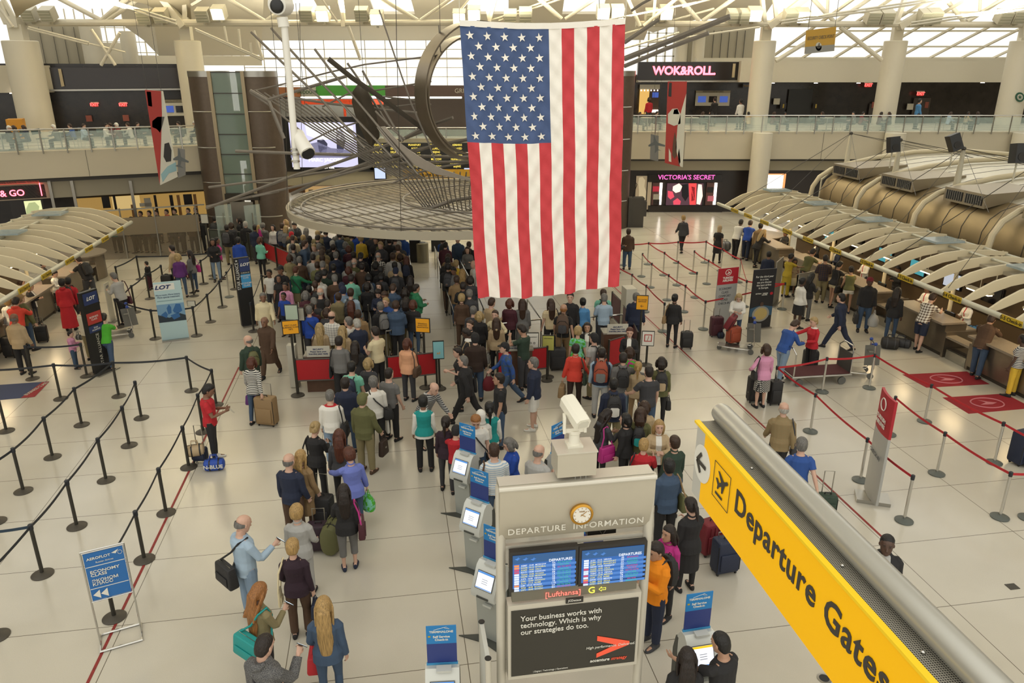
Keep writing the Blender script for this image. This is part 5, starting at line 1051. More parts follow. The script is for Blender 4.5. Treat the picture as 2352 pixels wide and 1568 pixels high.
for i, a in enumerate([q for q in (3.0, 5.6, 8.2, 10.6, 13.6, 16.0, 18.6, 21.0, 23.2) if min(abs(q-c) for c in COLX) > 1.9]): cafe_set(FR, a, 1.4, 'at the right balcony rail, %s from its left end' % ORD[i], 'r', GCH)
# ---------------------------------------------------------------- queue posts with belts
POSTD = mat('post_dark', srgb('3d3b35'), .4, .5); BASED = mat('post_base', srgb('4a453d'), .5, .3); BELTK = mat('belt_black', srgb('22262c'), .6); BELTB = mat('belt_blue', srgb('1f3446'), .6); BELTR = mat('belt_red', srgb('b0202a'), .6); GBASE = mat('post_base_grey', srgb('5b605c'), .5, .2)
def post_proto(kind):
    r = thing('queue_post', '', 'queue post')
    if kind == 'dark':
        M().lathe([(.175, 0), (.178, .012), (.15, .028), (.05, .05), (.034, .055)], n=28).build('base', BASED, r); M().lathe([(.032, .05), (.032, .93)], n=16).build('pole', POSTD, r); M().lathe([(.038, .9), (.04, .93), (.04, .99), (.03, 1.0)], n=16).build('belt_head', BELTK, r)
    else:
        M().lathe([(.165, 0), (.168, .02), (.14, .035), (.06, .05), (.03, .06)], n=28).build('base', GBASE, r); M().lathe([(.029, .05), (.029, .93)], n=16).build('pole', CHROME, r); M().lathe([(.034, .9), (.036, .93), (.036, .99), (.025, 1.0)], n=16).build('belt_head', BELTK, r)
    return r
PD, PC = post_proto('dark'), post_proto('chrome'); USED = {'dark': False, 'chrome': False}; PT = {}
def posts(kind, dic, desc, grp):
    for i, (k, (x, y)) in enumerate(sorted(dic.items(), key=lambda q: -q[1][1])):
        o = place(PD if kind == 'dark' else PC, not USED[kind], G(x, y), random.uniform(-1, 1), desc % ORD[i], grp); USED[kind] = True; PT[k] = (G(x, y), o)
def belt(keys, m=None, sag=.04):
    for a, b in zip(keys[:-1], keys[1:]):
        p = PT[a][0] if isinstance(a, str) else G(*a); q = PT[b][0] if isinstance(b, str) else G(*b); own = PT[a][1] if isinstance(a, str) else PT[b][1]
        p = p+V((0, 0, .95)); q = q+V((0, 0, .95)); mb = M(); rings = []; sd = (q-p).cross(V((0, 0, 1))).normalized()*.0025; sd = sd if sd.length else V((0, .0025, 0))
        for i in range(9):
            t_ = i/8; c = p.lerp(q, t_)-V((0, 0, sag*sin(pi*t_))); rings.append([c+sd+V((0, 0, -.026)), c-sd+V((0, 0, -.026)), c-sd+V((0, 0, .026)), c+sd+V((0, 0, .026))])
        o = bpy.data.objects.new('belt', mb.loft(rings).mesh('belt', False)); o.data.materials.append(m); COL.objects.link(o); o.parent = own; o.matrix_parent_inverse = own.matrix_basis.inverted()
posts('dark', {'d1': (75, 870), 'd2': (200, 864), 'd3': (140, 916), 'd4': (273, 910), 'd5': (440, 897), 'd6': (467, 992), 'd6b': (497, 930), 'd7': (15, 990), 'd8': (188, 976), 'd9': (325, 960), 'd10': (297, 1023), 'd11': (121, 1050), 'd12': (54, 1128),
    'd13': (244, 1103), 'd14': (434, 1073), 'd15': (382, 1178), 'd16': (177, 1209), 'd17': (98, 1319), 'd18': (332, 1285), 'd19': (263, 1418), 'd20': (-8, 1198), 'd21': (-6, 1461)}, 'dark queue post in the open left queue, %s nearest to the viewer', 'dark posts of the near left queue')
posts('dark', {'e22': (275, 668), 'e23': (322, 641), 'e24': (378, 665), 'e25': (344, 686), 'e26': (446, 680), 'e27': (468, 652), 'e28': (489, 633), 'e29': (312, 717), 'e30': (539, 664), 'e32': (511, 705), 'e33': (484, 739), 'e34': (452, 771), 'e35': (357, 778), 'e36': (275, 751), 'e37': (583, 761), 'e38': (607, 690)}, 'dark queue post around the pale blue roll-up banner, %s nearest to the viewer', 'dark posts of the far left queue')
for c in (['d1', 'd2'], [(-60, 930), 'd3', 'd4', 'd5', 'd6b', 'd6', 'd14', 'd15', 'd18', 'd19'], ['d4', 'd8', 'd11', 'd12', (-30, 1180)], ['d9', 'd10', 'd13', 'd16', 'd17', (-40, 1480)]): belt(c, BELTK)
belt([(-70, 1335), 'd17'], BELTB)
for c in (['e22', 'e23', 'e28', 'e27', 'e26'], ['e24', 'e25', 'e29', 'e36', 'e35', 'e34', 'e33', 'e32', 'e30'], ['e37', 'e38']): belt(c, BELTK)
posts('chrome', {'a': (1431, 609), 'b': (1487, 607), 'f1': (1554, 604), 'k': (1618, 603), 'l': (1655, 622), 'o': (1696, 648), 'c': (1523, 632), 'f2': (1554, 655), 'd': (1473, 635), 'm': (1591, 628), 'n': (1623, 652), 'e': (1494, 660), 'p': (1596, 683), 'g': (1532, 689), 'h': (1449, 688), 'i': (1481, 716), 'r': (1570, 716), 'q': (1709, 704), 's': (1615, 756), 't': (1796, 710), 'j': (1522, 761)}, 'chrome queue post in the far right queue, %s nearest to the viewer', 'chrome posts of the far right queue')
posts('chrome', {'A1': (1996, 891), 'A2': (1888, 900), 'A3': (1775, 922), 'A4': (1861, 991), 'A5': (1976, 1103), 'A6': (2076, 1196), 'A7': (2041, 998), 'A8': (2123, 968), 'A9': (2151, 1088), 'A10': (2283, 1063), 'A11': (2296, 1188), 'A12': (2360, 1190), 'S': (527, 682)}, 'chrome queue post before the red carpets, %s nearest to the viewer', 'chrome posts of the near right queue')
PT['S'][1]['label'] = 'single chrome post standing in the dark-posted left queue'
for c in (['a', 'b', 'f1', 'k', 'l', 'o', 'q', 't'], ['b', 'c', 'f2', 'p'], ['m', 'n', 'q'], ['d', 'e', 'g', 'r', 's'], [(1400, 655), 'h', 'i', 'j'], ['s', 't'], ['A3', 'A2', 'A1', 'A8', 'A10', (2420, 1135)], ['A3', 'A4', 'A5', 'A6'], ['A7', 'A9', 'A11', (2450, 1180)]): belt(c, BELTR)
# ---------------------------------------------------------------- carpets and mats
CARP = mat('carpet_red', srgb('8a1522'), .95, bump=.3, bscale=200); CLOGO = mat('carpet_logo', srgb('b9727a'), .9)
def flat(name, label, cat, pts, m, z=.006):
    t = thing(name, label, cat, G(*pts[0])); mb = M(); a = [G(x, y)+V((0, 0, z)) for x, y in pts]; b = [G(x, y)+V((0, 0, .0)) for x, y in pts]; n = len(a)
    mb.add(a+b, [tuple(range(n)), tuple(range(2*n-1, n-1, -1))]+[(i, (i+1) % n, n+(i+1) % n, n+i) for i in range(n)]); mb.build('mat', m, t); return t, a
for lab, pts in (('upper red carpet with pale oval emblem before the right desks', [(2073, 860), (2220, 853), (2273, 882), (2128, 890)]), ('lower red carpet with pale oval emblem before the right desks', [(2165, 913), (2308, 904), (2372, 937), (2225, 950)])):
    t, a = flat('red_carpet', lab, 'carpet', pts, CARP); c = sum(a, V())/4+V((0, 0, .003)); r_ = []
    e1 = (a[1]-a[0]).normalized(); e2 = (a[0]-a[3]).normalized()
    M().tube([c+e1*(.42*cos(q))+e2*(.3*sin(q)) for q in [2*pi*i/32 for i in range(32)]], (.018), 4, close=True).build('emblem_ring', CLOGO, t)
    M().prism([(-.25, -.08), (-.02, .02), (-.12, .2), (.06, .06), (.26, -.02), (.08, -.1)], c, e1, e2, .004).build('bird_emblem', CLOGO, t)
t, a = flat('door_mat', 'blue mat with red BUSINESS CLASS strip and grey edge at far left', 'mat', [(-60, 888), (113, 876), (80, 911), (-60, 924)], mat('mat_blue', srgb('3a4360'), .9))
z_ = V((0, 0, .004)); M().add([G(96, 877.5, .008), G(113, 876, .008), G(80, 911, .008), G(47, 914, .008)], [(0, 1, 2, 3)]).build('red_strip', mat('mat_red', srgb('8c2b2e'), .9), t)
p, q = G(62, 905, .012), G(104, 880, .012); text('BUSINESS CLASS', .15, (p+q)/2, q-p, V((0, 0, 1)).cross(q-p), PAPER, t, sx=.8)
# small floor boxes
for x, y, r, lab in ((1893, 1558, .1, 'round metal floor outlet at the bottom beside the yellow sign'),):
    p = G(x, y); t = thing('floor_outlet', lab, 'floor outlet', p); M().lathe([(r, 0), (r, .008), (r*.8, .01)], p, 20).build('ring', STEEL, t); M().lathe([(r*.7, .008), (r*.7, .013)], p, 16).build('cover', BLACK, t)
p = G(2325, 1347); tag(M().box(p+V((0, 0, .004)), (.18, .14, .008), Matrix.Rotation(GA, 3, 'Z')).build('floor_hatch', DGREY), 'small square metal floor hatch at lower right', 'floor hatch')
# ---------------------------------------------------------------- free standing banners
class Stand:
    """an upright board: bottom-left and bottom-right pixels on the floor, height in metres; (s,t) in 0..1 across and up"""
    def __init__(s, name, label, cat, bl, br, h, m, t=.03, base=True, lean=0.0, z0=.05):
        s.a, s.b = G(*bl), G(*br); s.h, s.z0 = h, z0; s.e = (s.b-s.a); s.w = s.e.length; s.e.normalize(); s.up = V((0, 0, 1)); s.n = s.e.cross(s.up); s.t = thing(name, label, cat, (s.a+s.b)/2)
        if m is not None: s.rect('panel', m, 0, 0, 1, 1, 0, t)
        if base: mb = M(); mb.bar(s.a+V((0, 0, .025)), s.b+V((0, 0, .025)), .22, .05); mb.build('base', STEEL, s.t)
    def P(s, u, v, off=0): return s.a+s.e*(s.w*u)+s.up*(s.z0+(s.h-s.z0)*v)+s.n*off
    def rect(s, name, m, u0, v0, u1, v1, off=.004, t=.004, parent=None):
        mb = M(); c = [s.P(u0, v0, off), s.P(u1, v0, off), s.P(u1, v1, off), s.P(u0, v1, off)]; d = [p-s.n*t for p in c]
        mb.add(c+d, [(0, 1, 2, 3), (7, 6, 5, 4), (0, 4, 5, 1), (1, 5, 6, 2), (2, 6, 7, 3), (3, 7, 4, 0)]); return mb.build(name, m, parent or s.t)
    def poly(s, name, m, pts, off=.009): 
        mb = M(); c = [s.P(u, v, off) for u, v in pts]; mb.add(c, [tuple(range(len(c)))]); return mb.build(name, m, s.t)
    def txt(s, st, size, u, v, m, off=.008, vert=False, **k):
        return text(st, size, s.P(u, v, off), s.up if vert else s.e, -s.e if vert else s.up, m, s.t, **k)
def hgt(bl, top):                # height of a pixel above a floor pixel
    p = G(*bl); r = ray(*top); t = math.hypot(p.x, p.y)/math.hypot(r.x, r.y); return CAMH+r.z*t
WHT = mat('print_white', srgb('d8d6cc'), .6); NAVY = mat('print_navy', srgb('273560'), .5); SKYB = mat('print_sky', srgb('3d8fc0'), .5); PBLU = mat('print_pale_blue', srgb('a9c2c4'), .55)
s = Stand('roll_up_banner', 'pale blue roll-up banner with aircraft seats standing in the left queue', 'banner', (373, 785), (435, 777), hgt((373, 785), (350, 650)), PBLU)
s.rect('white_top', WHT, .02, .86, .75, .97); s.txt('LOT', .17, .3, .91, NAVY, .012, bold=.04, shear=.3, sx=1.3); s.txt('More room. More luxury.\nMore special treatment', .075, .48, .76, NAVY, sx=.9)
s.rect('fine_print', mat('print_grey', srgb('7f9a9e'), .6), .05, .67, .95, .685); s.rect('picture', mat('seat_scene', srgb('6f94b0'), .5), 0, .33, 1, .62)
s.poly('picture_floor', mat('seat_dark', srgb('1f2d38'), .5), [(0, .31), (1, .31), (1, .40), (.8, .44), (.4, .38), (0, .45)], .007)
for pts in ([(.35, .55), (.45, .61), (.52, .56), (.50, .46), (.38, .44)], [(.56, .5), (.7, .61), (.86, .6), (.9, .48), (.74, .44), (.6, .46)], [(.1, .44), (.3, .5), (.36, .44), (.3, .38)], [(.45, .42), (.75, .46), (.8, .38), (.55, .34)]): s.poly('seat_shape', mat('seat_blue', srgb('2c5f94'), .5), pts)
s = Stand('airline_totem', 'tall black and navy totem with blue economy class panels', 'totem', (557, 752), (590, 746), hgt((557, 752), (542, 594)), BLACK, t=.14)
s.rect('navy_plate', NAVY, .30, .80, .98, .99); s.txt('LOT', .13, .64, .90, WHT, .012, bold=.04, shear=.3, sx=1.1); s.txt('CHECK-IN', .06, .64, .78, WHT)
s.rect('blue_plate', SKYB, .32, .56, .97, .76); s.txt('ECONOMY\nCLASS', .065, .64, .72, WHT, .010); s.txt('ECONOMY\nCLASS', .075, .66, .61, WHT, .010, bold=.01); s.txt('STAR ALLIANCE', .15, .14, .74, WHT, vert=True, sx=.85); s.poly('star_mark', WHT, [(.14+.10*x, .965+.017*y) for x, y in star_pts(1)])
s = Stand('airline_totem', 'narrow dark totem with small red and white plates beside the boy in green', 'totem', (222, 862), (258, 846), hgt((222, 862), (202, 672)), BLACK, t=.12, base=False)
M().box(s.P(.5, 0, -.05)-V((0, 0, .03)), (.75, .5, .03), Matrix.Rotation(math.atan2(s.e.y, s.e.x), 3, 'Z')).build('base', STEEL, s.t)
s.rect('navy_plate', NAVY, .1, .84, .95, .98); s.rect('red_plate', BR, .1, .60, .95, .74); s.rect('navy_plate', NAVY, .1, .50, .95, .58)
s.txt('LOT', .14, .5, .91, WHT, .012, bold=.03, shear=.3); s.txt('BUSINESS\nCLASS', .07, .5, .67, WHT, .01); s.txt('STAR\nALLIANCE', .06, .5, .54, WHT, .01); s.txt('STAR ALLIANCE', .13, .5, .28, PAPER, vert=True)
s = Stand('airline_banner', 'red and silver check-in banner standing in the right queue', 'banner', (1638, 748), (1684, 742), hgt((1638, 748), (1646, 617)), mat('silver_print', srgb('a7a7a3'), .4, .2))
RED_TK = mat('airline_red', srgb('a31a28'), .5); INKG = mat('print_ink_grey', srgb('55565a'), .6)
s.rect('red_top', RED_TK, 0, .71, 1, 1); s.txt('TURKISH\nAIRLINES', .10, .5, .80, WHT, bold=.03, line=.9); s.poly('round_emblem', WHT, [(.5+.15*cos(a), .92+.055*sin(a)) for a in [2*pi*i/20 for i in range(20)]], .006); s.poly('round_emblem', RED_TK, [(.5+.12*cos(a), .92+.044*sin(a)) for a in [2*pi*i/20 for i in range(20)]], .008); s.poly('bird_emblem', WHT, [(.40, .90), (.5, .915), (.47, .955), (.54, .925), (.6, .915), (.52, .895)], .010)
s.txt('ECONOMY\nCLASS\nCOMFORT\nCLASS\nCHECK-IN', .115, .42, .50, INKG, sx=.85, line=1.1)
s = Stand('advert_banner', 'black best airline in Europe roll-up banner with a golden globe', 'banner', (1717, 757), (1768, 752), hgt((1717, 757), (1720, 619)), mat('print_black', srgb('1c1c20'), .45))
s.txt('For the third year\nin a row,\nwe are chosen\nthe best airline\nin Europe.', .095, .5, .78, WHT, sx=.95, line=1.0); s.txt('SKYTRAX   TURKISH\n               AIRLINES', .05, .45, .575, WHT, bold=.02); s.poly('round_emblem', RED_TK, [(.88+.07*cos(a), .58+.025*sin(a)) for a in [2*pi*i/16 for i in range(16)]])
s.poly('stadium', mat('stadium_blue', srgb('2f5068'), .5), [(0, .2), (1, .2), (1, .35), (.5, .39), (0, .34)], .006); s.poly('globe_rim', mat('globe_silver', srgb('8f8d84'), .4), [(.5+.38*cos(a), .235+.135*sin(a)) for a in [2*pi*i/28 for i in range(28)]]); s.poly('globe', mat('globe_gold', srgb('bba66c'), .35, .3), [(.5+.29*cos(a), .235+.105*sin(a)) for a in [2*pi*i/28 for i in range(28)]], .012); s.poly('figure', mat('figure_brown', srgb('4a3426'), .5), [(.44, .37), (.42, .40), (.45, .44), (.55, .44), (.58, .40), (.56, .37)], .013)
# tall curved airline totem at right, seen from its side
b = G(1997, 1147); t = thing('airline_totem', 'tall red-topped silver airline totem on a grey base at right', 'totem', b)
rz_ = Matrix.Rotation(R(-97), 3, 'Z'); e, n_ = rz_ @ V((1, 0, 0)), rz_ @ V((0, -1, 0)); h_ = hgt((1997, 1147), (2038, 905))
def curved(z0, z1, m, nm, off=0):
    mb = M(); rings = []
    for z in (z0, z1): rings.append([b+e*x+n_*(.10*cos(x*2.6)-.05+off)+V((0, 0, z)) for x in [-.36+.72*i/10 for i in range(11)]]+[b+e*x+n_*(.10*cos(x*2.6)-.10+off*0)+V((0, 0, z)) for x in [.36-.72*i/10 for i in range(11)]])
    mb.loft(rings); return mb.build(nm, m, t)
curved(.08, h_*.66, mat('silver_print', srgb('a7a7a3'), .4, .2), 'silver_panel'); curved(h_*.66, h_, RED_TK, 'red_panel')
text('TURKISH\nAIRLINES', .115, b+n_*.065+V((0, 0, h_*.76)), e, (0, 0, 1), WHT, t, bold=.02); M().tube([b+n_*.065+e*(.12*cos(a))+V((0, 0, h_*.91+.12*sin(a))) for a in [2*pi*i/20 for i in range(20)]], .012, 4, close=True).build('round_emblem', WHT, t); text('CHECK-IN', .12, b+n_*.065+V((0, 0, h_*.45)), e, (0, 0, 1), INKG, t)
mb = M(); mb.box(b+V((.05, 0, .04)), (.62, .42, .07), Matrix.Rotation(R(-18), 3, 'Z')); mb.build('base_plate', STEEL, t)
# metal-framed economy class sign
s = Stand('floor_sign', 'blue economy class sign in a chrome frame at lower left', 'sign', (232, 1479), (326, 1452), hgt((232, 1479), (182, 1270)), None, base=False, z0=0)
BLU = mat('sign_blue', srgb('2566a8'), .45); ww = s.w
for u in (0, 1): M().tube([s.P(u, 0), s.P(u, 1)], .014, 8).build('frame_post', CHROME, s.t)
for v in (1.0, .47, .985): M().tube([s.P(0, v), s.P(1, v)], .012, 8).build('frame_bar', CHROME, s.t)
s.rect('panel', BLU, .04, .48, .96, .975, .0, .012)
fm = [s.P(0, 0, -.2), s.P(1, 0, -.2), s.P(1, 0, .2), s.P(0, 0, .2)]; M().tube([p+V((0, 0, .02)) for p in fm], .02, 6, close=True).build('foot_frame', CHROME, s.t)
for v in (.83, .60): s.rect('white_line', WHT, .05, v, .95, v+.006)
s.txt('AEROFLOT', .056, .38, .915, WHT, bold=.02, sx=1.1); s.txt('Russian Airlines', .036, .5, .87, WHT); s.txt('ECONOMY\nCLASS', .066, .12, .76, WHT, bold=.02, sx=1.15, line=.85, align='LEFT'); s.txt('\u042d\u041a\u041e\u041d\u041e\u041c\n\u041a\u041b\u0410\u0421\u0421', .066, .12, .665, WHT, bold=.02, sx=1.15, line=.85, align='LEFT')
for u0 in (.08, .26): s.poly('arrow', WHT, [(u0, .54), (u0+.17, .585), (u0+.17, .495)])
s.poly('flag_mark', WHT, [(.68, .93), (.86, .955), (.78, .915)]); M().tube([s.P(.88+.05*cos(a), .92+.02*sin(a), .008) for a in [2*pi*i/14 for i in range(14)]], .003, 4, close=True).build('round_mark', WHT, s.t)
# white notice stand and grey barrier boards
s = Stand('notice_stand', 'slim white poster stand between the left desks and queue', 'sign', (256, 742), (266, 735), hgt((256, 742), (240, 652)), PAPER, base=True); s.txt('LO', .12, .5, .9, NAVY)
for bl, br, tp, lab in (((1772, 706), (1787, 690), (1783, 602), 'tall grey rounded barrier board beside the black banner'), ((1828, 690), (1862, 683), (1830, 628), 'low grey barrier board behind the woman in white blouse')):
    s = Stand('barrier_board', lab, 'barrier', bl, br, hgt(bl, tp), mat('board_grey', srgb('7c7a72'), .5)); M().tube([s.P(0, 0), s.P(0, 1), s.P(1, 1), s.P(1, 0)], .018, 6).build('board_frame', STEEL, s.t)
# ---------------------------------------------------------------- security entrance: red panels, desks, sign posts
REDP = mat('security_red', srgb('a5121c'), .5); FRG = mat('panel_frame', srgb('4f4b45'), .5); WOOD = mat('desk_wood', srgb('5d4130'), .5, var=.2, vscale=10); DRED = mat('dark_red_panel', srgb('4e141a'), .5)
def redpanel(label, bl, br, z0, z1, m=REDP, frame=FRG):
    s = Stand('red_barrier_panel', label, 'barrier', bl, br, z1, None, base=False, z0=z0)
    s.rect('panel', m, .02, .04, .98, .96, .01, .03); mb = M()
    M().tube([s.P(0, 0), s.P(1, 0), s.P(1, 1), s.P(0, 1)], .022, 4, close=True).build('frame', frame, s.t)
    for u in (.0, 1.0): p = s.P(u, 0); M().lathe([(.16, 0), (.15, .03), (.03, .05)], (p.x, p.y, 0), 20).build('foot', BASED, s.t); M().tube([(p.x, p.y, .03), s.P(u, 1)+V((0, 0, .03))], .028, 8).build('post', POSTD, s.t)
    return s
redpanel('bright red barrier panel below the security notice at left', (686, 908), (772, 905), .42, 1.02)
redpanel('bright red barrier panel behind the woman in the peach top', (893, 900), (1004, 888), .38, 1.0)
redpanel('bright red barrier panel beside the man in the striped navy jacket', (1143, 888), (1256, 874), .38, 1.0)
redpanel('dark red panel behind the staff in black at the right entrance', (1396, 858), (1432, 846), .2, 1.0)
for i, (bl, br) in enumerate((((612, 605), (637, 618)), ((640, 619), (672, 634)), ((675, 636), (708, 650)), ((711, 652), (724, 664)))):
    redpanel('red panel of the far left crowd fence, %s from the left' % ORD[i], bl, br, .25, .98)
for i, (bl, br) in enumerate((((488, 588), (532, 590)), ((534, 590), (576, 598)), ((578, 598), (610, 606)))):
    redpanel('dark grey panel of the far left crowd fence, %s from the left' % ORD[i], bl, br, .1, 1.25, mat('panel_slate', srgb('3c4038'), .6))
for i, (bl, br) in enumerate((((1404, 728), (1424, 750)), ((1424, 752), (1446, 790)), ((1446, 792), (1462, 830)))): redpanel('dark red panel of the fence beside the right queue, %s from the far end' % ORD[i], bl, br, .05, .9, DRED)
def sdesk(px, rz, label, w_=.75, txt=True):
    b = G(*px); t = thing('security_desk', label, 'desk', b); rt = Matrix.Rotation(R(rz), 3, 'Z'); B = lambda n, m, c, s_: M().box(b+rt @ V(c), s_, rt).build(n, m, t)
    B('desk_body', WOOD, (0, .1, .5), (w_, .45, 1.0)); B('desk_top', mat('desk_top', srgb('8b8578'), .4), (0, .1, 1.02), (w_+.06, .5, .04)); sg = B('notice', PAPER, (.0, -.15, 1.16), (w_*.8, .02, .3))
    text('SECURITY\nPlease have your\nboarding pass ready', .062, b+rt @ V((0, -.163, 1.16)), rt @ V((1, 0, 0)), (0, 0, 1), NAVY, sg, bold=.02); return t
sdesk((742, 895), 4, 'wooden security desk with white boarding pass notice behind the left red panel'); sdesk((1412, 838), 4, 'wooden security desk with notice beside the staff woman at right')
sdesk((1190, 880), 4, 'wooden desk behind the middle red barrier panel')
def signpost(px, top, w_, h_, label, face, rz=0, frame=BLACK, texts=(), extra=None):
    b = G(*px); h = hgt(px, top); t = thing('sign_post', label, 'sign', b); rt = Matrix.Rotation(R(rz), 3, 'Z')
    M().lathe([(.175, 0), (.178, .015), (.15, .03), (.04, .06)], b, 24).build('base', BASED, t); M().tube([b+V((0, 0, .04)), b+V((0, 0, h-h_/2))], .032, 10).build('pole', POSTD, t)
    c = b+V((0, 0, h-h_/2))+rt @ V((0, -.04, 0)); M().box(c, (w_, .03, h_), rt).build('frame', frame, t); f = M().box(c+rt @ V((0, -.018, 0)), (w_*.9, .006, h_*.9), rt).build('face', face, t)
    for st, sz, dz, m in texts: text(st, sz, c+rt @ V((0, -.024, 0))+V((0, 0, dz)), rt @ V((1, 0, 0)), (0, 0, 1), m, f)
    return c, rt, t
AMB = mat('sign_amber_bright', srgb('dd9a12'), .5)
signpost((684, 908), (675, 733), .42, .38, 'yellow first and business class sign post at the left security entrance', AMB, 16, texts=(('FIRST CLASS\nBUSINESS CLASS\nVIP\'S', .055, 0, BB),))
signpost((978, 890), (970, 729), .40, .40, 'yellow special services sign post at the middle security entrance', AMB, -10, texts=(('Wheelchairs\nAirline Crew\nSpecial Services', .05, 0, BB),))
signpost((1466, 838), (1466, 676), .34, .44, 'yellow arrow sign post at the right edge of the crowd', AMB, -8, texts=(('TO GATES\nSERVICES', .055, .06, BB), ('\u2190', .12, -.1, BB)))
signpost((1010, 893), (1004, 781), .30, .52, 'pale blue picture sign post beside the middle red panel', mat('poster_aqua', srgb('7fb7bd'), .5), 8, texts=(('ad', .1, -.08, AMB),))
signpost((1258, 866), (1254, 768), .34, .46, 'yellow green information sign post beside the middle red panel', mat('poster_lime', srgb('b9b760'), .5), -4, texts=(('Information', .05, .14, BB),))
signpost((1222, 872), (1222, 762), .34, .46, 'white sign post with two small icons beside the middle desk', WHT, 0, texts=(('o o', .12, -.06, BB), ('CHECKPOINT', .04, .1, BB)))
signpost((1484, 838), (1481, 758), .36, .46, 'white sign post with a crossed square symbol at the right entrance', WHT, -5, texts=(('\u25a1', .3, 0, BR), ('/', .2, 0, BR)))
signpost((684, 845), (680, 697), .38, .46, 'white and green picture sign post above the left yellow sign', mat('poster_greenish', srgb('a9b8a4'), .5), 0); signpost((700, 838), (697, 704), .3, .4, 'plain white notice post behind the green picture sign', PAPER, 0)
signpost((452, 771), (437, 690), .26, .18, 'small white notice on a dark queue post beside the pale banner', PAPER, 0)
signpost((490, 640), (484, 490), .3, .38, 'small white notice on a dark post at the glass lift doors', PAPER, 0)
b = G(697, 884); tag(M().box(b+V((-.18, -.1, .62)), (.22, .22, 1.2)).build('white_box_column', PAPER), 'white box column behind the left security post', 'box')
b = G(1440, 760); tag(M().box(b+V((0, 0, .75)), (.35, .5, 1.5), Matrix.Rotation(R(10), 3, 'Z')).build('white_cabinet', PAPER), 'tall white and grey cabinet at the right end of the steel rail', 'cabinet')
# steel lane rails
def rail(label, pts, z=1.0, step=1.2):
    P_ = [G(x, y, z) for x, y in pts]; t = thing('queue_rail', label, 'railing', (P_[0].x, P_[0].y, 0)); M().tube(P_, .024, 8).build('top_rail', CHROME, t)
    for a, b in zip(P_[:-1], P_[1:]):
        n = max(1, int((b-a).length/step))
        for i in range(n+1): p = a.lerp(b, i/n); M().tube([(p.x, p.y, 0), p], .018, 6).build('rail_post', STEEL, t)
rail('long steel rail on the left side of the middle lane', [(998, 566), (1010, 605), (1024, 662), (1044, 720)]); rail('diagonal steel rail between the waiting lines under the flag', [(1047, 580), (1085, 650), (1124, 738)])
rail('front steel rail behind the woman with the paper', [(1154, 742), (1243, 733), (1211, 688)]); rail('front steel rail behind the man in the light blue shirt', [(1318, 731), (1430, 722)])
rail('short steel rail in the left crowd', [(832, 632), (842, 640), (845, 700)]); rail('steel rail running through the left crowd', [(781, 680), (775, 725), (770, 760)]); rail('steel rail at the right side of the left crowd', [(893, 685), (899, 758), (886, 760)], step=2)
rail('far steel rail beside the waste bin', [(890, 572), (936, 572), (944, 610)])
b = G(971, 601); t = thing('waste_bin', 'round metal waste bin in the open middle lane', 'bin', b); M().lathe([(.28, 0), (.28, .85), (.24, .88)], b, 24).build('body', mat('bin_steel', srgb('8f8a76'), .4, .5), t); M().lathe([(.16, .88), (.16, .89)], b, 16).build('opening', BLACK, t)
for x, y, lab in ((955, 600, 'black bin left of the metal waste bin'), (1003, 575, 'black box at the far end of the middle lane')): b = G(x, y); tag(M().box(b+V((0, 0, .5)), (.45, .45, 1.0)).build('black_bin', BLACK), lab, 'bin')
# ---------------------------------------------------------------- the yellow hanging sign (box sign running away from the viewer)
YS = mat('sign_yellow', srgb('f2b804'), .5, emit=.1, ecol=srgb('f2b000'), spec=.25); YTOP = mat('sign_yellow_edge', srgb('f6cc10'), .4); INKB = mat('sign_ink', srgb('3a3630'), .6); ALU = mat('sign_aluminium', srgb('b7b6ae'), .32, .55)
t = thing('gates_sign', 'large yellow Departure Gates box sign in the foreground at lower right', 'sign', UV(2.5, 3, 4.7))
UF, ZT, ZB, VE, VN = 2.4, 5.37, 4.74, 5.25, 1.35
def yb(name, m, u0, u1, v0, v1, z0, z1, par=None): mb = M(); ubox(mb, u0, u1, v0, v1, z0, z1); return mb.build(name, m, par or t)
face = yb('face', YS, UF, UF+.03, VN, VE-.18, ZB, ZT); yb('end_plate', mat('end_grey', srgb('b9b8b0'), .5), UF, UF+.03, VE-.18, VE-.02, ZB, ZT); yb('face', YS, UF+.27, UF+.30, VN, VE, ZB, ZT); yb('top_edge', YTOP, UF-.012, UF+.03, VN, VE+.02, ZT, ZT+.02)
gr = mat('grille', srgb('6d6a60'), .5, .6); n = gr.node_tree; bb = n.nodes['Principled BSDF']; tc = n.nodes.new('ShaderNodeTexCoord'); mp = n.nodes.new('ShaderNodeMapping'); mp.inputs['Rotation'].default_value = (0, 0, -GA); vo = n.nodes.new('ShaderNodeTexVoronoi'); vo.feature = 'F1'; vo.voronoi_dimensions = '2D'; vo.inputs['Randomness'].default_value = 0; vo.inputs['Scale'].default_value = 75
gtn = n.nodes.new('ShaderNodeMath'); gtn.operation = 'LESS_THAN'; gtn.inputs[1].default_value = .33; mx = n.nodes.new('ShaderNodeMixRGB'); mx.inputs[1].default_value = (*srgb('a09c90'), 1); mx.inputs[2].default_value = (*srgb('2c2a26'), 1)
n.links.new(tc.outputs['Object'], mp.inputs[0]); n.links.new(mp.outputs[0], vo.inputs['Vector']); n.links.new(vo.outputs['Distance'], gtn.inputs[0]); n.links.new(gtn.outputs[0], mx.inputs[0]); n.links.new(mx.outputs[0], bb.inputs['Base Color'])
yb('grille_strip', gr, UF+.03, UF+.15, VN, VE, ZT-.01, ZT+.012); yb('grille_edge', ALU, UF+.15, UF+.27, VN, VE, ZT-.03, ZT+.03)
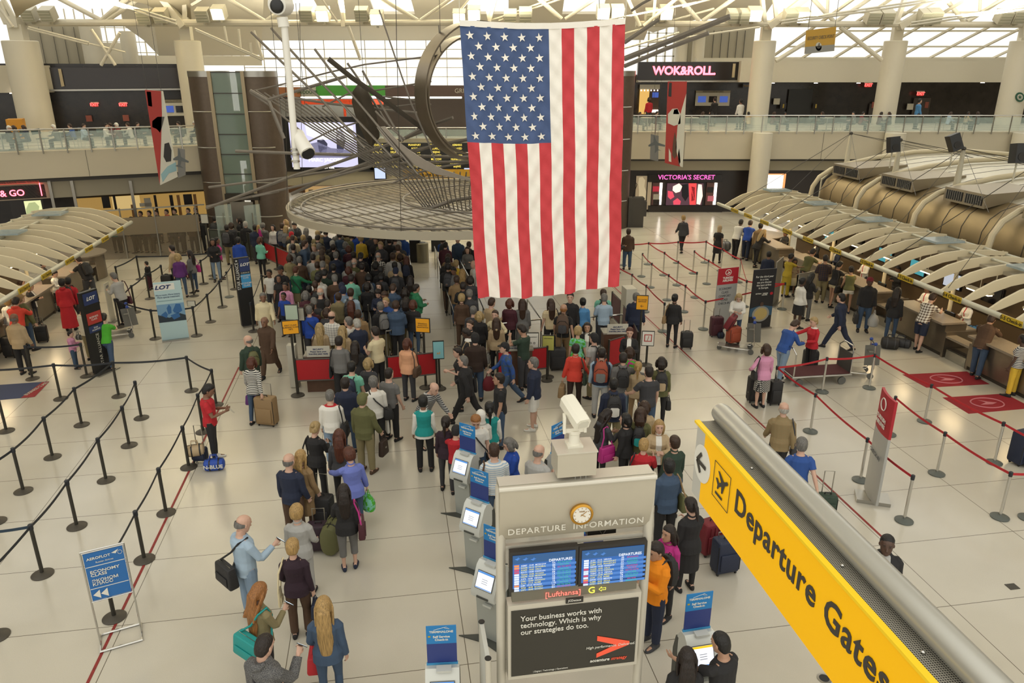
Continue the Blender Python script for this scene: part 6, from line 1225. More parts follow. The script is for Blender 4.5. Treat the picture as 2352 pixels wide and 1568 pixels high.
M().tube([UV(UF+.207, VN, ZT+.075), UV(UF+.207, VE-.02, ZT+.075), UV(UF+.207, VE+.03, ZT+.075), UV(UF+.207, VE+.06, ZT+.075)], [.082, .082, .074, .045], 28).build('top_tube', ALU, t)
for v in (3.3, 4.45, 2.6): M().ball(UV(UF+.09, v, ZT+.02), (.012, .012, .008), 8, 5).build('screw', CHROME, t)
yb('body_panel', ALU, UF+.03, UF+.27, VN, VE, ZB, ZB+.02)
ft = lambda v, z, off=.004: UV(UF-off, v, z)
text('Departure Gates', .262, ft(3.565, 5.12), -LV, (0, 0, 1), INKB, face, bold=.014, ext=.003, sx=.925, spacing=1.08)
# disc with arrow, pictogram frame with aeroplane
dc = ft(5.07, 5.09, .006); M().prism([(.155*cos(a), .16*sin(a)) for a in [2*pi*i/32 for i in range(32)]], dc+LU*.004, -LV, (0, 0, 1), .004).build('arrow_disc', mat('disc_white', srgb('dedcd2'), .5), t)
def stroke(pts, c, w_, nm, par=t):
    mb = M()
    for (a, b), (p, q) in pts: mb.bar(c-LV*a+V((0, 0, b)), c-LV*p+V((0, 0, q)), .006, w_, up=V((0, 0, 1))) if 0 else mb.prism(seg(a, b, p, q, w_), c, -LV, (0, 0, 1), .003)
    return mb.build(nm, INKB, par)
def seg(a, b, p, q, w_):
    dx, dy = p-a, q-b; L = math.hypot(dx, dy); nx, ny = -dy/L*w_/2, dx/L*w_/2; return [(a-nx, b-ny), (p-nx, q-ny), (p+nx, q+ny), (a+nx, b+ny)]
stroke([((-.085, .0), (-.01, .085)), ((-.085, .0), (.085, .0)), ((-.085, .0), (-.01, -.085))], ft(5.07, 5.09, .012), .032, 'arrow')
pc = ft(4.70, 5.10, .005); stroke([((-.14, -.15), (.14, -.15)), ((.14, -.15), (.14, .15)), ((.14, .15), (-.14, .15)), ((-.14, .15), (-.14, -.15))], pc, .004, 'pictogram_frame')
M().prism([(-.10, .02), (-.075, .03), (-.04, .005), (-.005, .03), (-.07, .095), (-.05, .10), (.035, .055), (.085, .085), (.105, .08), (.1, .06), (.055, .03), (.03, -.05), (.012, -.055), (.005, .0), (-.035, -.03), (-.05, -.055), (-.065, -.055), (-.06, -.02)], pc-V((0, 0, 0)), -LV, (0, 0, 1), .003).build('aeroplane_pictogram', INKB, t); stroke([((-.09, -.10), (.03, -.10))], pc, .02, 'runway_bar')
# ---------------------------------------------------------------- departure information stand
a_, b_ = D(1147, 1140, 7.0), D(1503, 1105, 7.0); O_ = V((a_.x, a_.y, 0)); FS = Fr((O_.x, O_.y), tuple((O_+LU)[:2]))
class Board(Wall):
    def __init__(s, fr, d, t): s.fr, s.d, s.t = fr, d, t
SS = mat('stand_steel', srgb('c4bdab'), .4, .3, var=.06, vscale=3); SS2 = mat('stand_steel_light', srgb('cdc8ba'), .35, .3); SDK = mat('stand_dark', srgb('2f2c28'), .5)
t = thing('departure_board', 'tall brushed steel departure information stand with clock, screens and advert', 'information stand', FS.P(.9, 0, 0)); B_ = Board(FS, 0, t)
L0, L1 = FS.px(1153, 1300)[0], FS.px(1490, 1280)[0]; zTop = FS.px(1325, 1103)[1]
for a in (L0, L1): M().tube([FS.P(a, .1, 0), FS.P(a, .1, zTop-.05)], .055, 16).build('post', SS2, t); M().lathe([(.25, 0), (.25, .03), (.06, .05)], FS.P(a, .1, 0), 20).build('foot', DGREY, t)
zh = FS.px(1325, 1240)[1]; z1_ = zTop; xa, xb = FS.px(1147, 1200)[0], FS.px(1497, 1165)[0]
mb = M(); prof_ = [(.0, z1_), (-.06, z1_-.03), (-.05, z1_-.18), (-.02, z1_-.40), (.06, zh+.08), (.14, zh), (.2, zh+.02), (.2, z1_)]
mb.loft([[FS.P(a, d, z) for d, z in prof_] for a in (xa, xb)]); mb.build('header', SS, t)
M().tube([FS.P(xa-.01, -.05, z1_-.01), FS.P(xb+.01, -.05, z1_-.01)], .03, 10).build('header_roll', SS2, t)
mb = M(); FS.box(mb, xa, xb, 0, .2, z1_-.03, z1_+.01); mb.build('header_top', SS2, t)
text('DEPARTURE  INFORMATION', .112, FS.P((xa+xb)/2, -.012, FS.px(1325, 1207)[1]), LU, (0, -.12, 1), mat('etched_white', srgb('dcd9cd'), .5), t, bold=.002, sx=1.0, spacing=1.1)
cx, cz = FS.px(1333, 1174); cc = FS.P(cx, -.05, cz); GOLD = mat('clock_gold', srgb('c9963f'), .25, .9)
ck = M(); ck.loft([[cc+LU*(r*cos(2*pi*i/40))+V((0, 0, r*sin(2*pi*i/40)))-LV*dd for i in range(40)] for r, dd in ((.128, -.03), (.130, .02), (.105, .03), (.100, .015))]); clk = ck.build('clock', GOLD, t)
M().prism([(.10*cos(2*pi*i/32), .10*sin(2*pi*i/32)) for i in range(32)], cc-LV*.02, LU, (0, 0, 1), .004).build('clock_face', mat('clock_white', srgb('e6e2d6'), .4), clk)
def cs(pts, w_, m, nm): 
    mb = M()
    for a, b, p, q in pts: mb.prism(seg(a, b, p, q, w_), cc-LV*.028, LU, (0, 0, 1), .003)
    mb.build(nm, m, clk)
cs([(-.015, -.012, .055, .045)], .005, GOLD, 'minute_hand'); cs([(-.01, .008, .04, -.022)], .006, GOLD, 'hour_hand'); cs([(.078*cos(a), .078*sin(a), .092*cos(a), .092*sin(a)) for a in [2*pi*i/12 for i in range(12)]], .005, GOLD, 'hour_mark')
text('ROLEX', .02, cc-LV*.028+V((0, 0, .045)), LU, (0, 0, 1), GOLD, clk)
# two screens
def rc(name, m, x0, y0, x1, y1, d=0, t_=.05, par=None): mb = M(); FS.rect(mb, d, x0, y0, x1, y1, t_); return mb.build(name, m, par or t)
sb = emis('screen_flight_blue', srgb('2d62a8'), .85); sb2 = emis('screen_row_light', srgb('4a7cc0'), .85); hb_ = emis('screen_head', srgb('2f5a88'), .8)
TX = [emis('tx_white', srgb('d6dce6'), .9), emis('tx_yellow', srgb('d8cf70'), .9), emis('tx_green', srgb('3fb088'), .9), emis('tx_red', srgb('c04a66'), .9), emis('tx_orange', srgb('e08a50'), .9)]
random.seed(11)
CITY = ['FRANKFURT', 'ISTANBUL', 'PARIS', 'ROME', 'SEOUL', 'TOKYO', 'WARSAW', 'MOSCOW', 'BEIJING', 'OSLO', 'ZURICH', 'VIENNA', 'RIYADH', 'CANCUN', 'MEXICO']
for x0, y0, x1, y1, lab in ((1171, 1262, 1329, 1352, 'left'), (1331, 1250, 1487, 1338, 'right')):
    sc = rc('flight_screen', SDK, x0, y0, x1, y1, -.02, .08); d = -.03
    rc('display', sb, x0+7, y0+9, x1-7, y1-7, d, .01, sc); rc('display_header', hb_, x0+7, y0+9, x1-7, y0+27, d-.004, .004, sc)
    a, z = FS.px((x0+x1)/2+36, y0+17); text('DEPARTURES', .046, FS.P(a, d-.012, z), LU, (0, 0, 1), TX[0], sc, bold=.01)
    for k in range(3): a, z = FS.px(x0+16+k*18, y0+17); M().prism([(-.03, 0), (0, .008), (.012, .025), (.018, .008), (.035, .006), (.018, -.004), (0, -.02)], FS.P(a, d-.008, z), LU, (0, 0, 1), .002).build('plane_mark', sb2, sc)
    A0, Z1 = FS.px(x0+9, y0+32); A1, Z0 = FS.px(x1-9, y1-12); rows = 12
    for r in range(rows):
        z = Z1-(Z1-Z0)*(r+.5)/rows; hgt_ = (Z1-Z0)/rows
        if r % 2: mb = M(); FS.box(mb, A0, A1, d-.003, d, z-hgt_/2, z+hgt_/2); mb.build('row_band', sb2, sc)
        mb = M(); FS.box(mb, A0, A0+.055, d-.006, d, z-hgt_*.35, z+hgt_*.35); mb.build('airline_mark', TX[random.choice((0, 0, 0, 4, 3))], sc)
        rt = '%-6s %02d:%02d  %-11s' % (random.choice(('LH', 'TK', 'AF', 'JL', 'KE', 'SU'))+str(random.randint(10, 999)), 13+r//2, random.choice((0, 15, 30, 45)), random.choice(CITY))
        text(rt, .027, FS.P(A0+.075, d-.008, z), LU, (0, 0, 1), TX[1] if r % 3 else TX[0], sc, 'flight_row', align='LEFT', ext=.0005, bold=.01); text('%d%s' % (random.randint(1, 11), random.choice('AB')), .034, FS.P(A0+.45, d-.008, z), LU, (0, 0, 1), TX[0], sc, 'gate_text', ext=.0005)
        k = random.choice((2, 2, 3)); text(random.choice(('ON TIME', 'BOARDING', 'GO TO GATE')), .026, FS.P(A0+.57, d-.008, z), LU, (0, 0, 1), TX[k], sc, 'status_text', ext=.0005)
# LED line, advert panel
led = rc('led_strip', mat('led_mesh', srgb('6e6a5c'), .6), 1176, 1344, 1462, 1367, -.02, .06); a, z = FS.px(1300, 1351); zc = FS.px(1320, 1355)[1]
text('[Lufthansa]', .095, FS.P(FS.px(1292, 1352)[0], -.035, zc), LU, (0, 0, 1), emis('led_red', (1, .16, .12), 1.6), led, bold=-.005); text('G \u21e6', .12, FS.P(FS.px(1370, 1347)[0], -.035, zc), LU, (0, 0, 1), emis('led_yellow', (.85, .8, .08), 1.3), led)
zt_, zb_ = FS.px(1320, 1370)[1], FS.px(1315, 1537)[1]; a0, a1 = FS.px(1166, 1470)[0], FS.px(1465, 1440)[0]
mb = M(); FS.box(mb, a0, a1, -.04, .12, zb_, zt_); fr_ = mb.build('advert_frame', SS2, t)
AX = lambda u: a0+(a1-a0)*u; AZ = lambda v: zb_+(zt_-zb_)*v
mb = M(); FS.box(mb, AX(.022), AX(.978), -.05, -.04, AZ(.05), AZ(.935)); ad = mb.build('advert', mat('advert_black', srgb('37352f'), .12), t)
def at_(st, sz, u, v, m, **k): return text(st, sz, FS.P(AX(u), -.058, AZ(v)), LU, (0, 0, 1), m, ad, **k)
at_('Your business works with\ntechnology. Which is why\nour strategies do too.', .098, .09, .735, WHT, align='LEFT', bold=.011, sx=.93, line=.98); ORG = mat('advert_orange', srgb('e0553a'), .5, emit=.2, ecol=srgb('e0553a'))
M().prism([(-.2, .16), (.2, .03), (.2, -.02), (-.2, -.16), (-.2, -.10), (.03, .0), (-.2, .09)], FS.P(AX(.80), -.056, AZ(.33)), LU, (0, 0, 1), .003).build('chevron', ORG, ad)
at_('High performance. Delivered.', .05, .78, .325, WHT, shear=.2); at_('accenture', .06, .70, .14, WHT, bold=.02, shear=.2); at_('strategy', .06, .85, .14, ORG, shear=.2); at_('| Digital | Technology | Operations', .03, .32, .09, WHT)
pl = rc('maker_plate', SDK, 1300, 1372, 1340, 1384, -.055, .01); a, z = FS.px(1320, 1378, -.06); text('JCDecaux', .038, FS.P(a, -.062, z), LU, (0, 0, 1), WHT, pl, bold=.01)
# rear monitors seen over the screens
for x in (1243, 1397): a, z = FS.px(x, 1240); mb = M(); FS.box(mb, a-.17, a+.17, .25, .55, z-.12, z-.02); mb.build('rear_monitor', SDK, t); mb = M(); mb.tube([FS.P(a-.05, .24, z), FS.P(a, .22, z-.08), FS.P(a+.06, .24, z)], .006, 5); mb.build('cable', DGREY, t)
M().bar(FS.P(L0, .12, FS.px(1320, 1255)[1]), FS.P(L1, .12, FS.px(1320, 1255)[1]), .05, .05).build('cross_bar', SS2, t)
# steel box and surveillance camera on top
cx_ = FS.px(1325, 1060)[0]; t = thing('camera_box', 'brushed steel box standing on top of the departure stand', 'box', FS.P(cx_, .2, zTop))
mb = M(); FS.box(mb, cx_-.215, cx_+.215, -.02, .30, zTop+.06, zTop+.34); mb.build('box_body', SS, t); mb = M(); FS.box(mb, cx_-.225, cx_+.225, -.03, .31, zTop+.34, zTop+.355); mb.build('box_lid', SS2, t)
for q in (-.06, .0, .06): M().tube([FS.P(cx_+.06+q, .05, zTop), FS.P(cx_+.06+q, .05, zTop+.07)], .012, 6).build('bolt', CHROME, t)
zc = zTop+.355; t = thing('surveillance_camera', 'white surveillance camera on a pan head on top of the steel box', 'camera', FS.P(cx_, .15, zc)); CW = mat('camera_cream', srgb('e3dfcf'), .4); c0 = FS.P(cx_, .15, zc)
M().lathe([(.075, 0), (.075, .02), (.06, .03), (.058, .14), (.07, .15), (.07, .19)], c0, 24).build('pan_base', CW, t); M().box(c0+V((0, 0, .01)), (.17, .16, .025), TG.to_3x3()).build('foot_plate', CW, t)
for s_ in (-1, 1): mb = M(); mb.bar(c0+LU*(s_*.115)+V((0, 0, .17)), c0+LU*(s_*.115)+V((0, 0, .36)), .03, .12); mb.build('yoke_arm', CW, t)
M().bar(c0-LU*.12+V((0, 0, .20)), c0+LU*.12+V((0, 0, .20)), .1, .05).build('yoke', CW, t)
hd = (LU*.25-LV*.9+V((0, 0, -.36))).normalized(); hc_ = c0+V((0, 0, .40)); mb = M(); xx, yy = frame(hd); rg = []
for d_, k in ((-.20, .95), (-.18, 1.1), (.17, 1.1), (.20, 1.05)): rg.append([hc_+hd*d_+xx*(px_*k)+yy*(py_*k) for px_, py_ in ((-.075, -.06), (.075, -.06), (.08, .03), (.05, .065), (-.05, .065), (-.08, .03))])
mb.loft(rg); mb.build('camera_body', CW, t); mb = M(); mb.loft([[hc_+hd*d_+xx*px_+yy*py_ for px_, py_ in ((-.055, -.045), (.055, -.045), (.06, .02), (.035, .045), (-.035, .045), (-.06, .02))] for d_ in (.20, .205)]); mb.build('front_window', mat('camera_glass', srgb('cfccbd'), .1), t)
M().tube([c0+V((-.05, -.05, .22)), c0+V((-.16, -.06, .19)), c0+V((-.18, -.05, .24)), c0+V((-.1, -.03, .3))], .006, 6).build('cable', DGREY, t)
# ---------------------------------------------------------------- self-service kiosks
KG = mat('kiosk_grey', srgb('a4a8a3'), .35, .25); KL = mat('kiosk_light', srgb('c3c5bf'), .35, .1); KD = mat('kiosk_dark', srgb('42443f'), .5); KSC = emis('kiosk_screen', srgb('dfe2ea'), 1.0); KSB = emis('kiosk_screen_blue', srgb('4a86c8'), .9); KSY = emis('kiosk_screen_yellow', srgb('e8c020'), .9); SGB = mat('kiosk_sign_blue', srgb('2179b8'), .45); SGN = mat('kiosk_sign_navy', srgb('2b3a78'), .45)
def kiosk_proto():
    r = thing('check_in_kiosk', '', 'kiosk')
    M().prism([(-.42, -.30), (-.16, -.10), (-.14, .12), (-.38, .34), (0, .24), (.38, .34), (.14, .12), (.16, -.10), (.42, -.30), (0, -.22)], (0, 0, 0), (1, 0, 0), (0, 1, 0), .02).build('base_foot', KD, r)
    side = [(.16, .02), (.20, .85), (.14, 1.20), (.08, 1.29), (-.02, 1.31), (-.08, 1.26), (-.245, .90), (-.25, .84), (-.17, .78), (-.12, .02)]
    def sec(w_, sd, m, nm): mb = M(); mb.loft([[V((x, y, z)) for y, z in sd] for x in (-w_, w_)]); return mb.build(nm, m, r)
    sec(.18, side, KG, 'cabinet'); sec(.205, [(.12, .86), (.16, 1.18), (.08, 1.30), (-.03, 1.325), (-.10, 1.27), (-.262, .91), (-.25, .82), (-.15, .80)], KL, 'head'); sec(.21, [(.22, .04), (.25, .9), (.19, 1.15), (.13, 1.15), (.13, .04)], KD, 'back_cover')
    y = V((0, (-.10+.262), 1.27-.91)).normalized(); o = V((0, -.19, 1.07)); nn = V((1, 0, 0)).cross(y)
    if nn.y > 0: nn = -nn
    def scr(nm, m, w_, h_, dy, off, par=r): mb = M(); c = o+y*dy+nn*off; mb.add([c-V((w_, 0, 0))-y*h_, c+V((w_, 0, 0))-y*h_, c+V((w_, 0, 0))+y*h_, c-V((w_, 0, 0))+y*h_], [(0, 1, 2, 3)]); return mb.build(nm, m, par)
    b = scr('screen_bezel', KD, .150, .135, .03, .012); scr('screen', KSC, .140, .125, .03, .014, b); scr('screen_header', KSB, .140, .014, .141, .016, b); scr('screen_footer', KSB, .140, .006, -.085, .016, b)
    for q in (.05, .02, -.01): scr('screen_text', mat('kiosk_text', srgb('a9adb8'), .6), .05, .004, q, .016, b)
    M().box((0, -.255, .855), (.20, .03, .03)).build('card_slot', KD, r); M().box((.05, -.20, .70), (.14, .05, .03)).build('paper_tray', KL, r); M().box((.02, -.05, 1.33), (.18, .1, .03)).build('scanner_lid', KL, r)
    return r
def kiosk(proto, first, px, z, rz, label, yellow=False, sign_tx=True):
    p = G(px[0], px[1], z); p = V((p.x, p.y, 0)); o = place(proto, first, p, R(rz), label, 'self service kiosks'); rt = Matrix.Rotation(R(rz), 3, 'Z')
    # the printed board stands on the kiosk and is part of it
    def bx(nm, m, x0, x1, z0, z1, y, th, par): mb = M(); mb.box(((x0+x1)/2, y, (z0+z1)/2), (x1-x0, th, z1-z0)); q = bpy.data.objects.new(nm, mb.mesh(nm)); q.data.materials.append(m); COL.objects.link(q); q.parent = par; return q
    sg = bx('sign_board', SGB, -.18, .18, 1.62, 1.88, .06, .012, o); bx('sign_lower', SGN, -.18, .18, 1.33, 1.62, .06, .012, o); bx('sign_rail', SKYB, -.19, .19, 1.30, 1.335, .06, .03, o)
    for st, sz, zz, bo in (('TERMINALONE', .042, 1.795, .03), ('Self Service\nCheck-in', .044, 1.70, .03)):
        q = text(st, sz, (0, .052, zz), (1, 0, 0), (0, 0, 1), WHT, None, bold=bo, ext=.001); q.parent = sg
    q = M().tube([(-.09, .05, 1.825), (-.02, .05, 1.845), (.06, .05, 1.865), (.10, .05, 1.835), (.04, .05, 1.85)], .003, 4).build('wing_mark', WHT, None); q.parent = sg; q = M().box((-.145, .052, 1.73), (.03, .004, .02)).build('yellow_tick', YEL, None); q.parent = sg
    if yellow:
        for c in o.children:
            for g in c.children:
                if g.name.startswith('screen_header'): g.material_slots[0].link = 'OBJECT'; g.material_slots[0].material = KSY
    return o
KP = kiosk_proto(); proto2 = None
kiosk_list = [((1097, 1152), 1.31, -33, 'grey self service kiosk with blue header standing beside the man in blue stripes', 0), ((1070, 1040), 1.31, -33, 'farthest grey self service kiosk behind the man in blue stripes', 0), ((1130, 1292), 1.31, -33, 'grey self service kiosk left of the departure stand post', 0), ((1016, 1532), 1.31, 4, 'nearest grey self service kiosk at the bottom centre edge', 0), ((1604, 1452), 1.31, 12, 'grey self service kiosk with yellow screen header used by two people at bottom right', 1), ((1286, 1036), 1.31, 45, 'grey self service kiosk used by the bald man in pale grey', 0), ((1368, 1262), 1.31, 30, 'grey self service kiosk hidden behind the departure stand', 0)]
base_children = None
for i, (px, z, rz, lab, ye) in enumerate(kiosk_list):
    if i == 0: keep = [copy_tree(KP) for _ in kiosk_list[1:]]; o = kiosk(KP, True, px, z, rz, lab, ye)
    else: o = kiosk(keep[i-1], True, px, z, rz, lab, ye)
# slim white pylon board beside the stand
p, q = G(1106, 1428, 1.75), G(1121, 1512, 1.75); t = thing('pylon_board', 'slim grey-edged board seen edge-on left of the departure stand', 'sign', (p.x, p.y, 0)); M().bar(V((p.x, p.y, .95)), V((q.x, q.y, .95)), .05, 1.6).build('panel', KL, t)
for c in (p, q): M().tube([(c.x, c.y, 0), (c.x, c.y, 1.75)], .035, 10).build('edge_post', SS2, t); M().tube([(c.x, c.y, 1.75), (c.x, c.y, 1.76)], .04, 10).build('post_cap', BLACK, t)
M().box(((p.x+q.x)/2, (p.y+q.y)/2, .012), (.5, 1.1, .024)).build('base_plate', KD, t)
# ---------------------------------------------------------------- luggage and bags
LUG = {}
def lmat(n): return mat('luggage_'+n, CN[n], .6, bump=.25, bscale=60)
def rbox(w_, d, h, r=.04, z0=0.0, n=3, taper=1.0):          # a rounded box as a mesh builder
    mb = M(); rings = []
    def ring(z, k, sc=1.0):
        out = []
        for cx, cy, a0 in ((1, 1, 0), (-1, 1, 90), (-1, -1, 180), (1, -1, 270)):
            for i in range(n+1): a = R(a0+90*i/n); out.append(V((cx*(w_/2-r)+cos(a)*r*k, cy*(d/2-r)+sin(a)*r*k, z)))
        return [V((p.x*sc, p.y*sc, p.z)) for p in out]
    for z, k, sc in ((z0, .3, 1), (z0+r*.3, .75, 1), (z0+r, 1, 1), (z0+h-r, 1, taper), (z0+h-r*.3, .75, taper), (z0+h, .3, taper)): rings.append(ring(z, k, sc))
    mb.loft(rings); return mb
def child(par, mb, nm, m): o = bpy.data.objects.new(nm, mb.mesh(nm)); o.data.materials.append(m); COL.objects.link(o); o.parent = par; return o
def suitcase(px, rz, col, label, w_=.42, d=.26, h=.62, handle=.4, z=0.0, tilt=0, hard=False, group=None):
    p = G(*px) if not isinstance(px, V) else px; t = thing('suitcase', label, 'suitcase', p+V((0, 0, z)), R(rz), group)
    if tilt: t.rotation_euler = (R(tilt), 0, R(rz))
    child(t, rbox(w_, d, h, .05, .05), 'shell', lmat(col)); child(t, rbox(w_*.78, .04, h*.52, .018, .12).add([], []), 'front_pocket', lmat(col)).location = (0, -d/2-.01, 0)
    for x in (-w_*.38, w_*.38):
        for y in (-d*.3, d*.3): q = M(); q.tube([(x-.012, y, .03), (x+.012, y, .03)], .03, 10); child(t, q, 'wheel', BLACK)
    q = M(); q.tube([(-.06, 0, h+.05), (-.05, 0, h+.085), (.05, 0, h+.085), (.06, 0, h+.05)], .012, 6); child(t, q, 'grip', BLACK)
    if handle: q = M(); q.tube([(-w_*.25, d*.35, h), (-w_*.25, d*.35, h+handle), (w_*.25, d*.35, h+handle), (w_*.25, d*.35, h)], .011, 6); child(t, q, 'pull_handle', STEEL)
    if not hard:
        q = M(); q.tube([(-w_*.5+.01, -d*.5+.015, .1), (-w_*.5+.01, -d*.5+.015, h-.02), (0, -d*.5+.01, h+.02), (w_*.5-.01, -d*.5+.015, h-.02), (w_*.5-.01, -d*.5+.015, .1)], .008, 5); child(t, q, 'piping', BLACK)
    else:
        for x in (-.3, -.1, .1, .3): q = M(); q.box((x*w_, -d/2-.004, h/2+.05), (.02, .02, h*.8)); child(t, q, 'shell_rib', lmat(col))
    return t
def duffel(px, rz, col, label, L=.55, r=.14, z=0, txt=None, cat='bag', name='duffel_bag', h=None):
    p = (G(*px) if not isinstance(px, V) else px)+V((0, 0, z)); t = thing(name, label, cat, p, R(rz)); h = h or r
    q = M(); q.loft([ell(V((x, 0, h)), V((0, 1, 0)), V((0, 0, 1)), r*k, h*k, 14, 2.6) for x, k in ((-L/2, .55), (-L/2+.03, .9), (-L/4, 1), (L/4, 1), (L/2-.03, .9), (L/2, .55))]); child(t, q, 'body', lmat(col))
    for y in (-.05, .05): q = M(); q.tube([(-L*.2, y, h*1.9), (-L*.15, y*.6, h*2+.09), (L*.15, y*.6, h*2+.09), (L*.2, y, h*1.9)], .010, 5); child(t, q, 'carry_handle', lmat(col))
    q = M(); q.box((0, 0, h*2), (L*.8, .012, .008)); child(t, q, 'zip', BLACK)
    for x in (-L*.22, L*.22): q = M(); q.loft([ell(V((x, 0, h)), V((0, 1, 0)), V((0, 0, 1)), r*1.02, h*1.02, 14, 2.6), ell(V((x+.03, 0, h)), V((0, 1, 0)), V((0, 0, 1)), r*1.02, h*1.02, 14, 2.6)]); child(t, q, 'strap_band', BLACK if col != 'black' else lmat('charcoal'))
    if txt: q = text(txt, .12, (0, -r*1.03, h), (1, 0, 0), (0, 0, 1), WHT, None, bold=.02); q.parent = t
    return t
def backpack(I, col, label, col2=None, s=1.0, pocket=None):
    up = V((0, 0, 1)); ln = R(I['pose'].get('lean', 0)); sc = I['sc']; c = I['W'](I['J']['U']((0, -.135, 1.02)))
    t = thing('backpack', label, 'backpack', c, I['rz']); t.rotation_euler = (-ln, 0, I['rz']); t.scale = (sc*s,)*3
    q = M(); q.loft([ell(V((0, y, z)), V((1, 0, 0)), V((0, 1, 0)), w_, d, 14, 2.8) for z, w_, d, y in ((0, .10, .05, -.07), (.02, .145, .085, -.085), (.18, .155, .10, -.10), (.34, .14, .085, -.085), (.43, .10, .06, -.07), (.46, .04, .03, -.06))]); child(t, q, 'body', lmat(col))
    q = M(); q.loft([ell(V((0, -.17, z)), V((1, 0, 0)), V((0, 1, 0)), w_, .045, 12, 3) for z, w_ in ((.03, .06), (.05, .10), (.2, .105), (.23, .07))]); child(t, q, 'front_pocket', lmat(pocket or col2 or col))
    for x in (-1, 1): q = M(); q.tube([(x*.07, -.05, .40), (x*.085, .03, .47), (x*.10, .14, .44), (x*.125, .245, .30), (x*.14, .20, .10), (x*.13, -.01, .03)], (.024, .008) if 0 else .016, 6); child(t, q, 'strap', lmat(col2 or 'black'))
    q = M(); q.tube([(-.03, -.08, .455), (-.02, -.09, .49), (.02, -.09, .49), (.03, -.08, .455)], .007, 5); child(t, q, 'top_loop', BLACK)
    q = M(); q.tube([(-.13, -.155, .24), (-.06, -.185, .33), (.06, -.185, .33), (.13, -.155, .24)], .006, 5); child(t, q, 'zip', BLACK); return t
def shoulder_bag(I, side, col, label, w_=.30, h=.24, cross=False, drop=.55, d=.10, name='shoulder_bag', cat='bag', fwd=-.02, strap=None, rear=False):
    s = -1 if side == 'L' else 1; sh = I['J']['arm'+side][0]; ang = 0 if rear else 90; o = V((s*.08, -.25, sh.z-drop)) if rear else V((s*.25, fwd, sh.z-drop)); top = (V((-s*.13, -.0, 1.44)) if cross else V((sh.x, sh.y, 1.43)))
    c = I['W'](o); t = thing(name, label, cat, c, I['rz']+R(ang)); t.scale = (I['sc'],)*3
    q = rbox(w_, d, h, .035, -h/2, 3, .86); child(t, q, 'body', lmat(col)); child(t, rbox(w_*.7, .02, h*.4, .009, -h*.35), 'pocket', lmat(col)).location = (0, -d/2-.004, 0)
    Ri = Matrix.Rotation(-R(ang), 3, 'Z'); loc = lambda p: Ri @ (V(p)-o)
    pts = [V((-w_*.4, 0, h*.42)), loc((s*(.215 if not cross else .19), -.09, 1.25 if not cross else 1.15)), loc((top.x, -.06, 1.43)), loc((top.x, .03, 1.455)), loc((s*(.2 if not cross else .05), .12, 1.28)), loc((s*.235, .10, 1.1)), V((w_*.4, 0, h*.42))]
    if cross: pts = [V((-w_*.4, 0, h*.42)), loc((s*.14, -.155, 1.10)), loc((-s*.02, -.165, 1.28)), loc((-s*.12, -.09, 1.44)), loc((-s*.12, .04, 1.455)), loc((-s*.0, .155, 1.28)), loc((s*.15, .16, 1.08)), V((w_*.4, 0, h*.42))]
    if rear: pts = [V((-w_*.4, 0, h*.42)), loc((-.02 if cross else s*.05, -.16, 1.25)), loc((-s*.12 if cross else sh.x, -.10, 1.43)), loc((-s*.12 if cross else sh.x, .05, 1.46)), loc((s*.1, .155, 1.25)), loc((s*.23, .02, 1.0)), V((w_*.4, 0, h*.42))]
    q = M(); q.tube(pts, .016, 6); child(t, q, 'strap', lmat(strap or col)); q = M(); q.box((0, 0, h*.5), (w_*.7, .01, .01)); child(t, q, 'zip', CHROME); return t
def hand_bag(I, side, col, label, w_=.34, h=.28, d=.12, name='hand_bag', cat='bag', soft=False, drop=.10):
    hp = I['hand'][side]; sc = I['sc']; c = hp-V((0, 0, (drop+h+.02)*sc)); c.z = max(c.z, I['ground'].z+.012); t = thing(name, label, cat, c, I['rz']+R(90)); t.scale = (sc,)*3; hz = (hp.z-c.z)/sc
    if soft: q = M(); q.loft([ell(V((0, 0, z)), V((1, 0, 0)), V((0, 1, 0)), a, b, 12) for z, a, b in ((0, w_*.3, d*.4), (.04, w_*.5, d*.6), (h*.5, w_*.52, d*.65), (h*.85, w_*.4, d*.4), (h, w_*.22, .02))])
    else: q = rbox(w_, d, h, .04, 0, 3, .85)
    child(t, q, 'body', lmat(col))
    for y in (-.03, .03): q = M(); q.tube([(-w_*.22, y, h*.93), (-.02, y*.3, hz), (.02, y*.3, hz), (w_*.22, y, h*.93)], .007, 5); child(t, q, 'carry_handle', lmat(col))
    q = M(); q.box((0, -d/2 if not soft else -d*.6, h*.55), (.05, .012, .03)); child(t, q, 'clasp', STEEL); return t
def phone(I, side, label, lit=True, size=1.0, name='phone', cat='phone', paper=False):
    hp = I['hand'][side]; rt = Matrix.Rotation(I['rz'], 3, 'Z') @ Matrix.Rotation(R(-50), 3, 'X'); c = hp+rt @ V((0, .0, .012)); t = thing(name, label, cat, c); t.rotation_euler = rt.to_euler()
    if paper: q = M(); q.box((0, .06, .0), (.11*size, .2*size, .003)); child(t, q, 'sheet', PAPER); return t
    q = M(); q.box((0, .03, 0), (.075*size, .145*size, .009)); child(t, q, 'casing', BLACK); q = M(); q.box((0, .03, .006), (.066*size, .128*size, .003)); child(t, q, 'screen', emis('phone_screen', srgb('cfe0ea'), 1.0) if lit else SCREEN_OFF); return t
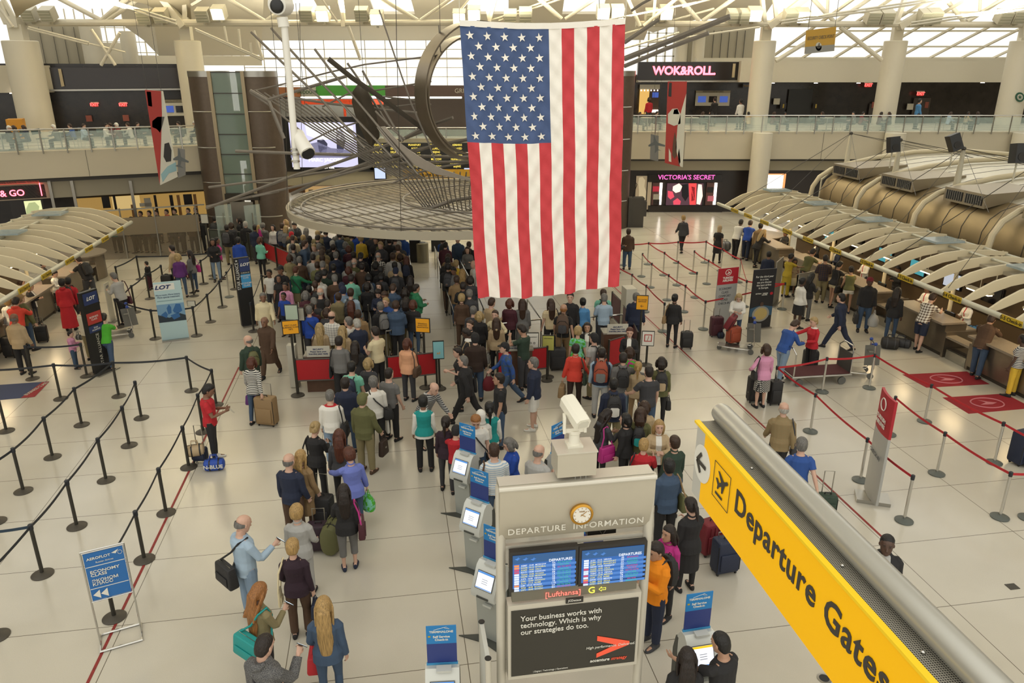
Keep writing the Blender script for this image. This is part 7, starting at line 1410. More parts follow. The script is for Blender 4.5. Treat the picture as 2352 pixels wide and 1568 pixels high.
# ---------------------------------------------------------------- the people
USEDL = {}; SPOTS = []; LB = {}; BPS = []
HW = {'short': 'short', 'crop': 'cropped', 'long': 'long', 'bob': 'bobbed', 'pony': 'ponytailed', 'bun': 'pinned-up', 'curly': 'curly', 'bald': 'balding'}
TW = {'tee': 't-shirt', 'shirt': 'shirt', 'jacket': 'jacket', 'coat': 'long coat', 'vest': 'waistcoat', 'hoodie': 'hooded top', 'dress': 'dress', 'suit': 'blazer'}
def P(spec, label=None, where=None, **k):
    """'x,y,height,heading|top colour pattern|bottom colour|hair colour|skin build pose'"""
    a, b, c, d, e = spec.split('|'); a = a.split(','); x, y, h, f = [float(q) for q in a]; b = tuple(b.split()); c = tuple(c.split()); d = tuple(d.split()); e = e.split()
    lod = k.pop('lod', 0 if y > 930 else (1 if y > 640 else 2))
    if label is None:
        hr = (HW[d[0]]+' '+d[1]+' hair') if d and d[0] in HW else (d[1]+' '+{'cap': 'cap', 'scarf': 'headscarf'}[d[0]]); hr = hr.replace('grey hair', 'grey hair')
        pat = {'stripe': 'striped ', 'check': 'checked ', 'mix': 'patterned ', 'pin': 'fine-striped '}.get(b[2].split(':')[0], '') if len(b) > 2 else ''
        label = 'person with %s, %s %s%s, %s' % (hr, b[1].replace('light', 'light ').replace('dark', 'dark '), pat, TW[b[0]], where)
        LB.setdefault(label, [])
    else: assert label not in USEDL, label; USEDL[label] = 1
    SPOTS.append(G(x, y, 1.68))
    return person((x, y), h, f, b, c, d or None, label, skin=e[0], build=e[1], pose=e[2], lod=lod, **k)
WT = {'w': 'white'}
# --- nearest people, lower left queue
i = P('612,1456,1.80,-25|hoodie charcoal mel:grey|pants charcoal|crop dark|l m phoneR', 'man in a mottled grey sweater looking at his phone at the bottom edge', pd={'armR': (38, 12, 95, .1)}); phone(i, 'R', 'lit phone held by the man in the mottled grey sweater'); shoulder_bag(i, 'R', 'black', 'black strapped bag of the man in the mottled grey sweater', cross=True)
i = P('742,1371,1.68,8|jacket denim|slim denim|long fair|l f stand2', 'woman with very long fair hair in a denim jacket and jeans', lenh=.52); hand_bag(i, 'L', 'red', 'red and black duffel carried by the long fair-haired woman', .46, .26, .2)
i = P('600,1338,1.66,-35|shirt khaki|slim black|long ginger|l f phoneR', 'woman with long ginger blonde hair in an olive top using a phone', lenh=.5); phone(i, 'R', 'white phone in the hand of the ginger blonde woman'); shoulder_bag(i, 'R', 'teal', 'large teal green bag on the arm of the ginger blonde woman', .56, .34, d=.2, drop=.42, rear=True)
i = P('564,1182,1.80,-42|shirt lightblue|pants paledenim|bald grey|l m phoneR', 'balding grey man in a pale blue shirt reading a phone', pd={'armR': (24, 18, 92, .0)}); phone(i, 'R', 'dark phone held by the balding man in pale blue'); shoulder_bag(i, 'L', 'black', 'big black leather messenger bag of the man in pale blue', .46, .34, cross=True, drop=.48, d=.16, rear=True)
i = P('671,1237,1.66,4|shirt plum|pants brown|short fair|l f stand2', 'woman in a dark plum turtleneck with short auburn hair'); shoulder_bag(i, 'L', 'cream', 'cream cloth bag hanging from the woman in the plum turtleneck', .2, .3, d=.05, drop=.6); hand_bag(i, 'R', 'navy', 'small navy bag in the hand of the plum turtleneck woman', .3, .26, .12)
P('680,1160,1.64,2|suit lightgrey|pants lightgrey|curly fair|l f stand', 'curly blonde woman in a pale grey trouser suit', pd={'armR': (10, 12, 40, .3)})
P('662,1042,1.74,-12|shirt navy|pants brown|bald grey|l m stand', 'grey-haired man in a navy sweater and brown trousers')
P('690,1034,1.66,-20|coat tan|slim brown|long fair|l f stand', 'woman in a tan coat half hidden behind the man in the navy sweater')
i = P('726,968,1.66,-14|shirt black|pants black|bun blonde|l f phone', 'woman in black with pinned-up blonde hair beside the periwinkle jacket'); phone(i, 'R', 'phone held by the woman in black with pinned-up hair'); shoulder_bag(i, 'L', 'black', 'black shoulder bag of the woman with pinned-up blonde hair', .36, .24)
P('778,986,1.66,5|jacket charcoal|slim black|long auburn|l f stand', 'auburn long-haired woman in charcoal before the olive jacket man', lenh=.35)
i = P('800,1028,1.68,30|jacket lilac|slim denim|curly auburn|l f reach', 'woman in a periwinkle blue hooded jacket with curly auburn hair', pd={'armL': (55, 14, 15, .1), 'armR': (4, 14, 12, .1), 'lean': 2, 'hp': 12}, lod=0); hand_bag(i, 'R', 'limegreen', 'green and blue floral quilted bag by the periwinkle jacket', .36, .34, .2, soft=True).children[0].data.materials[0] = patmat('mint', 'mix:limegreen')
i = P('788,1112,1.60,12|jacket black|capri grey|long dark|l f stand2', 'woman in a black jacket and cropped grey trousers with a maroon bag', shoes='navy', pd={'armL': (22, 12, 90, .5)}); shoulder_bag(i, 'R', 'maroon', 'maroon leather tote of the woman in cropped grey trousers', .44, .34, drop=.48, d=.13, strap='magenta')
suitcase((745, 1215), -10, 'black', 'tall black suitcase with raised handle beside the periwinkle jacket', h=.68, handle=.45); suitcase((737, 1262), 5, 'plum', 'dark plum suitcase behind the grey trouser suit', h=.5, handle=.3); duffel((768, 1262), 80, 'olive', 'olive green jacket slumped over luggage before the woman in cropped trousers', .5, .17, cat='jacket', name='draped_jacket', h=.3)
i = P('832,903,1.80,-18|jacket olive|pants khaki|cap olive|l m stand', 'man in an olive jacket and green cap with khaki trousers', shoes='brown', lod=0, pd={'armR': (10, 10, 20, .1)}); hand_bag(i, 'R', 'darkbrown', 'dark brown soft bag carried by the olive jacket man', .3, .34, .12)
i = P('856,864,1.78,20|shirt white|pants black|short grey|l m stand', 'man in a white long-sleeved shirt with a dark cross strap'); shoulder_bag(i, 'R', 'black', 'black camera bag of the man in the white shirt', .34, .26, cross=True, drop=.46, d=.2); hand_bag(i, 'R', 'white', 'white shopping bag beside the man in the white shirt', .24, .3, .08)
i = P('757,895,1.74,0|shirt white collar:red|pants paledenim|crop grey|l m stand', 'man in a white and red jersey with a black strap'); shoulder_bag(i, 'R', 'black', 'black bag on the shoulder of the man in the white jersey', .28, .34, drop=.5, d=.14)
P('792,867,1.76,0|jacket navy|pants denim|short dark|l m stand', 'man in a plain navy jacket beside the white jersey')
i = P('807,830,1.74,-5|tee mint|pants charcoal|short black|l m stand', 'man in a mint green t-shirt with a navy sling bag'); backpack(i, 'navy', 'navy sling pack of the man in the mint t-shirt', s=.9)
P('845,822,1.64,-8|tee charcoal|slim black|bob blonde|l f stand', 'blonde bobbed woman in a charcoal t-shirt')
P('893,845,1.76,-25|tee grey|pants black|crop dark|l m stand', 'man with cropped hair in a slate t-shirt near the peach woman')
P('859,750,1.80,50|tee cream|pants black|short dark|l m carry', 'man in a cream polo shirt turned to the left')
i = P('935,777,1.68,-18|jacket peach|pants charcoal|bob auburn|l f stand', 'woman in a peach top with dark grey trousers'); shoulder_bag(i, 'R', 'brown', 'brown leather handbag of the woman in the peach top', .36, .26, drop=.48, d=.13)
i = P('778,772,1.76,-3|shirt grey|pants black|short dark|l m stand', 'man in a grey shirt with a thin dark strap'); shoulder_bag(i, 'L', 'black', 'slim black bag of the man in the grey shirt', .2, .3, drop=.55, d=.06)
P('815,783,1.62,0|shirt black|slim black|long dark|l f stand', 'woman in black with long curly dark hair', lenh=.32)
P('818,732,1.78,35|jacket navy|pants charcoal|short white|l m carry', 'white-haired man in a navy jacket'); P('799,728,1.76,70|shirt white|pants charcoal|short grey|l m stand', 'grey-haired man in a white shirt facing left'); P('822,711,1.74,5|jacket tan|pants brown|crop brown|t m stand', 'man in a tan brown jacket inside the left queue')
P('786,748,1.66,0|shirt beige|slim black|long blonde|l f stand', 'long blonde woman in a beige top', lenh=.34)
i = P('733,742,1.66,8|jacket beige|slim black|long blonde|l f stand', 'long blonde woman in a beige jacket with a brown bag', lenh=.36); shoulder_bag(i, 'L', 'brown', 'brown bag of the long blonde woman in the beige jacket', .32, .26, drop=.45, d=.12)
P('761,715,1.76,-8|shirt white check:lightgrey|pants khaki|bald dark|l m stand', 'bald man in a white checked shirt'); i = P('709,702,1.74,5|shirt royal|pants charcoal|crop grey|l m stand', 'man in a bright blue shirt behind the left sign posts'); shoulder_bag(i, 'R', 'black', 'black bag of the man in the bright blue shirt', .26, .22, cross=True)
i = P('805,662,1.80,-5|shirt lightblue|pants charcoal|short brown|l m stand', 'man in a light blue shirt with a dark backpack'); backpack(i, 'charcoal', 'dark backpack on the man in the light blue shirt')
P('806,690,1.64,0|shirt black|slim black|long auburn|l f stand', 'woman with long auburn hair in black in the left crowd', lenh=.3); P('788,657,1.74,5|jacket paledenim|pants denim|cap navy|l m stand', 'man in a pale denim jacket and navy cap')
P('735,661,1.80,0|shirt black|pants black|bald white|l m stand', 'broad bald man in black in the left crowd'); P('709,656,1.62,14|tee black|slim black|bun black|b f hips', 'woman in a black t-shirt with hair in a bun'); i = P('729,632,1.76,0|shirt white|pants charcoal|short black|t m stand', 'man in a white shirt with a black cross strap in the left crowd'); shoulder_bag(i, 'R', 'black', 'black bag of the cross-strapped man in white', cross=True)
i = P('680,612,1.66,-20|jacket green|skirt khaki|short auburn|l f reach', 'woman in a bright green cardigan and khaki skirt', pd={'armR': (45, 30, 25, .0), 'lean': 0}); shoulder_bag(i, 'R', 'black', 'black handbag of the woman in the green cardigan', .26, .24, cross=True)
P('650,672,1.42,170|tee royal|pants navy|short black|b m stand', 'boy in a royal blue t-shirt', lod=1); P('654,649,1.58,170|shirt pink|pants charcoal|short black|b m stand', 'teenager in a pale pink shirt', lod=1); P('617,619,1.60,170|tee white|pants charcoal|short black|b m stand', 'teenager in a white t-shirt beside the tall totem', lod=1)
P('643,611,1.76,175|tee black|pants black|cap black|b m stand', 'man in a black cap and black t-shirt', lod=1); P('640,631,1.6,180|dress black|longskirt black|scarf black|b f stand', 'woman in black with a black headscarf', lod=1)
P('603,673,1.74,200|coat cream|pants lightgrey|short grey|b m walk', 'elderly man in a long cream tunic'); P('606,728,1.76,172|coat brown|pants brown|bald grey|b m walk', 'man in a long brown tunic and brown trousers')
i = P('568,770,1.74,40|jacket darkgreen|pants charcoal|bald grey|l m stand', 'balding man in a dark green body warmer over a checked shirt', pd={'hy': 30}); backpack(i, 'olive', 'olive brown backpack slung on the man in the green body warmer', s=.85)
i = P('577,820,1.66,-6|shirt black stripe:white|slim denim|bob auburn|l f drag', 'woman in a black and white striped top', lod=0); hand_bag(i, 'L', 'purple', 'dark purple duffel carried by the striped woman', .4, .26, .2); hand_bag(i, 'L', 'white', 'white plastic bag carried by the striped woman', .26, .3, .12, soft=True, drop=.2)
suitcase((616, 975), -12, 'tan', 'large beige wheeled suitcase pulled by the striped woman', .50, .28, .70, handle=.35)
i = P('484,883,1.78,-75|tee red|slim black|short black|b m phone', 'man in a red shirt and black trousers at the left queue', shoes='white', lod=0); phone(i, 'R', 'paper slip in the hands of the man in the red shirt', paper=True, name='paper_slip', cat='paper', size=.7)
p_ = i['W']((-.17, .02, .93)); tag(M().box(p_, (.12, .16, .14), Matrix.Rotation(i['rz'], 3, 'Z')).build('waist_pouch', lmat('black')), 'black waist pouch on the man in the red shirt', 'pouch')
duffel((494, 1078), 10, 'royal', 'bright blue duffel bag with white lettering on the floor', .42, .13, txt='N-BLUE'); suitcase((462, 1060), 0, 'navy', 'trolley case with a beige and black backpack strapped on it', .32, .2, .3, .55); duffel(G(458, 1058)+V((0, -.12, .2)), 20, 'beige', 'beige and black backpack resting on the navy trolley case', .38, .13, name='backpack', cat='backpack')
i = P('971,908,1.72,5|shirt white|pants black|short black|b f stand', 'staff woman in a teal waistcoat and white sleeves with short black hair', outer=('vest', 'teal'), lod=0)
P('1024,956,1.62,-8|shirt plum|slim charcoal|pony dark|t f stand', 'woman in a dark plum top with a ponytail', shoes='black'); P('1048,976,1.50,-12|tee red|pants charcoal|cap black|l m reach', 'boy in a red t-shirt and black cap reaching to his companion', pd={'armL': (55, 25, 40, .5), 'lean': 0, 'armR': (5, 8, 10, .1)})
P('1000,881,1.74,-130|shirt lightgrey stripe:charcoal|pants khaki|bald dark|l m bend', 'bending man in a grey striped polo shirt', pd={'lean': 28, 'armL': (28, 10, 20, .2), 'armR': (26, 10, 20, .2)}, lod=0)
i = P('1063,817,1.80,75|jacket black|pants black|crop grey|l m stride', 'grey cropped man striding in a black jacket', lod=0); shoulder_bag(i, 'R', 'black', 'black backpack hung from the striding grey cropped man', .3, .36, drop=.42)
P('1049,798,1.66,95|tee black|slim black|short dark|l f carry', 'young dark-haired person in black holding a cup'); P('1146,857,1.78,95|tee black|pants denim|short dark|t m stand', 'man in a black polo shirt and jeans facing left', lod=0, pd={'hy': -10})
P('1225,821,1.80,75|jacket navy|shorts white|short grey|l m stand', 'man in a navy jacket with white stripe, white shorts and trainers', shoes='white', lod=0)
i = P('1158,787,1.74,100|shirt blue mix:denim|pants denim|cap black|l m stride', 'man in a blue sweatshirt and dark cap striding'); hand_bag(i, 'R', 'darkred', 'dark red jacket carried by the man in the blue sweatshirt', .3, .4, .1, soft=True)
P('1194,745,1.80,55|tee darkgreen|pants charcoal|short dark|t m phone', 'man in a dark polo shirt with raised hand', pd={'armL': (60, 10, 95, .3)}); P('1091,765,1.82,5|jacket darkbrown|pants denim|cap black|l m stand', 'man in a dark brown leather jacket and black cap')
i = P('1140,730,1.66,2|hoodie beige|slim black|long brown|l f stand', 'woman in a beige hooded jacket with long light brown hair'); hand_bag(i, 'L', 'lightgrey', 'clear plastic bag held by the woman in the beige hooded jacket', .22, .3, .1, soft=True)
i = P('1137,713,1.66,165|shirt cream|slim black|bun brown|l f hips', 'woman in a cream cardigan facing the camera with a paper', pd={'armL': (10, 40, 95, .9), 'armR': (30, 35, 20, .1)}); phone(i, 'R', 'folded paper held by the woman in the cream cardigan', paper=True, name='paper', cat='paper')
P('1101,715,1.68,0|shirt black|slim black|bob blonde|l f stand', 'blonde bobbed woman in black beside the middle rail'); P('1079,736,1.66,150|suit black|pants black|bun brown|l f stand', 'dark-suited woman facing the camera near the middle lane'); i = P('1066,755,1.70,80|suit black collar:white|pants black|short dark|d m phone', 'man in a black uniform looking down in the middle lane'); shoulder_bag(i, 'L', 'beige', 'beige handbag at the side of the man in black uniform', .4, .24, drop=.35)
P('1060,675,1.68,0|jacket brown|pants brown|curly blonde|l f stand', 'curly blonde woman in a brown jacket under the flag edge'); P('1087,703,1.70,0|shirt charcoal|pants charcoal|short grey|l m stand', 'grey-haired man in charcoal under the flag edge')
for s_, l_ in (('1171,686,1.68,-15|jacket maroon|pants black|bob auburn|l f stand', 'woman in a maroon jacket under the flag'), ('1200,686,1.68,0|coat grey|slim black|long brown|l f stand', 'woman in a long grey cardigan under the flag'), ('1131,684,1.76,-40|shirt beige|pants beige|short brown|l m carry', 'man in a beige shirt under the flag'), ('1310,672,1.84,170|shirt black|pants black|short dark|l m stand', 'tall man in an open black shirt under the flag'), ('1339,684,1.66,0|shirt skyblue|slim denim|bun black|l f stand', 'woman in a sky blue denim shirt under the flag'), ('1388,674,1.76,0|shirt lightblue|pants charcoal|short grey|l m carry', 'man in a light blue shirt at the right steel rail')): P(s_, l_)
i = P('1265,686,1.72,15|tee cream stripe:beige|pants black|long brown|l m stand', 'long-haired man in a cream striped shirt'); shoulder_bag(i, 'R', 'charcoal', 'dark shoulder bag of the long-haired man', .26, .28, drop=.35)
i = P('1295,698,1.82,-8|tee black|pants tan|bald ginger|t m drag', 'bald man in a black t-shirt carrying a grey backpack'); backpack(i, 'brown', 'grey brown hiking backpack of the bald man', s=1.15, pocket='charcoal'); suitcase((1280, 848), 4, 'charcoal', 'black wheeled case behind the bald man with the hiking backpack', .46, .3, .6, .5)
i = P('1386,664,1.74,0|tee mint|pants denim|short brown|l m stand', 'man in a mint t-shirt with black backpack at the flag edge'); backpack(i, 'black', 'black backpack of the man in mint at the flag edge')
P('1447,753,1.68,170|suit black front:white|pants black|short auburn|l f carry', 'security staff woman in a black jacket with short auburn hair'); P('1349,741,1.68,175|suit black front:white|pants black|bob dark|t f stand', 'dark-haired staff woman in a black suit facing the camera')
P('1328,750,1.66,-15|tee mint mix:limegreen|slim black|curly blonde|l f stand', 'curly blonde woman in a bright green patterned top'); P('1462,672,1.78,-20|jacket navy|pants navy|short grey|l m stand', 'man in navy behind the yellow arrow sign')
i = P('1364,765,1.76,45|tee lightgrey|pants khaki|cap black|l m stand', 'man in a pale grey t-shirt and black cap'); backpack(i, 'black', 'big black backpack of the man in the pale grey t-shirt')
i = P('1323,790,1.70,-12|jacket orangered|pants darkbrown|short dark|l f drag', 'woman in an orange red jacket and brown trousers', pd={'armL': (-6, 14, 8, .1), 'armR': (16, 18, 20, .1)}); shoulder_bag(i, 'R', 'darkgreen', 'dark green shoulder bag of the orange red jacket woman', .24, .3, drop=.5); hand_bag(i, 'L', 'tan', 'tan leather travel bag held by the orange red jacket woman', .4, .3, .18)
i = P('1383,798,1.80,-8|shirt lightblue|pants lightgrey|crop dark|l m stand', 'man in a light blue shirt and navy body warmer', outer=('vest', 'navy')); backpack(i, 'rust', 'orange and grey backpack of the light blue shirt man', s=1.1, pocket='grey', col2='rust')
i = P('1432,810,1.76,-6|hoodie grey|pants paledenim|short dark|l m reach', 'man in a grey hooded top reaching to the right', pd={'armL': (5, 10, 10, .1), 'armR': (35, 50, 20, .0), 'lean': 0}); backpack(i, 'black', 'black backpack of the man in the grey hooded top')
P('1447,797,1.62,-5|tee limegreen mix:magenta|slim black|bob brown|l f stand', 'brown-haired woman in a pink and lime patterned top'); P('1466,831,1.62,-10|shirt beige|slim tan|pony fair|l f stand', 'woman with a long fair plait beside the charcoal t-shirt man', lenh=.3)
P('1491,840,1.82,12|tee charcoal|pants denim|crop dark|l m stand', 'broad man in a charcoal t-shirt and dark jeans', pd={'armL': (25, 25, 40, .3)}, lod=0)
i = P('1410,868,1.80,0|hoodie navy|pants khaki|crop black|d m stand', 'man in a navy parka with grey hood', lod=0); backpack(i, 'black', 'black backpack with white straps on the navy parka man', pocket='white')
i = P('1520,820,1.72,-5|jacket olive|slim black|bob dark|l f stand', 'woman in an olive jacket and black trousers at the crowd edge', lod=0); backpack(i, 'black', 'black backpack with beige scarf of the olive jacket woman', pocket='beige'); hand_bag(i, 'R', 'black', 'black handbag beside the olive jacket woman', .34, .26, .14)
i = P('1400,940,1.66,-60|hoodie charcoal|slim black|long dark|t f phone', 'woman with long dark hair in a charcoal top with a pink bag', lenh=.45, pd={'lean': 6}); shoulder_bag(i, 'R', 'magenta', 'bright magenta bag hanging from the long dark-haired woman', .40, .34, drop=.50, d=.16); phone(i, 'R', 'phone held by the woman with the magenta bag')
P('1437,950,1.64,60|jacket black|slim black|bob black|l f stand', 'dark-haired person in black beside the magenta bag woman'); i = P('1472,936,1.68,-12|jacket olive|slim denim|long brown|l f stand', 'woman in an olive parka with blue fur hood', lenh=.12); backpack(i, 'black', 'black and turquoise backpack on the olive parka', pocket='teal', s=.9)
P('1481,921,1.64,0|jacket beige|pants khaki|bob brown|l f stand', 'brown-haired woman behind the olive parka'); P('1515,966,1.66,178|jacket beige front:white|slim black|long fair|l f folded', 'woman in a beige cardigan with folded arms and glasses', lenh=.16)
i = P('1480,1007,1.64,-15|shirt red|slim denim|short fair|l f stand2', 'short blonde woman in a bright red sweater', pd={'armR': (30, 15, 90, .1)}); shoulder_bag(i, 'L', 'black', 'black strapped bag of the woman in the red sweater', .26, .22)
P('1550,1001,1.70,20|jacket darkgreen|pants black|short brown|l f stand', 'brown-haired person in a dark leather jacket'); i = P('1537,1054,1.76,16|suit denim|pants black|short black|b m stand', 'man in a slate blazer with an olive satchel'); shoulder_bag(i, 'R', 'olive', 'olive canvas satchel of the man in the slate blazer', .40, .32, drop=.42, d=.14, strap='tan')
P('1584,1142,1.68,18|coat black|slim black|pony dark|l f phoneR', 'woman in a wide black coat with a ponytail beside the suitcases', lenh=.2); P('1537,1208,1.62,125|jacket magenta|slim black|long dark|t f stand', 'dark-haired woman in a bright pink jacket', lenh=.16)
i = P('1504,1248,1.76,118|jacket orange|pants navy|short dark|t m carry', 'young man in an orange jacket with a black backpack', pd={'armL': (22, 10, 105, .7), 'armR': (24, 10, 108, .7), 'hp': 12}, shoes='charcoal'); backpack(i, 'black', 'black backpack worn by the man in the orange jacket')
suitcase((1630, 1268), 25, 'darkred', 'shiny dark red ribbed suitcase behind the black coat woman', .45, .28, .62, 0, hard=True); suitcase((1662, 1312), 15, 'navy', 'navy soft suitcase standing beside the black coat woman', .44, .28, .62, .12)
P('1652,1452,1.76,40|tee black|pants black|crop black|t m reach', 'man with spiky black hair touching the kiosk screen', pd={'armL': (62, 10, 25, .1), 'armR': (5, 8, 10, .1)}); P('1580,1490,1.64,-5|tee black|slim black|long dark|t f stand', 'dark-haired woman in black at the bottom right kiosk', lenh=.28)
i = P('1134,1017,1.78,10|shirt lightblue stripe:white|pants denim|crop brown|l m carry', 'man in a light blue striped shirt with a grey satchel'); shoulder_bag(i, 'L', 'brown', 'grey brown satchel with a yellow zip of the striped shirt man', .42, .32, drop=.45, d=.16)
P('1163,1008,1.66,105|shirt royal|pants black|bob grey|l f phone', 'officer woman in a royal blue uniform shirt looking down'); P('1240,1021,1.76,-35|shirt lightgrey|pants charcoal|bald grey|l m carry', 'bald man in a pale grey shirt at the kiosk')
P('1124,923,1.70,6|shirt white|pants black|pony black|b f stand', 'staff woman in a teal waistcoat with a long black ponytail', outer=('vest', 'teal'), lenh=.35, lod=0); i = P('1093,958,1.76,185|tee white|pants denim|short ginger|l m stand', 'man in a white t-shirt looking down behind the kiosk header', pd={'hp': 30}); shoulder_bag(i, 'L', 'black', 'black bag of the man in the white t-shirt', .26, .22, cross=True)
P('1104,941,1.62,20|shirt white|pants white|scarf white|b f stand', 'person with a white head covering beside the teal waistcoat')
P('2041,1231,1.80,168|jacket black front:lightgrey|pants charcoal|crop black|d m stand', 'man in a black jacket and checked shirt at right behind the yellow sign', lod=0, pd={'hy': -12}); i = P('1843,1005,1.78,-8|tee blue|pants charcoal|short grey|l m drag', 'grey-haired man in a blue polo shirt pulling a case', lod=0); suitcase((1893, 1186), -5, 'darkgreen', 'small dark green trolley case pulled by the blue polo man', .36, .22, .45, .5)
i = P('1802,924,1.80,-12|suit khaki mel:tan|pants charcoal|bald white|l m walk', 'bald man in a grey brown tweed jacket', lod=0); shoulder_bag(i, 'R', 'charcoal', 'dark bag hanging from the tweed jacket man', .28, .32, drop=.55)
i = P('1761,790,1.68,8|shirt pink|skirt black dots:white|bob brown|l f hips', 'woman in a pink top and black spotted skirt', shoes='black', lod=0, pd={'armR': (8, 10, 20, .1)}); shoulder_bag(i, 'L', 'black', 'black handbag of the woman in the spotted skirt', .26, .24, drop=.42); suitcase((1733, 922), 5, 'black', 'black suitcase left of the spotted skirt', .42, .28, .66, 0); suitcase((1776, 928), 5, 'black', 'black suitcase right of the spotted skirt', .3, .26, .62, 0)
P('1834,737,1.78,-62|shirt blue|pants paledenim|short brown|l m lean', 'man in a blue sweater and jeans leaning to the red cardigan woman', lod=0, pd={'lean': 20, 'armL': (25, 10, 60, .3), 'armR': (25, 10, 60, .3), 'hp': 40}); P('1868,729,1.66,105|shirt red collar:white|pants black|short blonde|l f reach', 'blonde woman in a red cardigan touching the man in blue', lod=0, pd={'armL': (10, 10, 80, .5), 'armR': (60, 20, 10, .1), 'hp': 15, 'lean': 0})
suitcase((1858, 846), -5, 'black', 'black trolley case with raised handle between the pair in blue and red', .40, .26, .52, .55)
P('1845,637,1.70,-70|shirt white|skirt black|bun black|d f stand', 'woman in a white blouse and black skirt'); i = P('1868,627,1.64,-60|shirt black front:magenta|pants grey pin:charcoal|long black|d f phone', 'woman with a pink scarf and striped trousers'); phone(i, 'R', 'paper held by the woman in striped trousers', paper=True, name='paper', cat='paper')
P('1933,674,1.80,45|suit navy|pants navy|short black|l m stride', 'man striding in a dark navy suit'); i = P('2000,637,1.80,165|jacket black|pants denim|cap darkred|d m stand', 'man in a black jacket and dark red cap'); hand_bag(i, 'L', 'lightgrey', 'large white plastic sack held by the dark red cap man', .34, .42, .26, soft=True); hand_bag(i, 'R', 'black', 'black bag held by the dark red cap man', .36, .34, .14)
YI = P('1956,611,1.66,-12|vest olive collar:yellow|hotpants white|bun dark|t f reach', 'woman in tiny white shorts and an olive waistcoat', shoes='navy'); hand_bag(YI, 'R', 'yellow', 'yellow shopping bag hanging beside the white shorts woman', .3, .36, .16, name='shopping_bag', soft=True)
i = P('1932,600,1.66,-62|tee black|hotpants cream|pony black|t f lean', 'woman in a black t-shirt leaning on the desk with bare legs', pd={'lean': 12}); shoulder_bag(i, 'R', 'black', 'large black bag of the leaning woman in a black t-shirt', .42, .28, drop=.6)
P('1897,585,1.76,-12|shirt brown check:navy|pants khaki|short dark|t m carry', 'man in a brown plaid shirt and khaki trousers at the desk'); P('1820,582,1.64,-60|dress mustard|pants mustard|bun black|b f reach', 'woman in a mustard yellow tunic and trousers'); P('1827,594,1.45,170|tee beige|skirt cream|long dark|b f phone', 'girl in a beige dress holding her face'); suitcase((1818, 668), 10, 'black', 'black suitcase beside the girl in beige', .4, .26, .62, 0)
P('1871,571,1.76,-58|tee olive|pants charcoal|short dark|t m lean', 'man in a dark olive t-shirt leaning over the desk'); P('1767,577,1.60,-20|shirt navy|pants black|short black|b m stand', 'man in a navy shirt behind the black banner')
i = P('2064,660,1.72,-40|jacket black|slim denim|long dark|d f stand2', 'woman with long dark hair in a black leather jacket', shoes='maroon'); hand_bag(i, 'L', 'black', 'black purse held by the leather jacket woman', .26, .2, .08)
P('2147,673,1.82,-55|tee white check:brown|shorts navy|short brown|l m lean', 'man in a plaid shirt and navy shorts leaning on the desk', lod=1); P('2281,722,1.80,-48|jacket brown|pants denim|short brown|t m lean', 'man in a brown corduroy jacket and jeans leaning on the desk', lod=0); P('2352,768,1.68,30|tee navy stripe:white|pants yellow|short black|d f stand', 'woman in a striped top and yellow trousers at the right edge', lod=1)
suitcase(G(2210, 805)+UV(.5, .3, .30), 0, 'skyblue', 'bright blue suitcase lying on the desk baggage scale', .62, .34, .30, 0, hard=True)
duffel((2042, 800), -20, 'black', 'black and green duffel bag on the floor before the right desks', .50, .18); duffel((2066, 796), -35, 'charcoal', 'long black sports bag beside the black duffel', .6, .14)
for q, (x, y, c_, l_) in enumerate(((2345, 1062, 'navy', 'large navy soft bag standing at the right edge'), (2368, 1070, 'black', 'black suitcase behind the large navy bag'))): suitcase((x, y), 20 if q == 0 else 0, c_, l_, *((.56, .34, .72, 0) if q == 0 else ()))
i = P('1551,675,1.68,-25|jacket black|slim black|bun black|b f stand', 'woman in a black jacket with a tan bag at the chrome posts'); shoulder_bag(i, 'L', 'tan', 'tan leather bag of the woman at the chrome posts', .34, .24, drop=.45, d=.12); suitcase((1575, 800), 0, 'black', 'black trolley case beside the woman at the chrome posts', .36, .24, .5, .4)
# luggage trolleys
def trolley(px, rz, label):
    t = thing('luggage_trolley', label, 'trolley', G(*px), R(rz)); B = lambda n_, mb, m: child(t, mb, n_, m)
    q = M()
    for y in (-.22, .22): q.tube([(-.55, y*.6, .16), (0, y, .14), (.42, y, .13), (.50, y, .3), (.44, y, .98)], .014, 8)
    B('frame', q, CHROME); B('deck', M().box((-.1, 0, .165), (.85, .34, .015)), STEEL); B('back_panel', M().bar((.49, 0, .32), (.445, 0, .92), .40, .02, V((0, 1, 0))), mat('trolley_panel', srgb('6f6e68'), .4, .4)); bn = B('blue_board', M().bar((.52, .24, .3), (.48, .24, .88), .10, .012, V((0, 1, 0))), mat('trolley_blue', srgb('23408c'), .5))
    for y in (-.26, .26): B('wheel', M().tube([(.42, y-.02, .085), (.42, y+.02, .085)], .085, 16), mat('wheel_grey', srgb('5a5a56'), .6)); B('handle_cap', M().ball((.44, y*.85, 1.02), .05), mat('trolley_blue', srgb('23408c'), .5))
    B('wheel', M().tube([(-.5, -.02, .07), (-.5, .02, .07)], .07, 16), mat('wheel_grey', srgb('5a5a56'), .6)); B('push_bar', M().tube([(.44, -.26, 1.0), (.44, .26, 1.0)], .016, 8), BLACK); B('basket', M().box((.38, 0, .78), (.14, .36, .02)), STEEL); return t
trolley((1690, 805), -15, 'chrome luggage trolley loaded with red cases beside the silver banner'); trolley((1955, 860), -10, 'empty chrome luggage trolley with blue handle caps behind the belt'); trolley((268, 775), 30, 'chrome luggage trolley pushed by the boy in the green t-shirt')
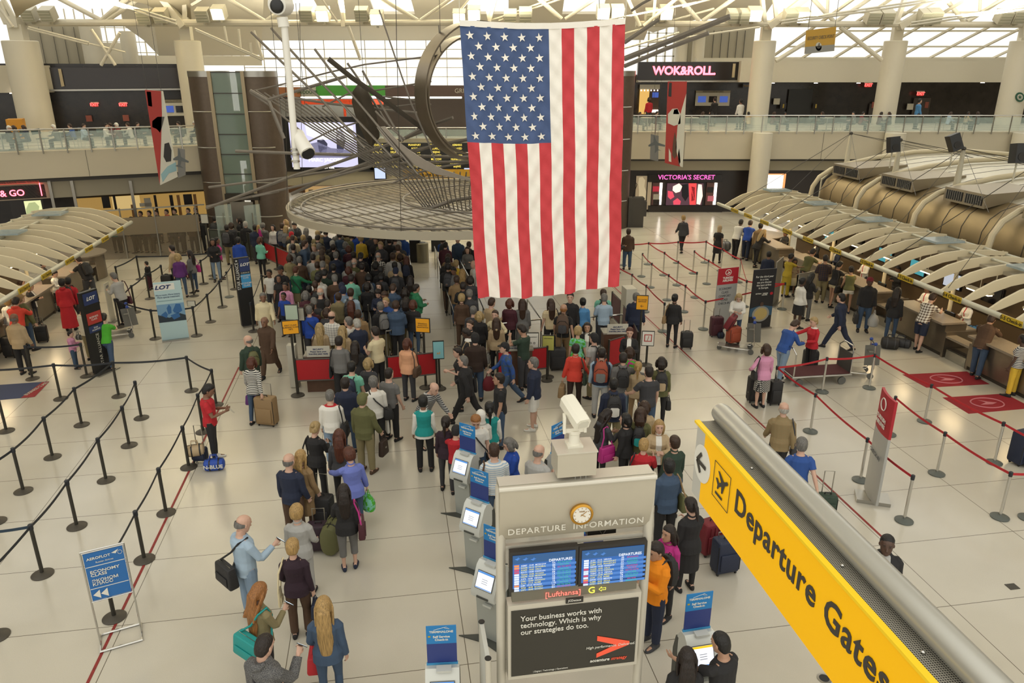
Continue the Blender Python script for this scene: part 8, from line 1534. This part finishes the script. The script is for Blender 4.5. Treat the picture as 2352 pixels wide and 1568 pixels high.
b = G(1690, 800); suitcase(b+V((-.12, 0, .17)), 20, 'rust', 'brown red patterned suitcase standing on the loaded trolley', .4, .28, .5, 0); suitcase(b+V((-.32, .12, .62)), 60, 'darkred', 'dark red bag leaning on top of the loaded trolley', .5, .2, .42, 0, tilt=25); suitcase((1643, 772), 5, 'maroon', 'dusty rose hard suitcase standing left of the loaded trolley', .4, .26, .62, .3, hard=True); duffel((1655, 776), 0, 'navy', 'small dark bag between the rose suitcase and the trolley', .22, .1)
i = P('1698,677,1.66,165|jacket white|slim denim|long blonde|l f phone', 'blonde woman in a white jacket bending over the loaded trolley', pd={'lean': 14, 'hp': 30})
t = thing('flat_cart', 'large flat cart with dark red deck and chrome hoops', 'cart', G(1870, 875), R(8)); q = rbox(1.75, .75, .06, .03, .26); child(t, q, 'deck_frame', STEEL); child(t, M().box((0, 0, .325), (1.68, .68, .012)), 'red_deck', mat('deck_red', srgb('4b1f22'), .9))
for x in (-.82, .82): child(t, M().tube([(x, -.33, .3), (x+.0, -.33, .95), (x*1.05, -.2, 1.08), (x*1.05, .2, 1.08), (x, .33, .95), (x, .33, .3)], .02, 8), 'hoop', CHROME)
child(t, M().box((.82, 0, .6), (.015, .62, .55)), 'end_panel', mat('cart_panel', srgb('4a4844'), .6))
for x in (-.62, .62):
    for y in (-.3, .3): child(t, M().tube([(x-.0, y-.025, .11), (x, y+.025, .11)], .11, 16), 'wheel', mat('wheel_grey', srgb('5a5a56'), .6))
# staff behind the right desks
for n_, (x, y, tp, hr, l_) in enumerate(((1873, 553, 'suit black front:white', 'bob black', 'desk clerk in a black suit and white shirt at the third far desk'), (1919, 570, 'suit navy front:white', 'short black', 'desk clerk in a dark suit turned to the plaid shirt'), (1986, 594, 'shirt white front:red', 'short grey', 'desk clerk in a white shirt and red tie'), (2061, 612, 'suit black', 'short black', 'standing clerk in black behind the desks'), (2128, 658, 'shirt white front:red', 'short black', 'desk clerk in a white shirt before the plaid shirt man'), (2222, 690, 'shirt white front:red', 'bob black', 'desk clerk in white with a red scarf at the nearest desk'), (1802, 532, 'suit black', 'short dark', 'far desk clerk in black at the right island'))):
    P('%d,%d,1.42,105|%s|pants charcoal|%s|b %s phone' % (x, y, tp, hr, 'f' if 'bob' in hr else 'm'), l_, lod=1)
# far right people
for s_, l_ in (('1570,494,1.74,8|jacket charcoal|pants black|short fair|l f walk', 'person in a dark jacket walking toward the pink shop sign'), ('1654,517,1.68,-35|dress black|slim black|scarf beige|b f drag', 'woman in a black dress and beige headscarf with a pushchair'), ('1704,504,1.76,-40|shirt white|pants black|short black|d m lean', 'man in a white shirt leaning on the far right desk'), ('1725,506,1.78,-30|shirt royal|pants navy|short brown|l m lean', 'man in a royal blue shirt at the far right desk'), ('1748,512,1.76,-20|jacket tan|pants khaki|short dark|t m stand', 'man in a tan jacket at the far right desk'), ('1757,527,1.66,-60|jacket black|slim black|long blonde|l f lean', 'blonde woman in black bending at the far right desk'), ('1444,525,1.74,-5|jacket brown|pants denim|short brown|b m stand', 'man in a brown leather jacket beside the flag'), ('1424,533,1.72,-80|jacket black|slim black|short black|b m phone', 'person in black half hidden by the flag edge')): i = P(s_, l_)
suitcase((1746, 596), 0, 'charcoal', 'black checked suitcase at the far right desk', .4, .3, .6, 0); suitcase((1762, 604), 0, 'denim', 'blue grey suitcase beside the checked suitcase', .36, .26, .5, 0); duffel((1664, 575), 20, 'grey', 'grey bundled pushchair beside the woman in the beige headscarf', .5, .22, name='pushchair', cat='pushchair')
# left side
i = P('176,588,1.80,62|tee black|pants charcoal|crop brown|l m lean', 'man in a black t-shirt leaning on the left desk'); backpack(i, 'black', 'black backpack on the man leaning at the left desk')
P('140,640,1.72,20|hoodie red|longskirt red|short black|b f stand', 'person in a red top and long red skirt'); i = P('155,637,1.70,10|hoodie red|pants charcoal|short black|b m walk', 'youth in a red hooded top with a black backpack', shoes='white'); backpack(i, 'black', 'long black backpack of the youth in red', s=1.1)
i = P('257,626,1.76,72|shirt lightgrey|pants black|short grey|l m carry', 'older man in a white shirt and black trousers at the left queue', pd={'lean': 10}); shoulder_bag(i, 'R', 'maroon', 'dark maroon bag of the older man in the white shirt', .28, .26, drop=.6)
P('335,600,1.12,85|shirt black|pants maroon|short dark|l m stand', 'small child in black standing in the far left queue', lod=1); P('393,563,1.74,80|shirt beige|pants charcoal|short dark|l m stand', 'man in a beige shirt behind the pale banner'); P('407,582,1.66,20|shirt purple|slim denim|bob blonde|l f stand', 'blonde woman in a purple top behind the pale banner'); i = P('434,574,1.64,75|shirt grey|slim denim|long dark|t f stand', 'dark long-haired woman in a grey top with a pink bag'); shoulder_bag(i, 'R', 'magenta', 'bright pink bag of the woman in the grey top', .34, .3, drop=.42, strap='pink'); suitcase((388, 668), 0, 'black', 'black suitcase behind the pale banner', .4, .26, .6, 0); suitcase((440, 640), 0, 'maroon', 'dark brown suitcase at the pink bag woman', .36, .24, .55, 0); duffel((392, 655), 0, 'pink', 'pink bundle beside the purple top woman', .4, .14)
P('497,545,1.70,-70|jacket magenta|slim black|short black|b f stand', 'person in a magenta jacket in the far left queue'); P('487,548,1.74,-160|jacket black|slim paledenim|long black|b f carry', 'woman in a black top and pale jeans in the far left queue'); P('546,544,1.76,0|jacket royal|pants navy|short black|b m stand', 'officer in a royal blue jacket at the grey fence')
P('597,544,1.66,-20|shirt mint|slim black|bob auburn|l f carry', 'woman in a mint top carrying a child'); P('602,541,.95,-30|shirt magenta|pants pink|long fair|l f stand', 'small child in magenta held by the woman in mint', loc=G(601, 604)+V((.1, -.2, .78)), lod=2); P('701,552,1.86,-62|shirt denim|pants denim|short brown|l h stand2', 'large man in slate blue clothes leaning on the red fence')
P('162,760,1.12,-75|shirt pink|pants denim|short dark|l m carry', 'small boy in a pink shirt and jeans holding a toy', lod=1); duffel(G(183, 780, .55), 0, 'grey', 'grey soft toy held by the small boy in pink', .2, .08, name='soft_toy', cat='toy')
P('190,697,1.72,-35|shirt cream stripe:lightgrey|pants khaki|short black|t m carry', 'man in a cream striped shirt and khaki trousers'); P('237,719,1.62,10|tee limegreen|pants denim|short dark|l m lean', 'boy in a bright green t-shirt leaning on a trolley', pd={'lean': 12})
P('30,720,1.76,0|suit beige|pants black|bald grey|b m stand', 'balding man in a pale grey blazer at the left desk'); P('36,682,1.76,10|hoodie orangered|pants denim|short dark|l m lean', 'person in an orange red top leaning on the left desk', pd={'lean': 16}); P('16,680,1.64,20|shirt white|slim denim|bob fair|l f stand', 'fair-haired woman in white at the left edge desk'); P('45,676,1.74,-20|jacket olive|pants denim|cap tan|l m stand', 'man in a tan cap and olive jacket at the left desk'); suitcase((100, 785), 20, 'black', 'black case draped with a beige jacket by the left desks', .34, .24, .5, .3); suitcase((28, 820), 0, 'black', 'black suitcase beside the balding man in the pale blazer', .36, .24, .6, .4)
for x, y, tp, hr, l_ in ((128, 622, 'shirt white', 'short dark', 'desk clerk in white leaning over the left counter'), (72, 652, 'suit black front:white', 'bob fair', 'fair-haired desk clerk in black at the left counter'), (52, 640, 'shirt white', 'bob brown', 'desk clerk in white behind the left counter'), (102, 600, 'suit black', 'short black', 'desk clerk in black under the left canopy')): P('%d,%d,1.45,-80|%s|pants charcoal|%s|l f phone' % (x, y, tp, hr), l_, lod=1)
# the dense crowd: rows of (x, y in the enlarged crop, hair, hair colour, top, colour, heading)
def crowd(rows, ox, oy, sc_, where, seed=1):
    random.seed(seed)
    for r in rows.split(';'):
        q = r.split(); gp = G(float(q[0])/sc_+ox, float(q[1])/sc_+oy-4, 1.68)
        if seed in (5, 6) and any((gp.x-o.x)**2+(gp.y-o.y)**2 < .2 for o in SPOTS): continue
        SPOTS.append(gp)
        q = r.split(); x, y = float(q[0])/sc_+ox, float(q[1])/sc_+oy; fem = q[2] in ('long', 'bob', 'pony', 'bun', 'scarf', 'curly'); pat = (' '+q[7]) if len(q) > 7 else ''
        h = random.uniform(1.6, 1.7) if fem else random.uniform(1.7, 1.82); b = random.choice(('slim', 'pants')) if fem else 'pants'; bc = random.choice(('black', 'charcoal', 'denim', 'navy', 'khaki', 'brown'))
        I = P('%f,%f,%f,%s|%s %s%s|%s %s|%s %s|%s %s %s' % (x, y-4, h, q[6], q[4], q[5], pat, b, bc, q[2], q[3], random.choice('llltlb'), 'f' if fem else random.choice('mmh'), random.choice(('stand', 'stand2', 'carry', 'phone', 'stand'))), None, where)
        LB[I['root']['label']].append(I['root'])
        if random.random() < .16: BPS.append((I['root'], backpack(I, random.choice(('black', 'charcoal', 'navy', 'grey')), '')))
crowd('95 55 short fair tee white 10;165 225 crop brown shirt cream 5;150 185 cap red jacket black 0;285 225 curly blonde jacket paledenim 5;325 140 long grey jacket charcoal 0;455 170 short blonde jacket khaki 10;460 222 short dark jacket black 0;410 330 short blonde shirt grey 150;470 320 short grey jacket grey 0;560 160 short dark jacket navy -10;630 288 short white jacket black 0;640 330 short dark jacket black -5;510 395 short brown jacket tan 0;510 462 curly brown jacket beige 10;690 150 short grey jacket grey 10;810 165 bob brown jacket khaki 0;930 175 short dark jacket royal 5;965 232 curly blonde shirt yellow 0;1080 190 short dark jacket charcoal 0;820 345 bob auburn jacket maroon 10;1135 252 short brown jacket black 170;1205 256 short brown jacket olive 0', 640, 500, 5.113, 'back of the left crowd', 1)
crowd('1190 305 short blonde jacket charcoal 160;1300 250 short dark jacket black 0;1365 242 short dark shirt grey 5;1415 300 short white jacket charcoal 0;1400 335 short brown jacket tan 5;1168 425 bald white shirt black 0 check:white;880 420 short dark hoodie grey 5;965 430 short black jacket black 0;885 502 bald white coat olive 0;515 530 short grey jacket black 10;455 535 short brown jacket olive -10;640 562 short black jacket black 0;820 592 bob auburn jacket maroon 0;540 625 short black jacket darkgreen 0;1140 530 bob black jacket black -5;1200 585 short black jacket black 0;1340 430 short brown hoodie lightgrey 0;1425 440 bob brown jacket olive 0;1500 470 long auburn shirt black 0;1362 538 short black hoodie beige 0;1375 602 cap navy jacket charcoal 0;1545 700 long dark jacket black 0', 640, 500, 5.113, 'middle of the left crowd', 2)
crowd('470 680 short black jacket white 0;850 685 short dark jacket mint 0;740 780 cap navy jacket blue 0;1040 775 bob dark jacket black 0;1175 782 long dark shirt black 175;1160 872 curly dark jacket navy 175;1232 895 short brown jacket charcoal 160;1480 852 bob dark jacket black 0;1622 800 short dark hoodie green -60;1500 950 long dark jacket denim 0;1580 985 bob auburn jacket black -10;1255 960 short blonde jacket blue 165;1190 1010 short grey jacket black 30;700 900 short brown jacket khaki 0;330 1040 long brown jacket black 10;560 1080 bob brown jacket charcoal 0;380 1030 short dark jacket maroon 0', 640, 500, 5.113, 'front of the left crowd', 3)
crowd('1930 240 bob brown jacket blue 0;1960 305 short dark jacket maroon -10;2100 242 short brown jacket denim 170;2235 300 short brown jacket black 0;2215 362 long brown shirt grey 175;1990 440 bob brown jacket tan 0;1985 482 short black jacket black 0;2085 515 short blonde jacket yellow -10;2290 522 bald white shirt white 120;1990 552 short black jacket black 0;2040 605 short black shirt grey 150;2155 622 long fair jacket brown 0;2165 775 short dark jacket black 0;2240 860 short grey jacket charcoal 0;2090 700 short brown jacket tan 0;2250 700 bob dark jacket charcoal 0', 640, 500, 5.113, 'lane beneath the flag', 4)
random.seed(9)
far = []
for k in range(30):
    far.append('%d %d %s %s %s %s %d' % (648+k*9.5+random.uniform(-3, 3), (516 if k < 4 else 524+random.uniform(0, 6))+(k % 3)*6, random.choice(('short', 'bob', 'crop', 'long', 'curly')), random.choice(('dark', 'black', 'brown', 'grey', 'blonde')), random.choice(('jacket', 'shirt', 'hoodie')), random.choice(('black', 'charcoal', 'navy', 'olive', 'grey', 'denim', 'tan', 'blue')), random.choice((0, 0, 10, 170))))
crowd(';'.join(far), 0, 0, 1, 'far back row below the disc rim', 5)
fill = []
for u in range(10):
    for v in range(7):
        x = 668+u*26+random.uniform(-9, 9); y = 566+v*21+random.uniform(-7, 7)
        if x < 700-(y-560)*.0 and y > 600: continue
        fill.append('%d %d %s %s %s %s %d' % (x, y, random.choice(('short', 'bob', 'crop', 'short')), random.choice(('dark', 'black', 'brown', 'grey')), random.choice(('jacket', 'shirt', 'coat')), random.choice(('black', 'charcoal', 'navy', 'brown', 'olive', 'maroon', 'grey', 'denim', 'khaki', 'lightgrey')), random.choice((0, 0, -10, 15))))
crowd(';'.join(fill), 0, 0, 1, 'deep inside the left crowd', 6)
crowd('492 500 short dark jacket black 0;548 503 bob dark jacket black 90;563 512 short white jacket black 0;585 520 short dark jacket navy 0;603 516 curly grey jacket grey 0;626 520 bob black shirt white 170;655 508 long fair tee white 150;520 520 short dark jacket black 0;530 515 bob brown jacket charcoal 10', 0, 0, 1, 'group at the lift foot', 7)
for k, (x, c_, f_) in enumerate(((258, 'teal', 0), (272, 'grey', 0), (300, 'charcoal', 90), (318, 'black', 0), (332, 'maroon', 0), (350, 'navy', 10), (392, 'charcoal', 0), (412, 'black', 90), (438, 'brown', 0), (456, 'black', 0))): P('%d,498,1.66,%d|jacket %s|pants black|short dark|t m stand' % (x, f_, c_), 'dark figure behind the frosted glass partition, %s from the left' % ORD[k], group='figures behind the partition')
for k, (x, c_) in enumerate(((325, 'tan'), (345, 'brown'), (362, 'grey'), (385, 'coral'), (404, 'olive'), (435, 'denim'), (452, 'black'))):
    a_, z_q = FL.px(x, 500, 1.5); P('%d,500,1.6,%d|jacket %s|pants black|short dark|l m stand' % (x, 150, c_), 'cafe guest beneath the left balcony, %s from the left' % ORD[k], loc=FL.P(a_, 1.4, max(0, z_q-1.55)), group='cafe guests')
# people on the balconies, seated or standing by the railing
for k, (x, c_, h_, d_) in enumerate(((15, 'charcoal', 0, 1.2), (35, 'grey', 0, 1.2), (58, 'navy', 0, 1.2), (127, 'grey', 0, 1.2), (165, 'blue', 0, 1.5), (188, 'lightblue', 0, 1.2), (240, 'white', 0, 1.2), (258, 'darkred', 0, 1.3), (272, 'darkred', 0, 1.3), (298, 'white', 0, 1.2), (312, 'black', 0, 1.4), (415, 'grey', 0, 1.2), (452, 'black', 0, 1.2))):
    a_, _ = FL.px(x, 290, d_); P('%d,285,1.3,%d|shirt %s|pants charcoal|%s|l m sit' % (x, random.choice((90, -90, 100)), c_, random.choice(('short dark', 'bob brown', 'cap white', 'short brown'))), 'seated guest on the upper left balcony, %s from the left' % ORD[k], loc=FL.P(a_, d_, DK), lod=2)
for k, (x, c_, st, d_) in enumerate(((1467, 'black', 0, 1.2), (1490, 'red', 1, 5), (1506, 'navy', 0, 2), (1612, 'charcoal', 0, 1.5), (1640, 'black', 1, 5), (1700, 'white', 1, 2.2), (1722, 'beige', 0, 1.3), (1776, 'maroon', 0, 1.3), (1800, 'grey', 0, 1.3), (1893, 'navy', 0, 1.5), (1965, 'grey', 0, 1.3), (1980, 'darkred', 0, 1.3), (2022, 'maroon', 0, 1.2), (2047, 'charcoal', 0, 1.2), (2108, 'skyblue', 1, 2.5), (2182, 'lightblue', 0, 1.3), (2222, 'beige', 0, 1.5), (2250, 'charcoal', 0, 1.5))):
    a_, _ = FR.px(x, 255, d_); P('%d,255,%f,%d|shirt %s|pants charcoal|%s|%s m %s' % (x, 1.72 if st else 1.3, random.choice((90, -90, 20)), c_, random.choice(('short dark', 'bob brown', 'crop black')), random.choice('lbd'), 'stand' if st else 'sit'), ('standing' if st else 'seated')+' guest on the upper right balcony, %s from the left' % ORD[k], loc=FR.P(a_, d_, DK), lod=2)
for base, rs in LB.items():              # look-alikes in one part of the crowd are told apart by how near they stand
    rs.sort(key=lambda o: o.location.y)
    for k, o in enumerate(rs):
        if len(rs) > 1: o['label'] = ('nearest ' if k == 0 else ORD[k]+' nearest ')+base
for o, b in BPS: b['label'] = 'backpack of '+o['label'].replace('person with ', '', 1).replace(' hair', '-haired person')
if TS: bpy.data.scenes.remove(TS)
